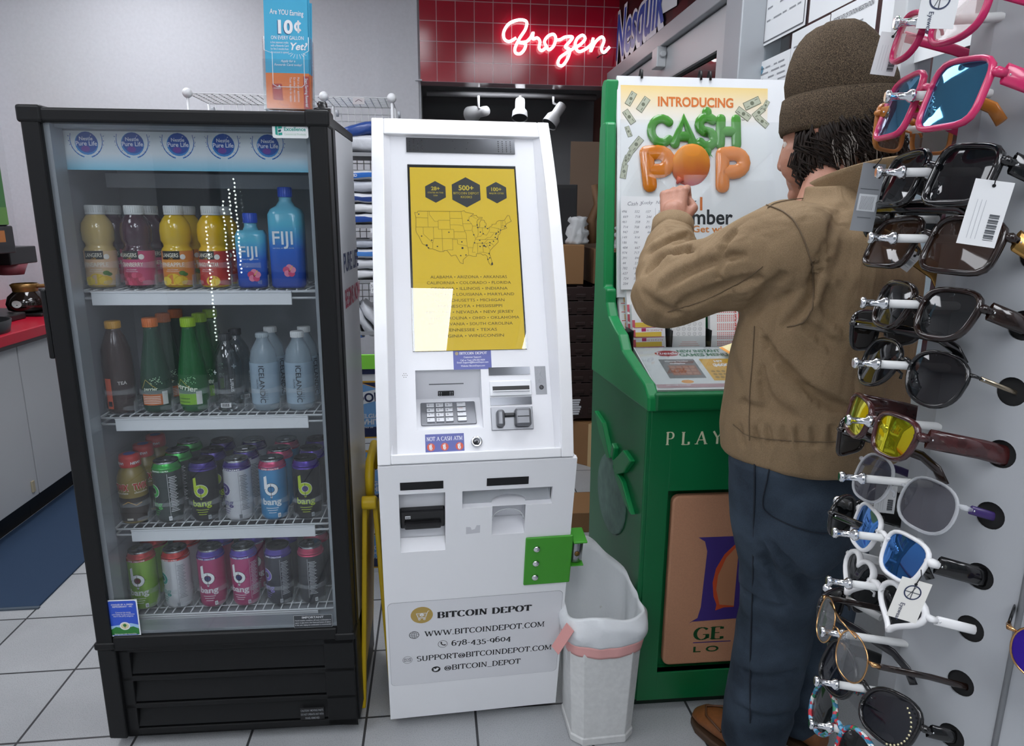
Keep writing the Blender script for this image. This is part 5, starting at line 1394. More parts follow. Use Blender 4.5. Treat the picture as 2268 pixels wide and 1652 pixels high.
# playslip tray: clear pockets with stacks of slips
ST_Y = .232
tray = MB().box(.02, SW - .02, ST_Y - .004, .33, .938, .943).build('slip_tray', mat('#1a1b1c', .3), st)
for u in (.018, .127, .237, .347, .457, SW - .022): MB().box(u, u + .003, ST_Y - .002, ST_Y + .075, .943, 1.0).build('tray_divider', mat('#1a1b1c', .3), tray)
MB().box(.02, SW - .02, ST_Y - .004, ST_Y - .002, .945, .985).build('tray_front', glass('#eef0f0', 1.3), tray)
def slip(label, u, v, z, h, lean, turn, kind, w=.096, n=14):
    M = SM_ @ Matrix.Translation((u, v, z)) @ Matrix.Rotation(R(turn), 4, 'Z') @ Matrix.Rotation(R(-lean), 4, 'X')
    t = thing('playslip_stack', label, 'playslips', M=M, group='stacks of lottery playslips')
    mb = MB()
    for k in range(n):
        d = .0007 * ((k * 5) % 4); e = .0022 * (k % 3)
        mb.box(d, w - .001 + d, .0012 * k, .0012 * k + .0011, 0, h - e)
    mb.build('slips', mat('#dfe1e2', .6), t)
    a = Art(front(0, 0, 0), .0002)
    rd, pkk, ye, mg = mat('#d2463c', .5), mat('#e7b6b0', .5), mat('#e3c24e', .5), mat('#b8336a', .5)
    a.rect(.0, 0, w - .001, h - .001, mat('#eceeee', .5), 1)
    if kind == 'cash3':
        a.text('CASH', .022, h - .035, .018, mat('#2a3a30', .5), 2, 'LEFT', .04, shear=.2, width=.036).disc(.072, h - .03, .011, mat('#5d2f7d', .5), 2, 16).text('3', .072, h - .036, .018, WHITE, 3, 'CENTER', .04).disc(.085, h - .013, .006, mat('#d98a3a', .5), 2, 10)
        for r_ in range(4):
            z0 = h - .06 - .027 * r_
            if z0 < .0: break
            a.rect(.026, z0 + .011, .039, z0 + .02, mg, 2).rect(.006, z0 - .004, .084, z0 + .009, ye, 2).rect(.004, z0 - .006, .09, z0 - .0045, mg, 2).rect(.0, z0 - .004, .008, z0 + .016, mat('#c65a6a', .5), 3)
            for c_ in range(9): a.text(str(c_), .042 + .0052 * c_, z0 + .0115, .007, mg, 2)
    elif kind == 'pop':
        a.text('POP', w / 2, h - .026, .03, mat('#d96a1e', .4), 2, 'CENTER', .06)
        a.text('5 Times a Day, Every Day!', w / 2, h - .036, .006, rd, 2, 'CENTER', 0, width=.07).rect(.014, h - .062, .084, h - .051, mat('#d65a2a', .5), 2).text('1', .018, h - .061, .011, WHITE, 3, 'LEFT', .04)
        for r_ in range(3):
            for c_ in range(5): a.ring(.018 + .0155 * c_, h - .078 - .0135 * r_, .0042, .0049, mat('#8c8e90', .5), 2, 12).text(str(r_ * 5 + c_ + 1), .018 + .0155 * c_, h - .0797 - .0135 * r_, .0045, mat('#8c8e90', .5), 2, 'CENTER')
        for j in range(3): a.rect(.02 + .004 * j, .012 + .005 * j, .078 - .004 * j, .0135 + .005 * j, pkk, 2)
    else:
        fill = pkk if kind == 'grid' else mat('#f0c48e', .5)
        a.rect(w - .014, .004, w - .006, h - .004, rd, 2)
        nrow = 5
        for r_ in range(nrow):
            z0 = .006 + r_ * (h - .01) / nrow; z1 = z0 + (h - .01) / nrow - .005
            if kind == 'grid':
                for i in range(10):
                    for j in range(4): a.rect(.02 + .0058 * i, z0 + .005 * j, .0235 + .0058 * i, z0 + .0033 + .005 * j, mat('#dd8f8c', .5), 2)
            else:
                a.rect(.006, z0, .09, z0 + .002, rd, 2).rect(.014, z0 + .004, .06, z1, fill, 2).rect(.064, z0 + .004, .074, z1, mat('#e08a4a', .5), 2)
            a.text('PLAY', w - .018, z0, .01, rd, 3, 'LEFT', .02, rot=90)
    a.build('slip_print', t)
    return t
slip('playslip stack with purple and green heading at the left front of the tray', .024, ST_Y + .004, .944, .128, 14, 6, 'cash3')
slip('white playslip stack with orange balloon lettering, second in the front row', .132, ST_Y + .004, .944, .15, 10, 0, 'pop')
slip('red dotted playslip stack, third in the front row under the elbow', .242, ST_Y + .004, .944, .13, 12, 2, 'grid')
slip('orange and red playslip stack beside the man’s jacket', .352, ST_Y + .004, .944, .13, 12, 0, 'panel')
slip('playslip stack with grey heading standing behind the purple headed stack', .02, ST_Y + .045, .97, .14, 16, 4, 'cash3')
slip('curling orange and white playslips at the back left of the tray', .004, ST_Y + .075, .985, .135, 20, 2, 'panel')
# loose yellow paper on the writing surface
lp = thing('yellow_paper', 'pale yellow paper with orange edge lying on the writing surface by the jacket', 'paper', M=SM_ @ TT @ Matrix.Translation((.335, .085, .009)) @ Matrix.Rotation(R(28), 4, 'Z'))
m = MB().grid(lambda u, v: (.11 * u - .03, .17 * v - .03, .002 + .012 * v * v + .004 * u * u), 8, 10); s_ = m.build('sheet', mat('#efe3ae', .55), lp)
md = s_.modifiers.new('thick', 'SOLIDIFY'); md.thickness = .0006
a = Art(lambda x, y, e: (x, y, .0026 + .012 * ((y + .03) / .17) ** 2 + .004 * ((x + .03) / .11) ** 2 + e)); a.rect(-.03, -.03, -.02, .138, mat('#e39a4a', .5), 1); a.build('edge_stripe', lp)

# ------------------------------------------------------------ waste bin with liner
tb = thing('waste_bin', 'white plastic waste bin with a white liner between the kiosk and the green stand', 'bin', (.228, 1.552, 0), R(8))
def oct_(hx, hy, z, c=.32):
    cx, cy = hx * (1 - c), hy * (1 - c)
    return [(-cx, -hy), (cx, -hy), (hx, -cy), (hx, cy), (cx, hy), (-cx, hy), (-hx, cy), (-hx, -cy)], z
def oring(hx, hy, z, c=.32): p, z = oct_(hx, hy, z, c); return [Vector((x, y, z)) for x, y in p]
bw = mat('#d3d4d2', .5, bump=.2, bscale=80, spread=.06)
m = MB().loft([oring(.078, .078, 0), oring(.082, .08, .004), oring(.082, .08, .02), oring(.079, .078, .024), oring(.092, .088, .29), oring(.088, .084, .29), oring(.074, .072, .03)], False, True, sm=False)
m.build('bin_body', bw, tb, .004)
def bag(t, k):
    """k: 0 skirt hem .. 1 rim .. 2 inside bottom"""
    a_ = 2 * PI * t
    c, s = math.cos(a_), math.sin(a_)
    sq_ = 1 / (abs(c) ** 5 + abs(s) ** 5) ** .2
    sq_ = 1 + (sq_ - 1) * .75
    back = max(0, math.sin(a_ - R(18))) ** 1.5          # stands up at the back
    rim = .362 + .128 * back + .005 * math.sin(3 * a_ + 1)
    wr = .0022 * math.sin(9 * a_ + 6 * k) + .0022 * noise.noise(Vector((math.cos(a_) * 3, math.sin(a_) * 3, k * 2.5))) * 2.2
    if k <= 1:
        r = .104 + .008 * math.sin(PI * k) + wr
        if k > .7: r -= .006 * (k - .7) / .3
        z = .288 + (rim - .288) * k + .003 * math.sin(5 * a_ + 5 * k)
    else:
        q = k - 1
        r = .097 - .02 * q + wr * 1.2
        z = rim - (rim - .12) * q
    return Vector((r * c * sq_ * .98, r * s * sq_ * .93, z))
m = MB().loft([[bag(j / 72, k / 12) for j in range(72)] for k in range(0, 25)], False, False)
bl_ = m.build('bin_liner', mat('#dfe2e4', .35, bump=.5, bscale=40, bdist=.004), tb); bl_['label'] = 'white plastic liner'
md = bl_.modifiers.new('thick', 'SOLIDIFY'); md.thickness = .0008
m = MB().loft([[bag(j / 72, .02) - Vector((bag(j / 72, 0).x, bag(j / 72, 0).y, 0)) * .012 * k - Vector((0, 0, .0065 * k)) for j in range(72)] for k in range(6)], False, False)
ds = m.build('drawstring_band', mat('#e6a9a4', .45), tb); ds['label'] = 'pink drawstring band'
md = ds.modifiers.new('thick', 'SOLIDIFY'); md.thickness = .0008
m = MB().box(-.013, .013, -.001, .001, -.048, .048).build('drawstring_tail', mat('#e8a6a0', .45), tb); m.location = (-.112, -.070, .305); m.rotation_euler = (0, R(28), R(-52))

# ------------------------------------------------------------ folded yellow floor sign
ys = thing('wet_floor_sign', 'folded yellow floor sign standing in the gap between cooler and kiosk', 'floor sign', (-.356, 1.60, 0), R(7))
YE = mat('#c9a90c', .45, bump=.1, bscale=200)
for s in (-1, 1):
    b = MB(); F_ = Matrix.Translation((0, 0, .60)) @ Matrix.Rotation(R(-s * 2.6), 4, 'Y')
    for y0, y1, z0, z1 in ((0, .03, -.6, .0), (.24, .27, -.6, .0), (.03, .24, -.48, -.06)):
        b.box(s * .012 - .006, s * .012 + .006, y0, y1, z0, z1, F_)
    b.build('sign_panel', YE, ys, .003)
b = MB().tube([(0, .02, .6), (0, .02, .66), (0, .05, .685), (0, .2, .685), (0, .24, .66), (0, .24, .6)], .011, 10)
b.build('handle', YE, ys)
MB().cyl((-.018, -.008, .60), (.018, -.008, .60), .017, n=20).build('hinge', YE, ys, .003)
# ------------------------------------------------------------ background: back wall, alcove, wire rack, counter
def at(px, py, Y):
    """point in the shop seen at photo pixel (px, py), Y metres into the depth"""
    cr_, sr_ = math.cos(R(ROLL)), math.sin(R(ROLL)); cp_, sp_ = math.cos(R(PITCH)), math.sin(R(PITCH))
    r0 = Vector((1, 0, 0)); u0 = Vector((0, sp_, cp_)); w0 = Vector((0, cp_, -sp_))
    r1 = r0 * cr_ - u0 * sr_; u1 = u0 * cr_ + r0 * sr_
    d = w0 + r1 * ((px - 1134) / 1512) - u1 * ((py - 826) / 1512)
    return Vector((0, 0, EYE)) + d * (Y / d.y)
# neon sign on the red tiles
NV = VB - .035
ns_ = thing('neon_sign', 'white neon script reading Frozen on the red tiled bulkhead', 'neon sign'); ns_.matrix_world = MR
def npt(px, py, off=.03):
    """onto the bulkhead plane, in room coordinates"""
    lo, hi = 2.0, 6.0
    for _ in range(40):
        mid = (lo + hi) / 2; p = at(px, py, mid)
        v = p.dot(RV)
        if v < NV - off: lo = mid
        else: hi = mid
    p = at(px, py, (lo + hi) / 2)
    return Vector((p.dot(RU), NV - off, p.z))
def smooth(pts, n=6):
    out = []
    P_ = [pts[0]] + pts + [pts[-1]]
    for i in range(1, len(P_) - 2):
        a, b, c, d = P_[i - 1:i + 3]
        for k in range(n):
            t = k / n
            out.append(tuple(.5 * ((2 * b[j]) + (-a[j] + c[j]) * t + (2 * a[j] - 5 * b[j] + 4 * c[j] - d[j]) * t * t + (-a[j] + 3 * b[j] - 3 * c[j] + d[j]) * t ** 3) for j in (0, 1)))
    return out + [pts[-1]]
NEON = [[(1143, 84), (1128, 92), (1117, 86), (1116, 70), (1128, 52), (1150, 44), (1166, 48), (1164, 64), (1150, 86), (1141, 106), (1142, 117), (1152, 119), (1161, 110), (1164, 98), (1152, 94), (1146, 90)],
        [(1152, 94), (1166, 92), (1176, 82), (1181, 72), (1180, 86), (1190, 84), (1196, 92), (1194, 106), (1200, 112), (1211, 104)],
        [(1211, 104), (1206, 92), (1214, 80), (1226, 76), (1231, 86), (1226, 102), (1216, 110), (1211, 104)],
        [(1228, 88), (1240, 88), (1252, 82), (1268, 82), (1262, 92), (1252, 104), (1262, 110), (1258, 128), (1246, 145), (1236, 142), (1240, 128), (1256, 116), (1272, 106)],
        [(1272, 106), (1286, 98), (1296, 86), (1290, 78), (1278, 86), (1274, 102), (1282, 114), (1298, 108), (1312, 96)],
        [(1314, 84), (1308, 114), (1318, 94), (1332, 82), (1338, 90), (1332, 108), (1338, 116), (1350, 104)]]
NE = mat('#fff9fa', .3, emit=3.6)
for s_ in NEON:
    MB().tube([npt(x, y) for x, y in smooth(s_)], .0082, 8).build('neon_tube', NE, ns_)
m = MB()
for x, y in ((1128, 52), (1162, 112), (1206, 92), (1252, 104), (1290, 78), (1332, 108)):
    p = npt(x, y); m.cyl((p.x, NV - .024, p.z), (p.x, NV, p.z), .004, n=8)
m.build('tube_support', mat('#c9ccd0', .2, alpha=.6), ns_)
m = MB().tube([npt(1345, 118), npt(1330, 122, .015), npt(1322, 128, .01)], .004, 8); m.build('sign_cable', mat('#5a1a22', .5), ns_)
# track rail and spot lamps under the bulkhead
tr_ = thing('track_rail', 'white lighting track on the alcove ceiling below the red tiles', 'lighting track')
p0, p1 = at(945, 206, 4.75), at(1320, 215, 4.95)
m = MB().tube([p0, p1], .018, 4); m.build('rail', mat('#b5b6b8', .5), tr_)
WL = mat('#c9cacb', .45)
for i, (px, py, q0, q1, lab) in enumerate(((1060, 214, (1075, 246), (1040, 254), 'left white spot lamp on the track, turned towards the rear'), (1152, 214, (1152, 225), (1151, 262), 'middle white spot lamp on the track, pointing straight down'), (1226, 216, (1243, 236), (1216, 276), 'right white spot lamp on the track, tilted down to the left'))):
    t = thing('spot_lamp', lab, 'spot lamp', group='white track spot lamps')
    Y = 4.72
    a0, a1 = at(*q0, Y), at(*q1, Y - (.05 if i else -.12))
    d = (a1 - a0).normalized()
    c0 = at(px, py - 2, Y)
    MB().tube([c0, Vector((c0.x, c0.y, a0.z + .02)), a0], .008, 8).build('lamp_stem', WL, t)
    M_, L_ = along(a0 - d * .015, a1)
    MB().lathe([(.001, 0), (.03, .002), (.032, .02), (.032, L_ * .5), (.048, L_ * .66), (.052, L_)], 20, M_, caps=False).build('lamp_shade', WL, t)
    MB().lathe([(.03, L_ * .8), (.045, L_ * .98)], 20, M_).build('lamp_bulb', mat('#3a3a3c', .3), t)
# lettered band over the door (blue and white script on the brick mural)
def wpt(px, py, e=0.0):
    lo, hi = 1.0, 5.5
    for _ in range(40):
        mid = (lo + hi) / 2; p = at(px, py, mid)
        if p.dot(RU) < UR - .004: lo = mid
        else: hi = mid
    p = at(px, py, (lo + hi) / 2)
    return Vector((UR - .004 - e, p.dot(RV), p.z))
sgn = thing('wall_lettering', 'blue and white lettering high on the dark brick mural', 'sign'); sgn.matrix_world = MR
A0 = wpt(1363, 138); A1 = wpt(1418, 42)
a = Art(lambda x, y, e: Vector((UR - .006 - e, A0.y - x, A0.z + y)), .001)
wb, bb = mat('#e2e6ee', .4), mat('#1f4fa8', .4)
LX = (A0.y - A1.y)
a.text('Nesquik', 0.0, .0, .36, wb, 1, 'LEFT', .075, shear=.12, width=LX * 1.85)
a.text('Nesquik', .012, .006, .35, bb, 2, 'LEFT', .02, shear=.12, width=LX * 1.82)
a.build('script', sgn)
pp = thing('white_notice', 'blank white notice stuck on the brick mural above the door', 'paper'); pp.matrix_world = MR
q = [wpt(1459, 0), wpt(1459, 36), wpt(1500, 12), wpt(1520, -30)]
MB().add([(UR - .006, A_.y, A_.z) for A_ in (Vector((0, q[0].y, q[0].z + .12)), q[1], q[2], Vector((0, q[2].y, q[0].z + .12)))], [(0, 1, 2, 3)]).build('sheet', mat('#d9dcdf', .5), pp)
# papers taped to the window on the right wall
def paper(label, v0, v1, z0, z1, lines, head=None, tilt=0.0, border=False, strip=None, red=None):
    t = thing('posted_paper', label, 'paper', group='papers posted on the right window')
    t.matrix_world = MR @ Matrix.Translation((UR + .016, v1, z0)) @ Matrix.Rotation(R(tilt), 4, 'X')
    w, h = v1 - v0, z1 - z0
    MB().box(-.001, .0, -w, 0, 0, h).build('sheet', mat('#dfe2e4', .5), t)
    a = Art(lambda x, y, e: Vector((-.0012 - e, -x, y)), .0004)
    g = mat('#8b8e92', .5); rr = random.Random(int(v0 * 1000))
    if border: a.line([(.01, .01), (w - .01, .01), (w - .01, h - .01), (.01, h - .01), (.01, .01)], .005, mat('#5b5e62', .5), 1)
    if strip: a.rect(0, h * .2, w, h * .2 + .035, mat('#3a3c40', .5), 1).rect(0, h * .2 + .05, w * .8, h * .2 + .06, mat('#3a3c40', .5), 1)
    if head: a.text(head, w / 2, h - .032, .018, mat('#3f4246', .5), 2, 'CENTER', .005, width=w * .86)
    for k in range(lines):
        y = h * .78 - k * h * .7 / max(lines, 1); x = w * .08
        while x < w * .85:
            l = rr.uniform(.02, .07); a.rect(x, y, min(x + l, w * .92), y + .005, g, 1); x += l + rr.uniform(.008, .05)
    if red: a.rect(w * .1, h * .06, w * .9, h * .06 + .008, mat('#d8763a', .5), 1)
    if red is False: a.disc(w * .12, h * .78, .014, mat('#5d8fa8', .5), 1, 12)
    a.build('paper_print', t)
paper('large bordered certificate sheet beside the aluminium post', 2.15, 2.43, 1.875, 2.27, 7, None, 0, True)
paper('paper with thick black bars at its foot, above the station certificate', 1.80, 2.13, 1.875, 2.2, 0, None, 0, strip=True)
paper('station registration certificate above the knit cap', 1.79, 2.005, 1.60, 1.87, 4, 'CERTIFICATE OF STATION REGISTRATION', 0)
paper('small registration paper beside the post behind the knit cap', 2.225, 2.445, 1.70, 1.825, 5, None, 0, red=False)
paper('middle paper with an orange bottom line behind the knit cap', 2.01, 2.222, 1.65, 1.868, 6, None, 0, red=True)
paper('white board added in place of bright window light behind the sunglasses', 1.0, 1.77, 1.66, 2.28, 0, None, 0)  # plain white sheet stands in for the glare of the window
# ---------------- white wire rack with bagged goods, behind the gap
RKV = 3.25
def rk(x, y, z): return Vector((x, y, z))
rack = thing('wire_rack', 'white wire grid rack with ball corners against the grey wall', 'rack', at(720, 215, 3.2).xy.to_3d(), R(6.5))
WW = mat('#dcdee0', .4)
cw_, zt = .285, 1.81
zs = [.76, 1.005, 1.257, 1.575]
def gridplane(m, o, ux, uy, nx, ny, r=.0022):
    o, ux, uy = Vector(o), Vector(ux), Vector(uy)
    for i in range(nx + 1): m.cyl(o + ux * (i / nx), o + ux * (i / nx) + uy, r, n=5)
    for j in range(ny + 1): m.cyl(o + uy * (j / ny), o + uy * (j / ny) + ux, r, n=5)
X0, X1 = -.58, .29
m = MB(); gridplane(m, (X0, 0, zt), (X1 - X0, 0, 0), (0, .29, 0), 27, 9); m.build('top_grid', WW, rack)
m = MB(); gridplane(m, (X0, .29, .70), (X1 - X0, 0, 0), (0, 0, zt - .70), 27, 34); m.build('back_grid', WW, rack)
for x in (X0, -.005, X1):
    m = MB()
    for y in (0, .29): m.cyl((x, y, 0), (x, y, zt), .006, n=8)
    m.build('post', WW, rack)
    for y in (0,): MB().ball((x, y, zt), .021, None, 16).build('ball_corner', WW, rack)
    MB().lathe([(.016, 0), (.016, .012)], 14, Matrix.Translation((x + .012, .29, zt - .03)) @ Matrix.Rotation(R(90), 4, 'Y')).build('ball_corner', mat('#c3c8ce', .3), rack)
for z in zs:
    m = MB(); m.box(X0, X1, 0, .29, z - .012, z - .006); m.build('shelf', mat('#3a3b3d', .5), rack, .002)
    m = MB().box(X0, X1, -.004, 0, z - .014, z + .002); m.build('shelf_edge', mat('#8f9194', .4), rack)
for x, z in ((-.26, zt - .03), (.12, zt - .03)):
    a = Art(front(0, -.0065, 0)); a.rect(x, z, x + .05, z + .028, mat('#b9b4b6', .5), 1).line([(x + .01, z + .01), (x + .025, z + .02), (x + .04, z + .012)], .003, mat('#6d5a5e', .5), 2)
    a.build('price_card', rack)
a = Art(front(0, -.0065, 0)); a.rect(.175, 1.222, .225, 1.243, WHITE, 1); a.build('price_card', rack)
a = Art(front(0, -.0065, 0)); a.text('5X-6X', .168, .972, .018, INK, 3).rect(.165, .945, .225, .995, WHITE, 1).text('7Towel', .17, .952, .018, INK, 3)
a.build('price_card', rack)
RM = rack.matrix_basis.copy()
def bagged(label, x, z, h, rot, col, band, group, w=.27, dz=0, tip=0):
    M = Matrix.Translation(at(720, 215, 3.2).xy.to_3d()) @ Matrix.Rotation(R(6.5), 4, 'Z') @ Matrix.Translation((x, .13, z)) @ Matrix.Rotation(R(rot), 4, 'Z') @ Matrix.Rotation(R(tip), 4, 'Y')
    t = thing('bagged_goods', label, 'bag', M=M, group=group)
    rr = random.Random(int(x * 1e4 + z * 1e3))
    def sh(s, hh=1.0):
        rings = []
        for k in range(9):
            v = -1 + 2 * k / 8
            row = []
            for j in range(28):
                a_ = 2 * PI * j / 28; c, s2 = math.cos(a_), math.sin(a_)
                q = (abs(c) ** 4 + abs(s2) ** 4) ** -.25
                f = (1 - abs(v) ** 3.5) ** .4 if abs(v) < 1 else 0.02
                nz_ = noise.noise(Vector((c * 2 + z * 9, s2 * 2, v * 1.5))) * .012
                row.append(Vector((c * q * (w / 2) * (.5 + .5 * f) + nz_, s2 * q * .115 * (.5 + .5 * f), h / 2 + v * h / 2 * .98 + nz_ * .6)))
            rings.append(row)
        return MB().loft(rings, False, True)
    b = sh(0).build('bag', mat(col, .28, bump=.6, bscale=30, bdist=.006), t)
    if band:
        rings = []
        for v in (-.55, 0, .35):
            row = []
            for j in range(28):
                a_ = 2 * PI * j / 28; c, s2 = math.cos(a_), math.sin(a_); q = (abs(c) ** 4 + abs(s2) ** 4) ** -.25
                f = (1 - abs(v) ** 3.5) ** .4; nz_ = noise.noise(Vector((c * 2 + z * 9, s2 * 2, v * 1.5))) * .012
                row.append(Vector(((c * q * (w / 2) * (.5 + .5 * f) + nz_) * 1.02, s2 * q * .1185 * (.5 + .5 * f), h / 2 + v * h / 2 * .98 + nz_ * .6)))
            rings.append(row)
        MB().loft(rings, False, False).build('printed_band', mat(band, .35), t)
        if band == '#2f6fc4':
            a = Art(front(-.1, -.1215, h * .3)); a.text('SKY LAND', .0, 0, h * .35, WHITE, 1, 'LEFT', .02); a.build('band_print', t)
    return t
GB = 'bagged goods on the wire rack'
bagged('white bag with navy top, on the highest rack shelf', .15, 1.577, .085, 0, '#c9ccd2', None, GB)
bagged('navy printed bag tipped on top of the white bag, highest shelf', .15, 1.655, .06, 12, '#2c4a8e', None, GB, w=.2, tip=-14)
hs_ = [(.052, '#c6c9ce', '#2a4e9c', 'lowest bag with navy lower print in the tall stack, second rack shelf'), (.045, '#d3d5d8', None, 'plain white bag second from bottom of the tall stack'), (.048, '#cfd1d6', '#2c4585', 'bag with navy band third from bottom of the tall stack'), (.055, '#b9bdc6', None, 'greyish crumpled bag fourth from bottom of the tall stack'), (.05, '#c9ccd0', '#2f6fc4', 'topmost bag of the tall stack with bright blue printed band')]
z = 1.259
for h, c_, b_, lab in hs_: bagged(lab, .15, z, h, random.uniform(-4, 4), c_, b_, GB); z += h * .99
z = 1.007
for h, c_, b_, lab in ((.045, '#d2d4d8', None, 'lowest clear white bag above the handwritten price card'), (.05, '#c3c6cb', None, 'second bag above the handwritten price card'), (.05, '#c9cdd3', '#4d86cf', 'third bag above the price card with a blue edge'), (.04, '#aab0bb', None, 'uppermost bag on the shelf with the price card')): bagged(lab, .15, z, h, random.uniform(-5, 5), c_, b_, GB); z += h * .99
for i, (x, tp, lab) in enumerate(((.09, 62, 'leaning white bag with blue stripe on the lowest wire shelf'), (.145, 58, 'middle leaning white bag on the lowest wire shelf'), (.20, 54, 'right leaning white bag on the lowest wire shelf'))):
    bagged(lab, x - .05, .80, .045, 0, '#c7cad0', '#3a78c9' if i == 0 else None, GB, w=.2, tip=tp)
# ---------------- beer cases stacked on the floor behind the gap
CM_ = at(800, 900, 2.32)
navy, sky, wht, yel = mat('#20294d', .4), mat('#6c9bcb', .4), mat('#d9dcdf', .4), mat('#c99a2c', .4)
def beer(label, z, dx=0, s=1):
    t = thing('beer_case', label, 'beer case', (CM_.x + dx, CM_.y, z), R(6.5), 'blue and white beer cases')
    MB().box(-.14, .14, 0, .2, 0, .252).build('carton', navy, t, .003)
    a = Art(front(0, -.0003, 0), .0003)
    a.rect(-.14, .226, .14, .252, wht, 1).rect(-.14, .222, .14, .228, yel, 2).rect(-.14, 0, .14, .018, wht, 1).rect(-.14, .018, .14, .023, yel, 2)
    a.poly([(-.075, .06), (.06, .06), (.085, .12), (.06, .2), (.0, .222), (-.06, .2), (-.085, .12)], sky, 2).line([(-.085, .12), (-.06, .2), (0, .222), (.06, .2), (.085, .12)], .003, mat('#c99a5c', .4), 3)
    a.poly([(-.14, .155), (-.07, .14), (.0, .142), (.09, .165), (.14, .172), (.14, .212), (.09, .205), (0, .186), (-.07, .184), (-.14, .2)], wht, 4)
    a.text('BLUE MOON', -.04, .147, .044, navy, 5, 'CENTER', .03, rot=5, width=.235)
    a.text('BELGIAN', -.01, .093, .022, mat('#c9cdd3', .4), 5, 'LEFT', .03).text('WHITE', -.01, .07, .026, mat('#c9cdd3', .4), 5, 'LEFT', .04)
    a.text('wheat ale', .0, .056, .01, wht, 5, 'LEFT', 0, shear=.3)
    for j in range(14): a.rect(.05 + .0035 * j, .028, .0515 + .0035 * j + .0008 * (j % 3), .05, wht, 5)
    a.build('case_print', t)
beer('topmost blue and white beer case below the lime sign strip', .508); beer('second beer case from the top, behind the yellow floor sign', .254, .008); beer('lowest beer case, standing on the floor behind the yellow sign', 0, .0)
g = thing('lime_strip', 'bright lime green card strip lying on top of the beer cases', 'sign', (CM_.x + .01, CM_.y - .005, .7615), R(6.5))
MB().box(-.14, .14, .0, .012, .018, .068).build('card', mat('#8be04a', .5), g); MB().box(-.14, .14, .002, .19, 0, .018).build('tray', navy, g)
# ---------------- boxes and trays in the passage right of the kiosk
TB = mat('#2c1c1a', .45, bump=.2, bscale=60)
tp = at(1290, 930, 3.5)
for k in range(9):
    t = thing('bread_tray', ['lowest dark brown tray with a white smudge, in the stack behind the stand', 'second dark brown tray from the bottom of the stack behind the stand', 'third dark brown tray from the bottom of the stack', 'fourth dark brown tray from the bottom of the stack', 'fifth dark brown tray, middle of the stack', 'sixth dark brown tray from the bottom of the stack', 'seventh dark brown tray from the bottom of the stack', 'second dark brown tray from the top of the stack', 'topmost dark brown tray of the stack behind the stand'][k], 'tray', (tp.x + .1 + .006 * (k % 2), tp.y, [.255, .38, .452, .524, .596, .668, .74, .812, .884][k]), R(6.5), 'dark brown stacking trays')
    h = .12 if k == 0 else .068
    m = MB().box(-.24, .24, 0, .012, 0, h).box(-.24, .24, .388, .4, 0, h).box(-.24, -.228, .012, .388, 0, h).box(.228, .24, .012, .388, 0, h).box(-.24, .24, 0, .4, 0, .006)
    m.build('tray_shell', TB, t, .002)
    m = MB()
    for j in range(6): m.box(-.235 + .08 * j, -.185 + .08 * j, -.008, 0, h * .25, h * .5).box(-.23 + .08 * j, -.2 + .08 * j, .001, .011, h, h + .006)
    m.build('tray_ribs', TB, t, .002)
    if k == 0:
        a = Art(front(0, -.0085, 0))
        for j in range(7): a.rect(-.175 + .005 * (j * 3 % 4), .025 + .0125 * j, -.125 + .004 * (j * 5 % 4), .035 + .0125 * j, mat('#c9cbd0', .6), 1)
        a.rect(-.03, .02, .02, .10, WHITE, 1); a.build('white_smudge', t)
KR, KRD = mat('#8a6540', .65, bump=.1, bscale=120), mat('#6d4f33', .65)
def carton(label, loc, rz, w, d, h, tape=True, m=KR):
    t = thing('cardboard_box', label, 'box', loc, R(rz))
    MB().box(-w / 2, w / 2, -d / 2, d / 2, 0, h).build('carton', m, t, .003)
    if tape:
        a = Art(front(0, -d / 2, 0)); a.rect(-.02, 0, .02, h, mat('#c2a578', .4), 1); a.build('front_tape', t)
        a = Art(lambda x, y, e: (x, y, h + e)); a.rect(-.02, -d / 2, .02, d / 2, mat('#c2a578', .4), 1); a.build('top_tape', t)
    return t
b = at(1312, 1046, 3.36)
carton('taped brown cardboard box on the floor under the dark trays', (b.x + .06, b.y + .16, 0), -38, .26, .2, .235)
carton('flat open cardboard box on the floor behind the green hasp', (at(1295, 1175, 2.75).x + .05, 2.78, 0), 5, .3, .22, .09, False)
b = at(1262, 640, 3.5)
carton('upright brown carton on top of the dark trays', (b.x - .04, b.y + .15, .962), 6, .2, .25, .2, False)
carton('wide brown carton with pale label behind the stand, on the trays', (b.x + .26, b.y + .2, .962), 6, .3, .26, .18, False, KRD)
bk = thing('black_speaker', 'black box standing on the upright carton beside the kiosk', 'speaker', (b.x - .06, b.y + .2, 1.163), R(6)); MB().box(-.09, .09, -.08, .1, 0, .3).build('cabinet', mat('#161617', .5), bk, .004); MB().box(-.08, .08, -.083, -.08, .02, .28).build('speaker_cloth', mat('#202022', .8, bump=.4, bscale=800), bk)
for i, (dx, lab) in enumerate(((.04, 'white crumpled bag on the upright carton next to the black box'), (.30, 'white crumpled bag on the wide carton behind the green post'))):
    t = thing('white_bag', lab, 'bag', (b.x + dx, b.y + .13 + .03 * i, 1.163 - .02 * i), 0, 'white crumpled bags')
    m = MB().loft([[Vector(((.058 + .035 * noise.noise(Vector((math.cos(2 * PI * j / 24) * 3, k * .9, i * 5.0)))) * math.cos(2 * PI * j / 24) * (1.05 - .03 * k), (.045 + .03 * noise.noise(Vector((j * .7, k * .8, 3.0)))) * math.sin(2 * PI * j / 24), .017 * k + (.012 * noise.noise(Vector((j * .9, k, 8.0))) if k > 2 else 0))) for j in range(24)] for k in range(9)], False, True)
    m.build('bag', mat('#c3c5c6', .5, bump=.5, bscale=30, bdist=.006), t)
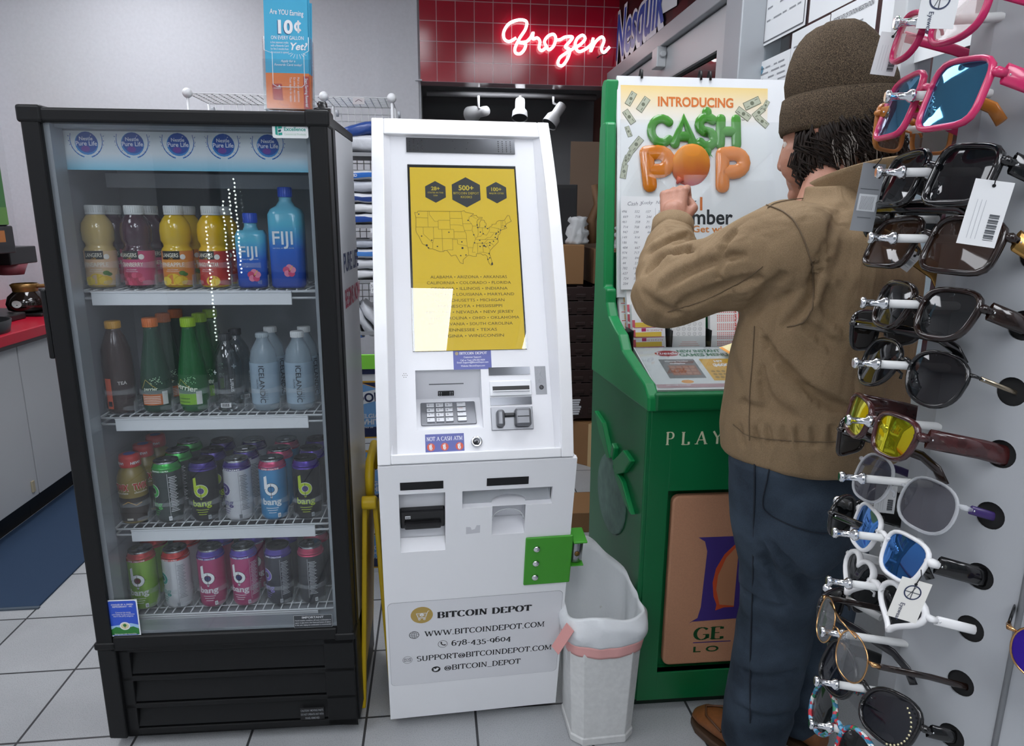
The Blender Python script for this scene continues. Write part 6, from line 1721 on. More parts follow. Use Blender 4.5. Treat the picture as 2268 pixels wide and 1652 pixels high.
ks = thing('glass_stand_in', 'tall brown sheet added in place of the reflective door glass', 'cardboard', (at(1320, 500, 4.1).x, 4.1, .0), R(6.5))  # added brown sheet gives the tone of the reflecting door glass
m = MB().box(-.16, .5, 0, .012, 0, 1.72); m.build('sheet', mat('#76604e', .6, bump=.2, bscale=20), ks)
rl = thing('cardboard_roll', 'bent brown cardboard tube beside the black box', 'cardboard', (b.x + .13, b.y + .19, 1.165), 0)
MB().tube([(0, 0, 0), (-.01, 0, .12), (.02, 0, .2), (.0, 0, .3)], [.022, .024, .02, .018], 12).build('tube', KRD, rl)
# ---------------- left counter with coffee machines
CT = .825
cwht = mat('#b2b4b6', .45, bump=.08, bscale=300)
U0 = -1.735
for k in range(5):
    v0 = 1.15 + .62 * k
    t = thing('counter_cabinet', 'grey white counter cabinet unit %s along the left wall' % ('nearest the camera', 'second from the camera', 'third from the camera', 'fourth from the camera', 'at the far end')[k], 'cabinet', group='counter cabinets along the left wall'); t.matrix_world = MR
    MB().box(UL + .0, U0 - .02, v0, v0 + .618, .10, CT - .06).build('carcass', cwht, t)
    dr = MB().box(U0 - .02, U0, v0 + .003, v0 + .615, .105, CT - .055).build('door', cwht, t, .002)
    MB().box(U0, U0 + .008, v0 + .565, v0 + .585, .13, .18).build('latch', mat('#b9ae92', .4, .4), dr, .002)
    MB().box(UL, U0 - .05, v0, v0 + .618, 0, .1).build('toe_kick', mat('#141415', .5), t)
t = thing('counter_worktop', 'red counter top along the left wall under the coffee machines', 'worktop'); t.matrix_world = MR
MB().box(UL, U0 + .03, 1.15, 4.25, CT - .045, CT).build('worktop', mat('#b5122e', .3), t, .004)
MB().box(UL, U0 + .026, 1.15, 4.25, CT - .06, CT - .045).build('under_edge', mat('#3a3436', .5), t)
mt = thing('floor_mat', 'dark blue floor mat in front of the counter', 'mat'); mt.matrix_world = MR
c0 = at(85, 1352, 2.066)
MB().box(U0 - .04, Vector((c0.x, c0.y, 0)).dot(RU), 2.24, 4.2, 0, .007).build('mat', mat('#1d3550', .8, bump=.5, bscale=500), mt, .002)
MB().box(U0 - .04, Vector((c0.x, c0.y, 0)).dot(RU) + .004, 2.228, 2.24, 0, .006).build('mat_edge', mat('#4a5560', .7), mt)
BM = mat('#131314', .35); 
cm = thing('coffee_machine', 'black coffee machine with a tall cappuccino picture on its front', 'coffee machine'); cm.matrix_world = MR @ Matrix.Translation((-2.285, 2.98, CT))
MB().box(.02, .40, 0, .4, .0, .03).box(.02, .2, 0, .4, .03, .42).box(.02, .40, 0, .4, .30, .42).build('housing', BM, cm, .006)
ph = MB().box(.04, .40, .02, .38, .42, .70).build('display_hood', BM, cm, .01)
a = Art(lambda x, y, e: Vector((.401 + e, .03 + x, y)), .0006)
a.rect(0, .425, .34, .685, mat('#2f6b2c', .4), 1).rect(0, .425, .34, .5, mat('#5a8a3a', .4), 2)
a.poly([(.1, .425), (.08, .6), (.22, .6), (.2, .425)], mat('#e2e2de', .4), 3).disc(.15, .6, .07, mat('#e9e6df', .4), 4, 20, .03).disc(.15, .6, .05, mat('#a88058', .4), 5, 16, .02)
a.text('CAPPUCCINO', .17, .65, .04, mat('#b99a4a', .4), 6, 'CENTER', .01, width=.3)
a.build('display_picture', ph)
a = Art(lambda x, y, e: Vector((.401 + e, .02 + x, y)), .0006)
a.rect(.02, .35, .11, .40, mat('#c23a7a', .4), 1).rect(.12, .35, .21, .40, mat('#c98a2a', .4), 1).rect(.22, .35, .31, .40, mat('#b06a2a', .4), 1).disc(.065, .368, .014, WHITE, 2, 12).disc(.165, .368, .014, WHITE, 2, 12).disc(.08, .325, .008, mat('#d8c22a', .4), 1, 10).disc(.18, .325, .008, mat('#d8c22a', .4), 1, 10)
a.build('button_panel', cm)
cd2 = thing('coffee_decanter', 'round glass coffee pot with a gold band beside the coffee machine', 'coffee pot'); cd2.matrix_world = MR @ Matrix.Translation((-1.94, 3.50, CT + .015))
MB().lathe([(.05, 0), (.078, .012), (.086, .04), (.075, .075), (.05, .098), (.042, .11)], 28).build('pot_body', mat('#1d1613', .08, spec=.8), cd2)
MB().lathe([(.052, .098), (.053, .112), (.06, .13), (.052, .135)], 28, caps=False).build('pot_rim', mat('#8d6a3a', .3, .6), cd2)
MB().tube([(.045, .0, .12), (.1, 0, .125), (.125, 0, .1), (.12, 0, .05), (.1, 0, .03)], .009, 8).build('pot_handle', mat('#8a6a42', .4), cd2)
a = Art(roll(.087)); a.disc(0, .045, .022, mat('#c9ccc9', .3), 1, 16, .017); a.build('pot_label', cd2)
bn = thing('coffee_brewer', 'black drip coffee brewer behind the glass coffee pot', 'coffee machine'); bn.matrix_world = MR @ Matrix.Translation((-2.36, 3.42, CT))
MB().box(.0, .52, 0, .22, 0, .015).box(0, .2, 0, .22, .015, .32).box(0, .42, 0, .22, .24, .32).build('housing', BM, bn, .004); MB().lathe([(.05, .19), (.07, .24)], 20, Matrix.Translation((.36, .1, 0))).build('brew_basket', mat('#8a4a52', .4), bn)
bs = thing('condiment_bin', 'oval black condiment bin on the red counter', 'bin'); bs.matrix_world = MR @ Matrix.Translation((-1.84, 2.93, CT))
MB().lathe([(.11, 0), (.12, .05), (.113, .05), (.105, .006), (.001, .006)], 30, Matrix.Diagonal((1, 1.3, 1, 1)), caps=False).build('bin_wall', mat('#17181a', .4), bs)
ns2 = thing('napkin_holder', 'grey napkin holder at the near left edge of the red counter', 'holder'); ns2.matrix_world = MR @ Matrix.Translation((-2.1, 3.75, CT)); MB().box(0, .14, 0, .1, 0, .1).build('shell', mat('#55585c', .4, .4), ns2, .004)
# posters on the left wall
def poster(label, v0, v1, z0, z1, fn):
    t = thing('wall_poster', label, 'poster', group='posters on the left wall'); t.matrix_world = MR @ Matrix.Translation((UL + .001, v0, z0))
    MB().box(0, .003, 0, v1 - v0, 0, z1 - z0).build('poster_board', mat('#3f7a2e', .45), t)
    a = Art(lambda x, y, e: Vector((.0032 + e, x, y)), .0006); fn(a, v1 - v0, z1 - z0); a.build('poster_print', t)
def f1(a, w, h):
    a.rect(0, h * .3, w, h * .55, mat('#cf7a2a', .45), 1).poly([(0, h * .3), (w, h * .28), (w, h * .40), (w * .6, h * .5), (0, h * .42)], mat('#33211a', .5), 2)
    for k in range(24): a.disc(random.uniform(0, w), random.uniform(h * .24, h * .4), .012, mat('#4a2c1d', .4), 3, 8)
    a.rect(0, 0, w, h * .2, mat('#dd7f38', .45), 3).text('CES', w * .93, h * .05, .1, mat('#4a3a1a', .5), 4, 'RIGHT', .01)
    for k in range(3): a.line([(w * .6, h * .8 - .03 * k), (w * .98, h * .84 - .03 * k)], .004, mat('#1f4a1e', .5), 2)
def f2(a, w, h): a.rect(0, h * .0, w, h * .3, mat('#5d9a3a', .45), 1).text('O', w * .9, h * .75, .07, mat('#a8923a', .5), 2, 'RIGHT', .01)
pa_, pb_ = (lambda px, py: (lambda p: (p.dot(RV), p.z))(at(px, py, 3.3)))(30, 290), 0
poster('green and orange poster high on the left wall', 3.45, 4.17, 1.74, 2.30, f1)
poster('smaller green poster below the orange one on the left wall', 3.4, 4.06, 1.49, 1.715, f2)

# strings of small white lamps hanging in the shopfront window behind the photographer
for i, (u, z0, z1, lab) in enumerate(((-1.80, .85, 1.6, 'right string of white bead lamps in the shopfront window'), (-1.845, .95, 1.52, 'second string of white bead lamps in the shopfront window'), (-1.90, .8, 1.45, 'third string of white bead lamps in the shopfront window'), (-2.045, .3, 1.25, 'left string of white bead lamps beside the shopfront window'))):
    t = thing('bead_lamp_string', lab, 'string lights', group='bead lamp strings in the shopfront'); t.matrix_world = MR @ Matrix.Translation((u, VF + .04, 0))
    MB().cyl((0, 0, z0), (0, 0, 2.3), .0015, n=5).build('cord', mat('#c9ccd0', .5), t)
    m = MB(); n_ = int((z1 - z0) / .03)
    for k in range(n_): m.ball((.004 * math.sin(k * 2.3), .004, z0 + .03 * k), .0075, None, 6)
    m.build('beads', mat('#f4fff8', .5, emit=16.0), t)['kind'] = 'stuff'
# ------------------------------------------------------------ the man at the stand
def capsule(m, a, b, ra, rb, n=18, sq=None):
    """tapered limb with round ends; sq squashes across an axis"""
    a, b = Vector(a), Vector(b)
    M_, L = along(a, b)
    pr = [(max(1e-4, ra * math.cos(R(t))), ra * math.sin(R(t))) for t in range(-90, 1, 15)]
    pr += [(max(1e-4, rb * math.cos(R(t))), L + rb * math.sin(R(t))) for t in range(0, 91, 15)]
    m.lathe(pr, n, M_, caps=False)
def limb(m, pts, rs):
    for i in range(len(pts) - 1): capsule(m, pts[i], pts[i + 1], rs[i], rs[i + 1])
def remesh(m, name, mats, parent, voxel, smooth_it=6, fold=None, sub=0):
    o = m.build('tmp', [BLACK], None, fix=False)
    md = o.modifiers.new('r', 'REMESH'); md.mode = 'VOXEL'; md.voxel_size = voxel
    md = o.modifiers.new('s', 'SMOOTH'); md.iterations = smooth_it; md.factor = .5
    n = baked(o, name, mats, parent)
    if fold:
        me = n.data
        nrm = [v.normal.copy() for v in me.vertices]
        for v, nn in zip(me.vertices, nrm):
            v.co += nn * fold(v.co)
        me.update()
    return n
man = thing('person', 'man in tan jacket, jeans and brown knit cap raising his fist to the lottery sign', 'person', (.60, 1.33, 0))
OFF = Vector((.60, 1.33, 0))
def L_(x, y, z): return Vector((x, y, z)) - OFF
SKIN = mat('#b27e68', .5, bump=.25, bscale=350, spread=.06)
F2 = Vector((-.60, .80, 0)).normalized()        # the way the chest faces
LF2 = Vector((-F2.y, F2.x, 0))                  # towards his left
ctr = Vector((.605, 1.315, 0))
def body(f, l, z): return ctr + F2 * f + LF2 * l + Vector((0, 0, z)) - OFF
# key joints
SHL, SHR = body(.0, .145, 1.245), body(.02, -.15, 1.245)
ELB = L_(.308, 1.36, 1.155)
WRI = L_(.343, 1.50, 1.285)
KNU = L_(.352, 1.535, 1.335)
ELR, WRR = body(.10, -.26, 1.01), body(.26, -.27, 1.06)
HEAD = L_(.618, 1.40, 1.458)
HF = Vector((-.66, .70, -.26)).normalized()     # face direction, looking down
HU = Vector((-.26, .14, 1)).normalized(); HU = (HU - HF * HU.dot(HF)).normalized()
HL = HU.cross(HF).normalized()                  # his left
HM = Matrix(((HF.x, HL.x, HU.x, HEAD.x), (HF.y, HL.y, HU.y, HEAD.y), (HF.z, HL.z, HU.z, HEAD.z), (0, 0, 0, 1)))   # x face, y his left, z crown
# --- skin: head, neck and both hands, joined under the clothes by the arms and trunk
m = MB()
m.ball((0, 0, .02), (.088, .070, .092), None, 24); m.v = [tuple(HM @ Vector(p)) for p in m.v]
def hb(c, r, n=14):
    k = MB().ball(c, r, None, n); m.add([HM @ Vector(p) for p in k.v], k.f, None, 0, True)
hb((.048, 0, -.055), (.052, .052, .062)); hb((.078, 0, -.092), (.026, .032, .022)); hb((.04, .045, -.035), (.05, .026, .05)); hb((.04, -.045, -.035), (.05, .026, .05))
hb((.064, 0, .030), (.02, .045, .018)); hb((.062, .032, -.012), (.028, .022, .02)); hb((.062, -.032, -.012), (.028, .022, .02))
for a_, b_, ra, rb in (((.086, 0, .012), (.103, 0, -.026), .009, .0125), ((.098, .012, -.032), (.09, .014, -.034), .009, .009), ((.098, -.012, -.032), (.09, -.014, -.034), .009, .009), ((.086, .018, -.064), (.086, -.018, -.064), .009, .009), ((.084, .017, -.074), (.084, -.017, -.074), .01, .01)):
    capsule(m, HM @ Vector(a_), HM @ Vector(b_), ra, rb, 10)
for s in (-1, 1):
    capsule(m, HM @ Vector((-.008, s * .074, .012)), HM @ Vector((-.004, s * .073, -.03)), .014, .009, 10)
limb(m, [HM @ Vector((-.03, 0, -.03)), body(.02, 0, 1.30), body(.0, 0, 1.15), body(0, 0, .95)], [.058, .062, .09, .09])
limb(m, [body(0, .05, 1.27), SHL, ELB, WRI], [.05, .048, .038, .028])
limb(m, [body(0, -.05, 1.27), SHR, ELR, WRR], [.05, .048, .038, .028])
def fist(m, wr, fwd, back, thumb_side, s=1.0, curl=1.0):
    """hand closed into a loose fist: palm, four bent fingers of different length, thumb across the side"""
    fwd = Vector(fwd).normalized(); back = (Vector(back) - fwd * Vector(back).dot(fwd)).normalized(); sd = fwd.cross(back).normalized() * thumb_side
    p = lambda f, b, t: Vector(wr) + fwd * f * s + back * b * s + sd * t * s
    limb(m, [p(0, 0, 0), p(.03, .002, .0)], [.027 * s, .03 * s])
    for t in (-.024, -.008, .008, .024): capsule(m, p(.02, .004, t * .7), p(.078, .008, t), .016 * s, .0125 * s, 10)
    for i, t in enumerate((.027, .009, -.009, -.026)):
        ln = (.95, 1.05, 1.0, .85)[i]
        k = p(.082, .008, t)
        a1 = p(.082 + .026 * ln, -.012, t * .95); a2 = p(.082 + .006, -.036 * ln, t * .88); a3 = p(.06, -.032 * ln, t * .85)
        limb(m, [k, a1, a2, a3], [.0108 * s, .0098 * s, .009 * s, .008 * s])
        m.ball(k + back * .002, .0118 * s, None, 10)
    limb(m, [p(.018, -.008, .026), p(.05, -.022, .042), p(.078, -.034, .03), p(.09, -.04, .012)], [.015 * s, .012 * s, .0105 * s, .009 * s])
HFW = (KNU - WRI).normalized()
fist(m, WRI + HFW * .006, HFW, Vector((-.5, -.75, .45)), 1, .87)
fist(m, WRR, (WRR - ELR) + Vector((0, 0, -.01)), (0, 0, 1), -1, .95)
# hidden legs and feet carry the body to the floor
HIPL, HIPR = body(.0, .085, .84), body(.0, -.085, .84)
KNL, KNR = L_(.598, 1.36, .45), L_(.72, 1.43, .45)
ANL, ANR = L_(.592, 1.42, .085), L_(.735, 1.50, .085)
for h_, k_, a_ in ((HIPL, KNL, ANL), (HIPR, KNR, ANR)):
    limb(m, [body(0, 0, .95), h_, k_, a_], [.09, .07, .05, .036])
    f_ = Vector((-.55, .83, 0)).normalized()
    limb(m, [a_, a_ + Vector((0, 0, -.04)), a_ + f_ * .1 + Vector((0, 0, -.058))], [.036, .026, .014])
remesh(m, 'body', SKIN, man, .0031, 2)
# eyes, brows
for s in (-1, 1):
    e = MB().ball(HM @ Vector((.069, s * .03, .006)), .012, None, 14).build('eye', mat('#d9d2cc', .15), man)
    MB().ball(HM @ Vector((.0768, s * .03, .0045)), .0056, None, 10).build('iris', mat('#2a1c14', .1), e)
    b = MB(); b.tube([HM @ Vector((.080, s * .014, .027)), HM @ Vector((.077, s * .03, .031)), HM @ Vector((.062, s * .046, .028))], [.0035, .0045, .002], 8); b.build('eyebrow', mat('#2b211c', .8), man)
# --- hair: dark locks from under the cap down to the collar
m = MB(); hr = random.Random(4)
k = MB().ball((-.018, 0, .012), (.088, .079, .082), None, 22); m.add([HM @ Vector(p) for p in k.v], k.f, None, 0, True)
for i in range(800):
    a_ = R(hr.uniform(48, 312)); z0 = hr.uniform(-.03, .03)
    c, s = math.cos(a_), math.sin(a_)
    L = hr.uniform(.04, .085) if abs(s) > .72 else hr.uniform(.055, .095)
    p0 = Vector((-.015 + .086 * c, .079 * s, z0)); w = hr.uniform(-.016, .016)
    p1 = p0 + Vector((.010 * c + w, .012 * s, -L * .5)); p2 = p0 + Vector((.004 * c - w * 1.5, .006 * s + w, -L))
    m.tube([HM @ p0, HM @ ((p0 + p1) / 2 + Vector((0, .003 * s, .004))), HM @ p1, HM @ p2], [.0018, .0026, .0020, .0006], 5)
m.build('hair', mat('#231a15', .6, spread=.5, bscale=90, spec=.3), man)
m = MB()
for i in range(40):
    a_ = R(hr.uniform(95, 205)); c, s = math.cos(a_), math.sin(a_); L = hr.uniform(.05, .1)
    p0 = Vector((-.015 + .094 * c, .087 * s, hr.uniform(-.025, .0))); w = hr.uniform(-.012, .012)
    m.tube([HM @ p0, HM @ (p0 + Vector((.006 * c + w, .01 * s, -L * .5))), HM @ (p0 + Vector((-.002 * c, .006 * s + w, -L)))], [.0008, .0009, .0004], 5)
m.build('grey_hair', mat('#8d857e', .5), man)['label'] = 'grey strands of hair'
# --- knit cap
def knit(nt, b, new, link):
    tc = new('ShaderNodeTexCoord'); mp = new('ShaderNodeMapping'); mp.inputs['Scale'].default_value = (1, 1, .42)
    link(tc.outputs['Object'], mp.inputs[0])
    nz = new('ShaderNodeTexNoise'); nz.inputs['Scale'].default_value = 1300; nz.inputs['Detail'].default_value = 1; link(mp.outputs[0], nz.inputs['Vector'])
    cr = new('ShaderNodeValToRGB'); cr.color_ramp.elements[0].position = .4; cr.color_ramp.elements[1].position = .62
    cr.color_ramp.elements[0].color = lin('#3a322b'); cr.color_ramp.elements[1].color = lin('#7d6d58'); e = cr.color_ramp.elements.new(.52); e.color = lin('#594d41')
    link(nz.outputs['Fac'], cr.inputs[0]); link(cr.outputs[0], b.inputs['Base Color'])
    b.inputs['Roughness'].default_value = .95; b.inputs['Specular IOR Level'].default_value = .1
    bp = new('ShaderNodeBump'); bp.inputs['Strength'].default_value = .8; bp.inputs['Distance'].default_value = .003; link(nz.outputs['Fac'], bp.inputs['Height']); link(bp.outputs[0], b.inputs['Normal'])
KN = node_mat('knit_wool', knit)
CB = HEAD + Vector((.012, -.004, .012))
CF = Vector((-.80, .60, -.06)).normalized(); CU = Vector((-.02, .02, 1)); CU = (CU - CF * CU.dot(CF)).normalized(); CL = CU.cross(CF)
def capring(r, h, wob=0.0, lean=(0, 0), flat_=1.0):
    out = []
    for j in range(96):
        a_ = 2 * PI * j / 96
        d = CF * math.cos(a_) * 1.1 + CL * math.sin(a_) * .98
        rr = r * (1 + wob * math.sin(a_ * 5 + h * 40) + .5 * wob * math.sin(a_ * 3 - h * 25)) * (1 + .006 * math.sin(48 * a_))
        out.append(CB + d * rr + CU * h + Vector((lean[0], lean[1], 0)))
    return out
m = MB().loft([capring(.088, .05, .0), capring(.092, .07, .003), capring(.091, .088, .008, (-.004, 0)), capring(.0855, .108, .014, (-.008, -.002)), capring(.0775, .128, .022, (-.011, -.004)), capring(.069, .146, .034, (-.013, -.006)), capring(.059, .162, .05, (-.014, -.008)), capring(.047, .175, .08, (-.015, -.01)), capring(.031, .185, .11, (-.016, -.011)), capring(.014, .190, .13, (-.016, -.012)), capring(.001, .187, 0, (-.016, -.012))], False, False)
m.build('knit_cap', KN, man)
m = MB().loft([capring(.086, -.004), capring(.0965, -.006), capring(.100, .004), capring(.0995, .035), capring(.096, .060), capring(.091, .0635), capring(.086, .056)], False, False)
m.build('cap_cuff', KN, man)
# --- jeans
DEN = None
def denim(nt, b, new, link):
    tc = new('ShaderNodeTexCoord'); nz = new('ShaderNodeTexNoise'); nz.inputs['Scale'].default_value = 700; link(tc.outputs['Object'], nz.inputs['Vector'])
    n2 = new('ShaderNodeTexNoise'); n2.inputs['Scale'].default_value = 9; n2.inputs['Detail'].default_value = 4; link(tc.outputs['Object'], n2.inputs['Vector'])
    ad = new('ShaderNodeMath'); ad.operation = 'MULTIPLY_ADD'; ad.inputs[1].default_value = .35; link(nz.outputs['Fac'], ad.inputs[0]); link(n2.outputs['Fac'], ad.inputs[2])
    cr = new('ShaderNodeValToRGB'); cr.color_ramp.elements[0].position = .45; cr.color_ramp.elements[1].position = .95
    cr.color_ramp.elements[0].color = lin('#242d37'); cr.color_ramp.elements[1].color = lin('#465361'); link(ad.outputs[0], cr.inputs[0]); link(cr.outputs[0], b.inputs['Base Color'])
    b.inputs['Roughness'].default_value = .85; b.inputs['Specular IOR Level'].default_value = .2
    bp = new('ShaderNodeBump'); bp.inputs['Strength'].default_value = .3; bp.inputs['Distance'].default_value = .001; link(nz.outputs['Fac'], bp.inputs['Height']); link(bp.outputs[0], b.inputs['Normal'])
DEN = node_mat('denim', denim)
def fold_cloth(amp, sc, stretch=(1, 1, 1), seed=0.0):
    def f(co):
        q = Vector((co.x * stretch[0], co.y * stretch[1], co.z * stretch[2])) * sc + Vector((seed, seed * 2, 0))
        v = noise.noise(q) * .7 + abs(noise.noise(q * 2.1)) * -.5 + noise.noise(q * .45) * .6
        return v * amp
    return f
m = MB()
limb(m, [body(-.0, .055, .865), body(-.0, -.055, .865)], [.108, .108])
capsule(m, body(-.045, .062, .765), body(-.045, .07, .70), .098, .088); capsule(m, body(-.045, -.062, .765), body(-.045, -.07, .70), .098, .088)
for h_, k_, a_ in ((HIPL, KNL, ANL), (HIPR, KNR, ANR)):
    limb(m, [h_ + Vector((0, 0, .05)), h_ + (k_ - h_) * .35, k_, k_ + (a_ - k_) * .55, a_ + Vector((0, 0, .0))], [.112, .102, .083, .08, .078])
j = remesh(m, 'jeans', DEN, man, .007, 8, fold_cloth(.011, 7, (1, 1, .7), 3.0))
# trim the hem flat: pull everything under the shoe line up
for v in j.data.vertices:
    if v.co.z > .84:
        c_ = body(0, 0, 0); f_ = 1 - min(.16, (v.co.z - .84) * 4)
        v.co.x = c_.x + (v.co.x - c_.x) * f_; v.co.y = c_.y + (v.co.y - c_.y) * f_
    if v.co.z < .035: v.co.z = .035 + (v.co.z - .035) * .08
# stitched seam, pocket
dk2 = mat('#161f2b', .8)
from mathutils.bvhtree import BVHTree
def hug(o, pts, lift=.0015, dirn=None):
    bv = BVHTree.FromPolygons([v.co.copy() for v in o.data.vertices], [tuple(p.vertices) for p in o.data.polygons])
    out = []
    for p in pts:
        q = bv.find_nearest(Vector(p))
        out.append(q[0] + q[1] * lift)
    return out
def hug_ray(o, pxs, lift=.0015):
    """onto the cloth along the sight line of a photo pixel"""
    bv = BVHTree.FromPolygons([v.co.copy() for v in o.data.vertices], [tuple(p.vertices) for p in o.data.polygons])
    out = []
    eye = Vector((0, 0, EYE)) - OFF
    for px, py in pxs:
        d = (at(px, py, 1.0) - Vector((0, 0, EYE))).normalized()
        h = bv.ray_cast(eye, d)
        if h[0] is not None: out.append(h[0] + h[1] * lift)
    return out
def stitch(o, pxs, name, m_, r=.0016, parent=None):
    P_ = hug_ray(o, smooth(pxs, 8))
    if len(P_) > 3:
        MB().tube(P_, r, 6).build(name, m_, parent or o)
stitch(j, [(1672, 1000), (1672, 1080), (1670, 1180), (1668, 1300), (1664, 1400), (1662, 1500), (1662, 1600)], 'side_seam', dk2, .0018)
stitch(j, [(1712, 1000), (1700, 1060), (1690, 1110), (1700, 1135), (1745, 1160), (1800, 1178), (1848, 1180)], 'pocket_seam', dk2, .0014)
stitch(j, [(1712, 1000), (1750, 1030), (1800, 1055), (1850, 1062), (1890, 1062)], 'pocket_hem', mat('#6b6350', .8), .0013)
# --- shoes
SH = mat('#7a4a26', .45, bump=.2, bscale=120, spread=.1)
for a_ in (ANL, ANR):
    f_ = Vector((-.52, .85, 0)).normalized(); s_ = Vector((-f_.y, f_.x, 0))
    base = Vector((a_.x, a_.y, 0))
    def sec(t, w, h0, h1, n=20):
        return [base + f_ * t + s_ * (w * math.cos(2 * PI * q / n)) + Vector((0, 0, h0 + (h1 - h0) * (.5 + .5 * math.sin(2 * PI * q / n)))) for q in range(n)]
    sh = MB().loft([sec(-.075, .02, .02, .06), sec(-.065, .034, .018, .085), sec(-.02, .04, .018, .095), sec(.04, .042, .018, .085), sec(.09, .046, .018, .07), sec(.135, .045, .018, .058), sec(.165, .034, .018, .046), sec(.178, .014, .02, .034)]).build('shoe', SH, man)
    MB().loft([[base + f_ * t + s_ * w + Vector((0, 0, z)) for t, w in ((-.078, 0), (-.06, .034), (0, .042), (.09, .05), (.14, .047), (.172, .03), (.184, 0), (.172, -.03), (.14, -.047), (.09, -.05), (0, -.042), (-.06, -.034))] for z in (0, .02)], sm=False).build('sole', mat('#4a3524', .6), sh, .004)
    MB().tube([base + f_ * .06 + s_ * .044 + Vector((0, 0, .062)), base + f_ * .12 + s_ * .032 + Vector((0, 0, .062)), base + f_ * .15 + Vector((0, 0, .056)), base + f_ * .12 - s_ * .032 + Vector((0, 0, .062)), base + f_ * .06 - s_ * .044 + Vector((0, 0, .062))], .003, 6).build('shoe_seam', mat('#54331a', .6), sh)
# --- jacket
def twill(nt, b, new, link):
    tc = new('ShaderNodeTexCoord')
    b.inputs['Roughness'].default_value = .75; b.inputs['Specular IOR Level'].default_value = .2
    mp = new('ShaderNodeMapping'); mp.inputs['Rotation'].default_value = (R(25), R(35), R(20)); mp.inputs['Scale'].default_value = (1.0, 1.0, .38)
    link(tc.outputs['Object'], mp.inputs[0])
    nz = new('ShaderNodeTexNoise'); nz.inputs['Scale'].default_value = 11; nz.inputs['Detail'].default_value = 2.5; nz.inputs['Distortion'].default_value = .8; link(mp.outputs[0], nz.inputs['Vector'])
    fine = new('ShaderNodeTexNoise'); fine.inputs['Scale'].default_value = 700; link(tc.outputs['Object'], fine.inputs['Vector'])
    b1_ = new('ShaderNodeBump'); b1_.inputs['Strength'].default_value = .75; b1_.inputs['Distance'].default_value = .03; link(nz.outputs['Fac'], b1_.inputs['Height'])
    b2_ = new('ShaderNodeBump'); b2_.inputs['Strength'].default_value = .25; b2_.inputs['Distance'].default_value = .001; link(fine.outputs['Fac'], b2_.inputs['Height']); link(b1_.outputs[0], b2_.inputs['Normal']); link(b2_.outputs[0], b.inputs['Normal'])
    cr = new('ShaderNodeValToRGB'); cr.color_ramp.elements[0].position = .35; cr.color_ramp.elements[1].position = .7; cr.color_ramp.elements[0].color = lin('#826d52'); cr.color_ramp.elements[1].color = lin('#967f62'); link(fine.outputs['Fac'], cr.inputs[0]); link(cr.outputs[0], b.inputs['Base Color'])
JK = node_mat('tan_twill', twill)
m = MB()
def tr(z, f, l, fo=0.0, lo=0.0, n=30, p=2.5):
    return [body(fo + f * (abs(math.cos(2 * PI * q / n)) ** (2 / p)) * (1 if math.cos(2 * PI * q / n) > 0 else -1), lo + l * (abs(math.sin(2 * PI * q / n)) ** (2 / p)) * (1 if math.sin(2 * PI * q / n) > 0 else -1), z) for q in range(n)]
m.loft([tr(.838, .132, .170), tr(.85, .150, .188), tr(.90, .156, .193), tr(1.0, .148, .187), tr(1.1, .14, .188, -.005), tr(1.2, .128, .186, -.015), tr(1.265, .105, .165, -.02), tr(1.305, .08, .12, -.018), tr(1.34, .058, .07, -.005), tr(1.36, .05, .06, .005)])
limb(m, [body(.0, .06, 1.24), SHL, SHL + (ELB - SHL) * .5, ELB], [.09, .088, .078, .070])
limb(m, [ELB, ELB + (WRI - ELB) * .55, WRI - HFW * .02], [.070, .060, .043])
limb(m, [body(.0, -.06, 1.24), SHR, ELR], [.09, .088, .066]); limb(m, [ELR, WRR - (WRR - ELR).normalized() * .02], [.066, .044])
EL_ = ELB
def jf(co):
    q = Vector((co.x, co.y, co.z))
    # diagonal drag folds, stronger at the elbow and under the arm
    w = .35 + .9 * math.exp(-((q - EL_).length / .16) ** 2) + .6 * math.exp(-((q - (SHL + Vector((.03, -.02, -.12)))).length / .15) ** 2)
    k = Vector((q.x * 5 + q.z * 3.2, q.y * 5 + q.z * 1.5, q.z * 2.5 - q.x * 4))
    v = noise.noise(k * 1.3) * .9 - abs(noise.noise(k * 2.6 + Vector((7, 3, 1)))) * .8 + noise.noise(k * .5) * .6
    return v * .021 * w
jk = remesh(m, 'jacket', JK, man, .0055, 7, None)
# creases follow the cloth: each is a line over the jacket with a depth and a width, and a swell beside it
CREASE = [([(1690, 738), (1730, 800), (1790, 862), (1850, 895), (1920, 905)], .013, .016), ([(1770, 705), (1850, 765), (1930, 800)], .008, .02), ([(1452, 648), (1520, 604), (1600, 572), (1660, 560)], .009, .014),
          ([(1432, 604), (1480, 566), (1538, 552)], .016, .012), ([(1476, 690), (1550, 655), (1640, 622), (1700, 610)], .008, .018), ([(1440, 560), (1480, 535), (1530, 520)], .010, .010), ([(1470, 505), (1500, 525), (1535, 530)], .006, .009),
          ([(1660, 705), (1690, 650), (1740, 600)], .007, .018), ([(1740, 722), (1772, 690), (1797, 640), (1800, 580)], .013, .011), ([(1830, 520), (1815, 600), (1850, 700), (1900, 760)], .007, .022), ([(1690, 800), (1700, 880), (1760, 930)], .008, .02),
          ([(1425, 640), (1450, 668), (1500, 690)], .008, .012), ([(1640, 500), (1600, 560), (1590, 640)], .006, .02), ([(1870, 450), (1840, 520), (1835, 600)], .005, .02), ([(1640, 880), (1680, 905), (1760, 900)], .006, .016)] + \
         [([(x, 935 + 6 * (k % 2)), (x + 6, 985)], .006, .008) for k, x in enumerate((1640, 1672, 1700, 1735, 1765, 1800, 1840, 1880, 1915))]
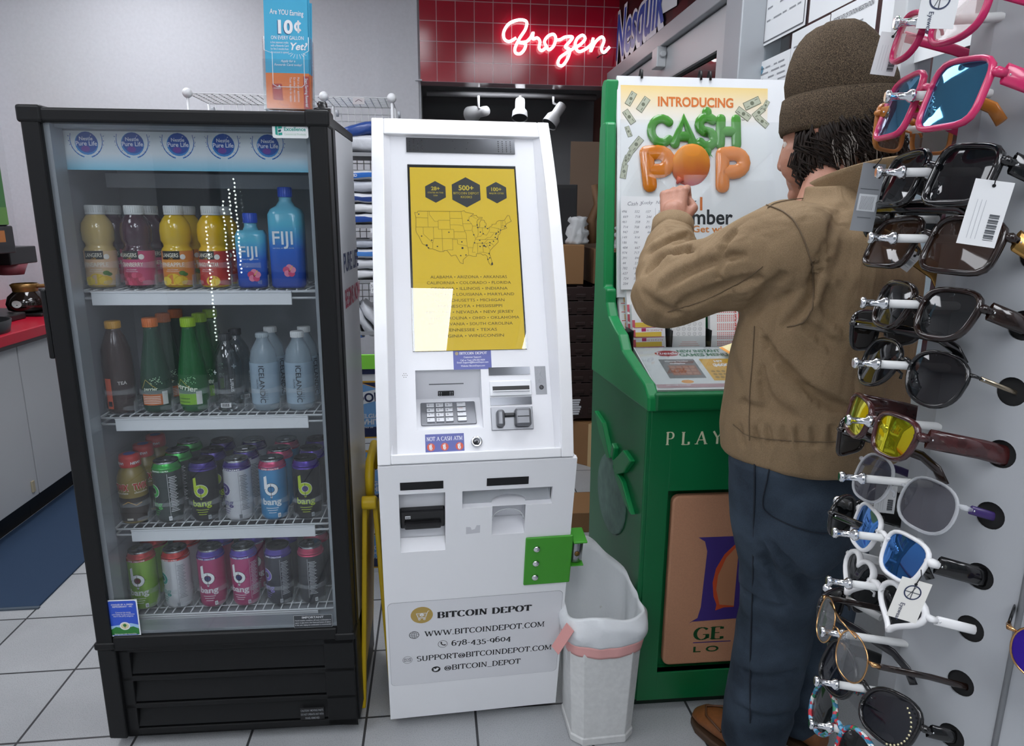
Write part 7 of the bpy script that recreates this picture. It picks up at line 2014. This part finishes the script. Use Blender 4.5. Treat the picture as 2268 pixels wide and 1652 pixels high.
def press(o, creases):
    me = o.data
    segs = []
    for pxs, dep, wid in creases:
        q = hug_ray(o, smooth(pxs, 5), 0)
        segs += [(q[i], q[i + 1], dep, wid, i / max(1, len(q) - 1)) for i in range(len(q) - 1)]
    best = {}
    nrm = [v.normal.copy() for v in me.vertices]
    from mathutils.kdtree import KDTree
    kd = KDTree(len(me.vertices))
    for v in me.vertices: kd.insert(v.co, v.index)
    kd.balance()
    for a_, b_, dep, wid, t in segs:
        ab = b_ - a_; l2 = max(ab.length_squared, 1e-9)
        end = math.sin(PI * min(1, max(0, .12 + t * .8)))
        side = Vector((0, 0, 1))
        for co_v, i, d in kd.find_range((a_ + b_) / 2, ab.length / 2 + wid * 3):
            tt = max(0, min(1, (co_v - a_).dot(ab) / l2)); p = a_ + ab * tt
            off = co_v - p; d = off.length
            sg_ = 1 if off.z > 0 else -1
            val = end * dep * (-math.exp(-(d / wid) ** 2) + .55 * math.exp(-((d - 1.6 * wid) / wid) ** 2) * (1.2 if sg_ > 0 else .6))
            k = (i, id(wid))
            o_ = best.get(i)
            if o_ is None or abs(val) > abs(o_): best[i] = val
    for i, val in best.items(): me.vertices[i].co += nrm[i] * val
    bm = bmesh.new(); bm.from_mesh(me)
    bmesh.ops.smooth_vert(bm, verts=bm.verts, factor=.5, use_axis_x=True, use_axis_y=True, use_axis_z=True)
    bm.to_mesh(me); bm.free(); me.update()
_n = [v.normal.copy() for v in jk.data.vertices]
for v, q in zip(jk.data.vertices, _n): v.co += q * (jf(v.co) * .5)
jk.data.update()
press(jk, CREASE)
# cuff, hem band, collar
cM, _l = along(WRI - HFW * .035, WRI + HFW * .012)
MB().lathe([(.040, 0), (.0455, .002), (.044, .04), (.0385, .042), (.036, .03)], 28, cM @ Matrix.Diagonal((1, 1.08, 1, 1)), caps=False).build('cuff', JK, jk)
HN = HEAD
def col(t, k):
    a_ = R(25 + 310 * t)
    c, s = math.cos(a_), math.sin(a_)
    bk_ = .5 - .5 * c
    z = 1.318 + .056 * k * (0.7 + .5 * bk_) + .022 * bk_
    r = .072 + .016 * k
    return body(-.005 + r * 1.02 * c - .012 * k, -.012 + r * s * .98, z) + Vector((.018, .012, 0))
m = MB().loft([[col(j_ / 40, k / 6) for j_ in range(41)] for k in range(7)], False, False, ring_closed=False)
co = m.build('collar', JK, jk); md = co.modifiers.new('t', 'SOLIDIFY'); md.thickness = .006; md.offset = 1
SEAM = mat('#6d5b45', .8)
stitch(jk, [(1690, 452), (1735, 470), (1765, 500), (1790, 560), (1803, 620), (1800, 680), (1775, 715), (1745, 725)], 'armhole_seam', SEAM, .0012)
stitch(jk, [(1672, 722), (1668, 790), (1662, 860), (1660, 930), (1660, 975)], 'side_seam', SEAM, .0009)
stitch(jk, [(1480, 690), (1560, 665), (1640, 625), (1690, 590)], 'sleeve_seam', SEAM, .0008)
stitch(jk, [(1625, 940), (1660, 965), (1740, 975), (1830, 978), (1920, 975)], 'hem_seam', SEAM, .0009)
stitch(jk, [(1700, 462), (1715, 452), (1745, 445), (1780, 440)], 'yoke_seam', SEAM, .0009)
press(j, [([(1700, 1190), (1760, 1260), (1800, 1300)], .010, .018), ([(1640, 1300), (1700, 1340), (1770, 1350)], .006, .018), ([(1690, 1180), (1720, 1290), (1770, 1370)], .008, .016), ([(1640, 1480), (1700, 1500), (1770, 1480)], .006, .016), ([(1630, 1560), (1700, 1590), (1775, 1570)], .006, .014)])
# ------------------------------------------------------------ sunglasses rack
TIPX, TIPY = .368, .72
PD = Vector((.968, -.25, 0)).normalized()       # from a peg's tip to the column
PL = .088
BASE = Vector((TIPX, TIPY, 0)) + PD * PL
PZ = [1.485, 1.418, 1.346, 1.281, 1.214, 1.149, 1.085, 1.019, .951, .890, .824, .757, .697]
SLOT = Vector((.484, .643, 0))
rk_ = thing('sunglasses_rack', 'tall grey sunglasses rack with a column of white pegs at the right edge', 'display rack', (.6, .70, 0))
RO = Vector((.6, .70, 0))
plan = [(.4490, .728), (.4520, .700), (.508, .6105), (.58, .545), (.68, .55), (.75, .63), (.75, .77), (.66, .86), (.53, .84)]
PG = mat('#a4a7aa', .35, bump=.05, bscale=40)
m = MB(); H0, H1 = .35, 1.72
rings = [[Vector((x, y, z)) - RO for x, y in plan] for z in (H0, H1)]
m.loft(rings, False, True, sm=False)
colm = m.build('tmp', [PG], None)
# slots cut through the facet beside the pegs
cut = MB()
ft = Vector((plan[2][0] - plan[1][0], plan[2][1] - plan[1][1], 0)).normalized(); fn = Vector((ft.y, -ft.x, 0))
if fn.x > 0: fn = -fn
SZ = [z - .012 for z in PZ]
for z in SZ:
    c = SLOT + Vector((0, 0, z)) - RO
    p = []
    p = [(.0135 * math.cos(R(15 * q)), .0145 * math.sin(R(15 * q))) for q in range(24)]
    cut.prism(p, -.03, .03, frame(c, ft, (0, 0, 1)))
co_ = cut.build('cutter', [BLACK], None)
# hollow shell: thin skin so the slots open into the dark inside
inn = MB(); cx_, cy_ = .6, .70
inn.loft([[Vector((cx_ + (x - cx_) * .985 - RO.x, cy_ + (y - cy_) * .985 - RO.y, z)) for x, y in plan] for z in (H0 + .01, H1 - .01)], False, True, sm=False)
ic_ = inn.build('inner', [BLACK], None)
for c in (ic_, co_):
    md = colm.modifiers.new('b', 'BOOLEAN'); md.operation = 'DIFFERENCE'; md.solver = 'EXACT'; md.object = c
bpy.context.view_layer.update()
col_o = baked(colm, 'column', [PG], rk_, False)
bpy.data.objects.remove(co_, do_unlink=True); bpy.data.objects.remove(ic_, do_unlink=True)
m = MB().box(-.20, .20, -.20, .20, 0, .02).cyl((0, 0, .02), (0, 0, H0), .03, n=20); m.build('rack_base', mat('#2a2b2d', .4), rk_, .004)
m = MB().loft([[Vector((cx_ + (x - cx_) * k - RO.x, cy_ + (y - cy_) * k - RO.y, z)) for x, y in plan] for z, k in ((H0 + .01, .975), (H1 - .01, .975))], False, False, sm=False)
m.build('column_lining', mat('#0c0c0d', .8), rk_)
m = MB().tube([Vector((plan[2][0], plan[2][1], z)) - RO for z in (H0, H1)], .003, 6); m.build('column_edge', mat('#77797c', .4), rk_)
PW = mat('#d6d7d6', .4)
def peg(z, base, d, L):
    b0 = base + Vector((0, 0, z)) - RO
    t0 = b0 - d * L
    p = MB().cyl(b0 + d * .004, t0 + d * .024, .0044, n=14).build('peg', PW, rk_)
    M_, _ = along(t0 + d * .026, t0)
    MB().lathe([(.0058, 0), (.0066, .002), (.0066, .005), (.0036, .008), (.0036, .0205), (.0062, .0225), (.0062, .0255), (.0045, .027)], 16, M_).build('peg_tip', CHROME, p)
for z in PZ: peg(z, BASE, PD, PL)
# far facet: pegs pointing away from the camera
FB = Vector((.475, .79, 0)); FD2 = Vector((.45, -.89, 0)).normalized()
FZ = [1.40, 1.30, 1.17, 1.04, .93, .80]
for z in FZ: peg(z, FB, FD2, .08)

# --- spectacles: lens outlines (half-width a, half-height b), unit centre 0
def outline(kind, n=36):
    out = []
    for q in range(n):
        t = 2 * PI * q / n; c, s = math.cos(t), math.sin(t)
        if kind == 'square': r = (abs(c) ** 4.5 + abs(s) ** 4.5) ** (-1 / 4.5); x, y = r * c, r * s * (1 - .05 * c)
        elif kind == 'wayfarer':
            r = (abs(c) ** 3.2 + abs(s) ** 3.2) ** (-1 / 3.2); x, y = r * c, r * s; x *= 1 + .12 * y; y += .08 * x
        elif kind == 'round': r = (abs(c) ** 2.3 + abs(s) ** 2.3) ** (-1 / 2.3); x, y = r * c, r * s
        elif kind == 'aviator': r = (abs(c) ** 2.4 + abs(s) ** 2.4) ** (-1 / 2.4); x, y = r * c, r * s; x *= 1 + .12 * y; y += -.12 * x * (y < 0)
        elif kind == 'cat': r = (abs(c) ** 2.6 + abs(s) ** 2.6) ** (-1 / 2.6); x, y = r * c, r * s; y += .22 * x * (y > 0) + .05 * x
        elif kind == 'hexa': r = (abs(c) ** 3 + abs(s) ** 2.2) ** (-1 / 2.6); x, y = r * c, r * s
        elif kind == 'heart':
            x = math.sin(t) ** 3; y = (13 * math.cos(t) - 5 * math.cos(2 * t) - 2 * math.cos(3 * t) - math.cos(4 * t)) / 15.5 + .14
        out.append((x, y))
    return out
def lens_mat(c, rough=.04, metal=.0, tint=.85): return mat(c, rough, metal, spec=.4, alpha=tint)
def glasses(label, z, kind, a, b, frame_m, lens_m, rim=.0022, temple=.0028, temple_m=None, yaw=-2, roll_=0, pitch=0, fo=.026, gap=.0185, tl=.125, th=2.0, base=None, drop=0.0, curl=True, pose=None, extra=None, splay=.0, bar=False):
    """local space: x to the wearer's left (towards the photographer), -y out of the front, z up"""
    if pose is None:
        c = BASE - PD * (PL - fo) + Vector((0, 0, z - .004 - drop))
        xe_ = gap / 2 + 2 * a + .005
        slot = SLOT + Vector((0, 0, z - .012))
        def axes(yw, pt):
            ex = Matrix.Rotation(R(yw), 3, 'Z') @ Vector((.035, -1, 0)).normalized()
            tm = Matrix.Rotation(R(pt), 3, ex) @ Vector((0, 0, 1)).cross(ex)
            return ex, tm
        best = None
        for yw in range(-30, 31):
            ex, tm = axes(yw, 0)
            hg = c + ex * xe_ + tm * .009
            d_ = slot - hg; d_.z = 0
            er = (d_.normalized() - tm).length
            if best is None or er < best[0]: best = (er, yw)
        yw = best[1]
        ex, tm = axes(yw, 0)
        hg = c + ex * xe_ + Vector((0, 0, b * .52)); d_ = slot - hg
        pt = math.degrees(math.atan2(d_.z, math.hypot(d_.x, d_.y)))
        ex, tm = axes(yw, max(-26, min(6, pt)) * (-1 if axes(yw, 5)[1].z < 0 else 1))
        M = frame(c, ex, tm)
    else: M = pose
    t = thing('sunglasses', label, 'sunglasses', M=M, group='sunglasses on the rack')
    cxl = gap / 2 + a
    ol = outline(kind)
    wrap = lambda x: .0028 * (x / .05) ** 2 * 1.6
    fr_ = MB()
    tops = []
    for s in (-1, 1):
        pts = [Vector((s * (cxl + a * x), wrap(cxl + a * x), b * y)) for x, y in ol]
        fr_.tube(pts, rim, 8, True, flat=(1.0, 1.35, (0, 1, 0)) if rim > .0014 else None)
    fr_.tube([Vector((-gap / 2 - rim, .0, b * .28)), Vector((0, -.001, b * .42)), Vector((gap / 2 + rim, .0, b * .28))], rim * 1.15, 8)
    if bar: fr_.tube([Vector((-cxl, .001, b * .9)), Vector((0, -.001, b * .85)), Vector((cxl, .001, b * .9))], rim, 8)
    for s in (-1, 1): fr_.tube([Vector((s * (gap / 2 + .001), .002, -b * .05)), Vector((s * (gap / 2 - .001), .009, -b * .15)), Vector((s * (gap / 2), .011, -b * .35))], .0015, 6)
    xe = cxl + a
    for s in (-1, 1): fr_.tube([Vector((s * (xe - .002), wrap(xe), b * .5)), Vector((s * (xe + .004), wrap(xe) + .002, b * .52)), Vector((s * (xe + .005), wrap(xe) + .009, b * .52))], [rim * 1.2, temple * 1.15, temple], 8)
    f = fr_.build('front_frame', frame_m, t)
    for s in (-1, 1):
        lm = MB(); vs = [(s * cxl, -.0022 + wrap(cxl), 0)]; fs = []
        N = len(ol)
        for kx in (.55, 1.0):
            for x, y in ol: vs.append((s * (cxl + a * x * kx), wrap(cxl + a * x * kx) - .0022 * (1 - kx * kx), b * y * kx))
        for q in range(N):
            q2 = (q + 1) % N
            fs.append((0, 1 + q, 1 + q2)); fs.append((1 + q, 1 + N + q, 1 + N + q2, 1 + q2))
        lm.add(vs, fs, None, 0, True)
        lm.build('lens', lens_m, t)
    for s in (-1, 1):
        x0 = s * (xe + .005); y0 = wrap(xe) + .008; z0 = b * .52
        pts = [Vector((x0, y0, z0)), Vector((x0 + s * splay * .5, y0 + tl * .45, z0 + .001)), Vector((x0 + s * splay, y0 + tl * .78, z0 - .001))]
        if curl: pts += [Vector((x0 + s * splay, y0 + tl * .92, z0 - .010)), Vector((x0 + s * splay, y0 + tl, z0 - .024))]
        tm = MB().tube(pts, [temple] * len(pts), 8, flat=(.62, th, (0, 0, 1)))
        te = tm.build('temple', temple_m or frame_m, t)
        if rim > .0016: MB().ball((x0 + s * temple * .5, y0 + .004, z0), .0012, None, 8).build('hinge_stud', CHROME, te)
    if extra: extra(t, cxl, a, b)
    return t
def tag_card(label, p, M3, w, h, col, style, string_to=None):
    c = thing('price_tag', label, 'tag', M=Matrix.Translation(p) @ M3, group='tags hanging from sunglasses')
    MB().box(-w / 2, w / 2, 0, .0006, -h, 0).build('card', mat(col, .5), c)
    a = Art(front(0, 0, 0)); k = mat('#55585c', .5)
    if style == 'bar':
        for j_ in range(16): a.rect(w * .12, -h * .9 + j_ * h * .026, w * .38, -h * .9 + j_ * h * .026 + .0004 + .0005 * (j_ % 3), k, 1)
        for j_ in range(3): a.rect(-w * .3 + j_ * w * .11, -h * .9, -w * .29 + j_ * w * .11, -h * .3, mat('#9fa2a6', .5), 1)
    elif style == 'logo':
        a.ring(0, -h * .3, w * .24, w * .285, mat('#26304f', .4), 1, 24).line([(-w * .26, -h * .3), (w * .26, -h * .3)], .0009, k, 1).line([(0, -h * .3 - w * .26), (0, -h * .3 + w * .26)], .0009, k, 1).line([(-w * .12, -h * .3 - w * .2), (w * .05, -h * .3 + w * .22)], .0007, k, 1)
        a.text('Eyewear', -w * .22, -h * .6, .0055, mat('#3a4258', .5), 1, 'LEFT', .01, rot=-90)
    else:
        a.rect(-w * .4, -h * .7, w * .4, -h * .45, mat('#c9cccf', .5), 1)
        for j_ in range(12): a.rect(-w * .3 + j_ * w * .05, -h * .68, -w * .285 + j_ * w * .05, -h * .48, k, 2)
        a.rect(-w * .4, -h * .38, w * .4, -h * .37, k, 1).rect(-w * .3, -h * .8, w * .3, -h * .79, k, 1)
    a.disc(0, -.004, .0015, INK, 1, 10)
    a.build('card_print', c)
    if string_to is not None:
        q = (Matrix.Translation(p) @ M3).inverted() @ Vector(string_to)
        MB().tube([Vector((0, -.0005, -.004)), q * .5 + Vector((.002, 0, .0)), q], .0005, 5).build('tag_string', mat('#17171a', .6), c)
    return c
PINK = mat('#c92d62', .25, coat=.3); BLKF = mat('#0d0d0e', .12, coat=.4); TORT = mat('#1d100b', .12, spread=.6, bscale=90, coat=.3); BRN = mat('#3d1a1a', .18, spread=.4, bscale=60, coat=.4)
GOLD = mat('#c79a6a', .2, 1.0); WHF = mat('#e6e6e6', .25); CLF = mat('#dfe2e6', .08, alpha=.36); GRNF = mat('#3fae2a', .25); GYL = lens_mat('#151718', .05, 0, .93)
KRED = mat('#b81f58', .25)
MIRB = mat('#4f8fb4', .04, .9); MIRY = mat('#c4bd22', .05, .85); MIRDB = mat('#3c6fae', .05, .85)
DKL = lens_mat('#0c0d10', .03, 0, .97); BRL = lens_mat('#2e1d12', .04, 0, .9); PALE = lens_mat('#c9a9a4', .05, 0, .45)
glasses('bright green sunglasses cut off by the top edge, topmost on the rack', 1.552, 'round', .027, .022, GRNF, PALE, .0026, drop=.004)
glasses('crimson sunglasses with pale lenses, second from the top of the rack', PZ[0], 'cat', .029, .023, KRED, PALE, .0028, fo=0.030)
glasses('pink square sunglasses with blue mirrored lenses', PZ[1], 'square', .031, .031, PINK, MIRB, .0029, .0042, yaw=4, th=2.2, fo=0.032)
glasses('glossy black square sunglasses with dark lenses, below the pink pair', PZ[2], 'square', .031, .028, BLKF, DKL, .0034, .0042, yaw=3, th=2.4, fo=0.046)
glasses('oversized tortoise square sunglasses with a broad gold temple', PZ[3], 'square', .033, .027, TORT, BRL, .003, .0042, mat('#b98f52', .22, .9), yaw=5, th=2.4, fo=0.050)
glasses('tortoise sunglasses with grey lenses, above the black oval pair', PZ[4], 'wayfarer', .029, .025, TORT, GYL, .003, .004, yaw=3, roll_=3, th=2.2, fo=0.052)
glasses('black oval sunglasses with thin gold temples', PZ[5], 'aviator', .031, .027, BLKF, DKL, .0022, .0016, mat('#8d8270', .2, .9), yaw=3, roll_=5, th=1.4, fo=0.048)
glasses('brown sunglasses with yellow mirrored lenses', PZ[6], 'wayfarer', .028, .022, BRN, MIRY, .0027, .0044, yaw=7, roll_=9, th=2.3, fo=0.026)
glasses('clear framed sunglasses with grey lenses and purple temples', PZ[7], 'hexa', .030, .027, CLF, lens_mat('#3d3d44', .04, 0, .85), .0018, .0026, mat('#35245c', .3), yaw=4, roll_=8, th=1.8, drop=.006, fo=0.058)
glasses('white fronted sunglasses with blue mirrored lenses and black temples', PZ[8], 'wayfarer', .027, .024, WHF, MIRDB, .0024, .0044, BLKF, yaw=8, roll_=9, th=2.3, fo=0.050)
glasses('white heart shaped sunglasses with black lenses', PZ[9], 'heart', .029, .026, WHF, DKL, .0033, .0034, yaw=4, roll_=12, th=1.6, drop=.002, fo=0.050)
glasses('thin gold wire sunglasses with grey lenses and tortoise temples', PZ[10], 'round', .027, .026, GOLD, lens_mat('#6a6c6e', .05, 0, .6), .0010, .0026, TORT, yaw=4, roll_=12, th=1.5, bar=True, fo=0.016)
def stones(t, cxl, a, b):
    m_ = MB()
    for q in range(14): m_.ball((cxl + a * 1.03 * math.cos(R(-60 + 9 * q)), .0, b * 1.0 * math.sin(R(-60 + 9 * q))), .0014, None, 6)
    m_.build('rhinestones', mat('#d9cfa8', .1, .8), t)
glasses('large black sunglasses trimmed with pale stones, second from the bottom', PZ[11], 'cat', .032, .028, BLKF, lens_mat('#10121a', .03, 0, .95), .0026, .004, yaw=5, roll_=12, th=2.0, extra=stones, fo=0.050)
def floral(nt, b, new, link):
    tc = new('ShaderNodeTexCoord'); vo = new('ShaderNodeTexVoronoi'); vo.inputs['Scale'].default_value = 230; link(tc.outputs['Object'], vo.inputs['Vector'])
    cr = new('ShaderNodeValToRGB'); cr.color_ramp.interpolation = 'CONSTANT'
    sp = new('ShaderNodeSeparateColor'); link(vo.outputs['Color'], sp.inputs[0]); link(sp.outputs[0], cr.inputs[0])
    for i_, (p_, h_) in enumerate(((0, '#2f6f8d'), (.28, '#b8303c'), (.5, '#d8dcd8'), (.62, '#2a7a58'), (.8, '#6aa3c4'))):
        e = cr.color_ramp.elements[i_] if i_ < 2 else cr.color_ramp.elements.new(p_)
        e.position = p_; e.color = lin(h_)
    link(cr.outputs[0], b.inputs['Base Color']); b.inputs['Roughness'].default_value = .25
glasses('flower patterned multicoloured sunglasses, bottom pair on the rack', PZ[12], 'round', .030, .028, node_mat('floral_print', floral), GYL, .0028, .0036, yaw=3, roll_=6, th=1.8, fo=0.030)
# pairs on the far facet, seen from behind
def fpose(z, yaw=0):
    ex = Vector((.89, .45, 0)).normalized(); ex = Matrix.Rotation(R(yaw), 3, 'Z') @ ex
    n_ = -FD2
    c = FB + n_ * .045 + Vector((0, 0, z))
    return frame(c, -ex, -n_)
for z, k_, a_, b_, fm, lm, lab in ((1.40, 'square', .029, .024, mat('#b5702c', .3), lens_mat('#5a3a1c', .05, 0, .8), 'amber sunglasses on the far side of the rack beside the collar'),
        (1.30, 'wayfarer', .029, .022, BLKF, DKL, 'black sunglasses on the far side, behind the tag at the shoulder'),
        (1.17, 'wayfarer', .029, .023, BLKF, DKL, 'black sunglasses on the far side below the tortoise pair'),
        (1.04, 'square', .029, .025, TORT, GYL, 'tortoise sunglasses on the far side behind the yellow mirrored pair'),
        (.93, 'round', .028, .026, BLKF, DKL, 'black round sunglasses on the far side behind the clear pair'),
        (.80, 'wayfarer', .028, .024, mat('#1a1a1e', .2), DKL, 'dark sunglasses on the far side behind the gold wire pair')):
    glasses(lab, z, k_, a_, b_, fm, lm, pose=fpose(z))
# tags
def face(dx, dy):
    y = Vector((dx, dy, 0)).normalized()        # card's outward side is -y
    return frame((0, 0, 0), Vector((0, 0, 1)).cross(-y) * -1 if False else y.cross(Vector((0, 0, 1))), y)
FC = face(.35, .94)
tag_card('white barcode tag hanging over the black square pair', at(2205, 400, .57), face(.25, .97) @ Matrix.Rotation(R(8), 4, 'Y'), .0285, .052, '#dfe0e0', 'bar', at(2200, 362, .56))
tag_card('grey tag hanging left of the black square pair, against the jacket', at(1938, 362, .77), face(.1, 1) @ Matrix.Rotation(R(5), 4, 'Y'), .024, .072, '#85888c', 'label', at(1955, 345, .76))
tag_card('pale barcode tag below the crimson pair, beside the knit cap', at(1980, 72, .78), face(.3, .95) @ Matrix.Rotation(R(9), 4, 'Y'), .024, .042, '#d3d5d6', 'bar', at(1995, 50, .77))
tag_card('white tag with a round crossed emblem on the heart shaped pair', at(2032, 1286, .585), face(.2, .98) @ Matrix.Rotation(R(12), 4, 'Y'), .027, .043, '#e3e1da', 'logo', at(2040, 1262, .58))
tag_card('white barcode tag tucked behind the clear framed pair', at(1965, 1075, .74), face(.3, .95), .022, .034, '#dcdddd', 'bar', at(1965, 1060, .73))
tag_card('small white tag swinging below the tortoise square pair', at(2032, 560, .76), face(.3, .95) @ Matrix.Rotation(R(35), 4, 'Y'), .012, .022, '#e6e6e6', 'plain', at(2040, 556, .75))
tag_card('white sticker tag on the green pair at the top', at(2088, -30, .66), face(.25, .97) @ Matrix.Rotation(R(4), 4, 'Y'), .03, .034, '#dadcdc', 'logo', at(2088, -60, .66))
# a purple pair on the near facet at the right edge
ex = Vector((.72, -.66, 0)).normalized()
glasses('gold framed purple sunglasses cut off by the right edge', 0, 'round', .028, .027, GOLD, mat('#3b1f9a', .05, .7), .0011, .0024, BLKF, pose=frame(at(2436, 1500, .53), Vector((.74, -.67, 0)), Vector((.67, .74, 0))), tl=.075, curl=False)
peg(at(2436, 1500, .53).z + .004, Vector((at(2436, 1500, .53).x, at(2436, 1500, .53).y, 0)) + Vector((.67, .74, 0)).normalized() * .062, Vector((.67, .74, 0)).normalized(), .085)
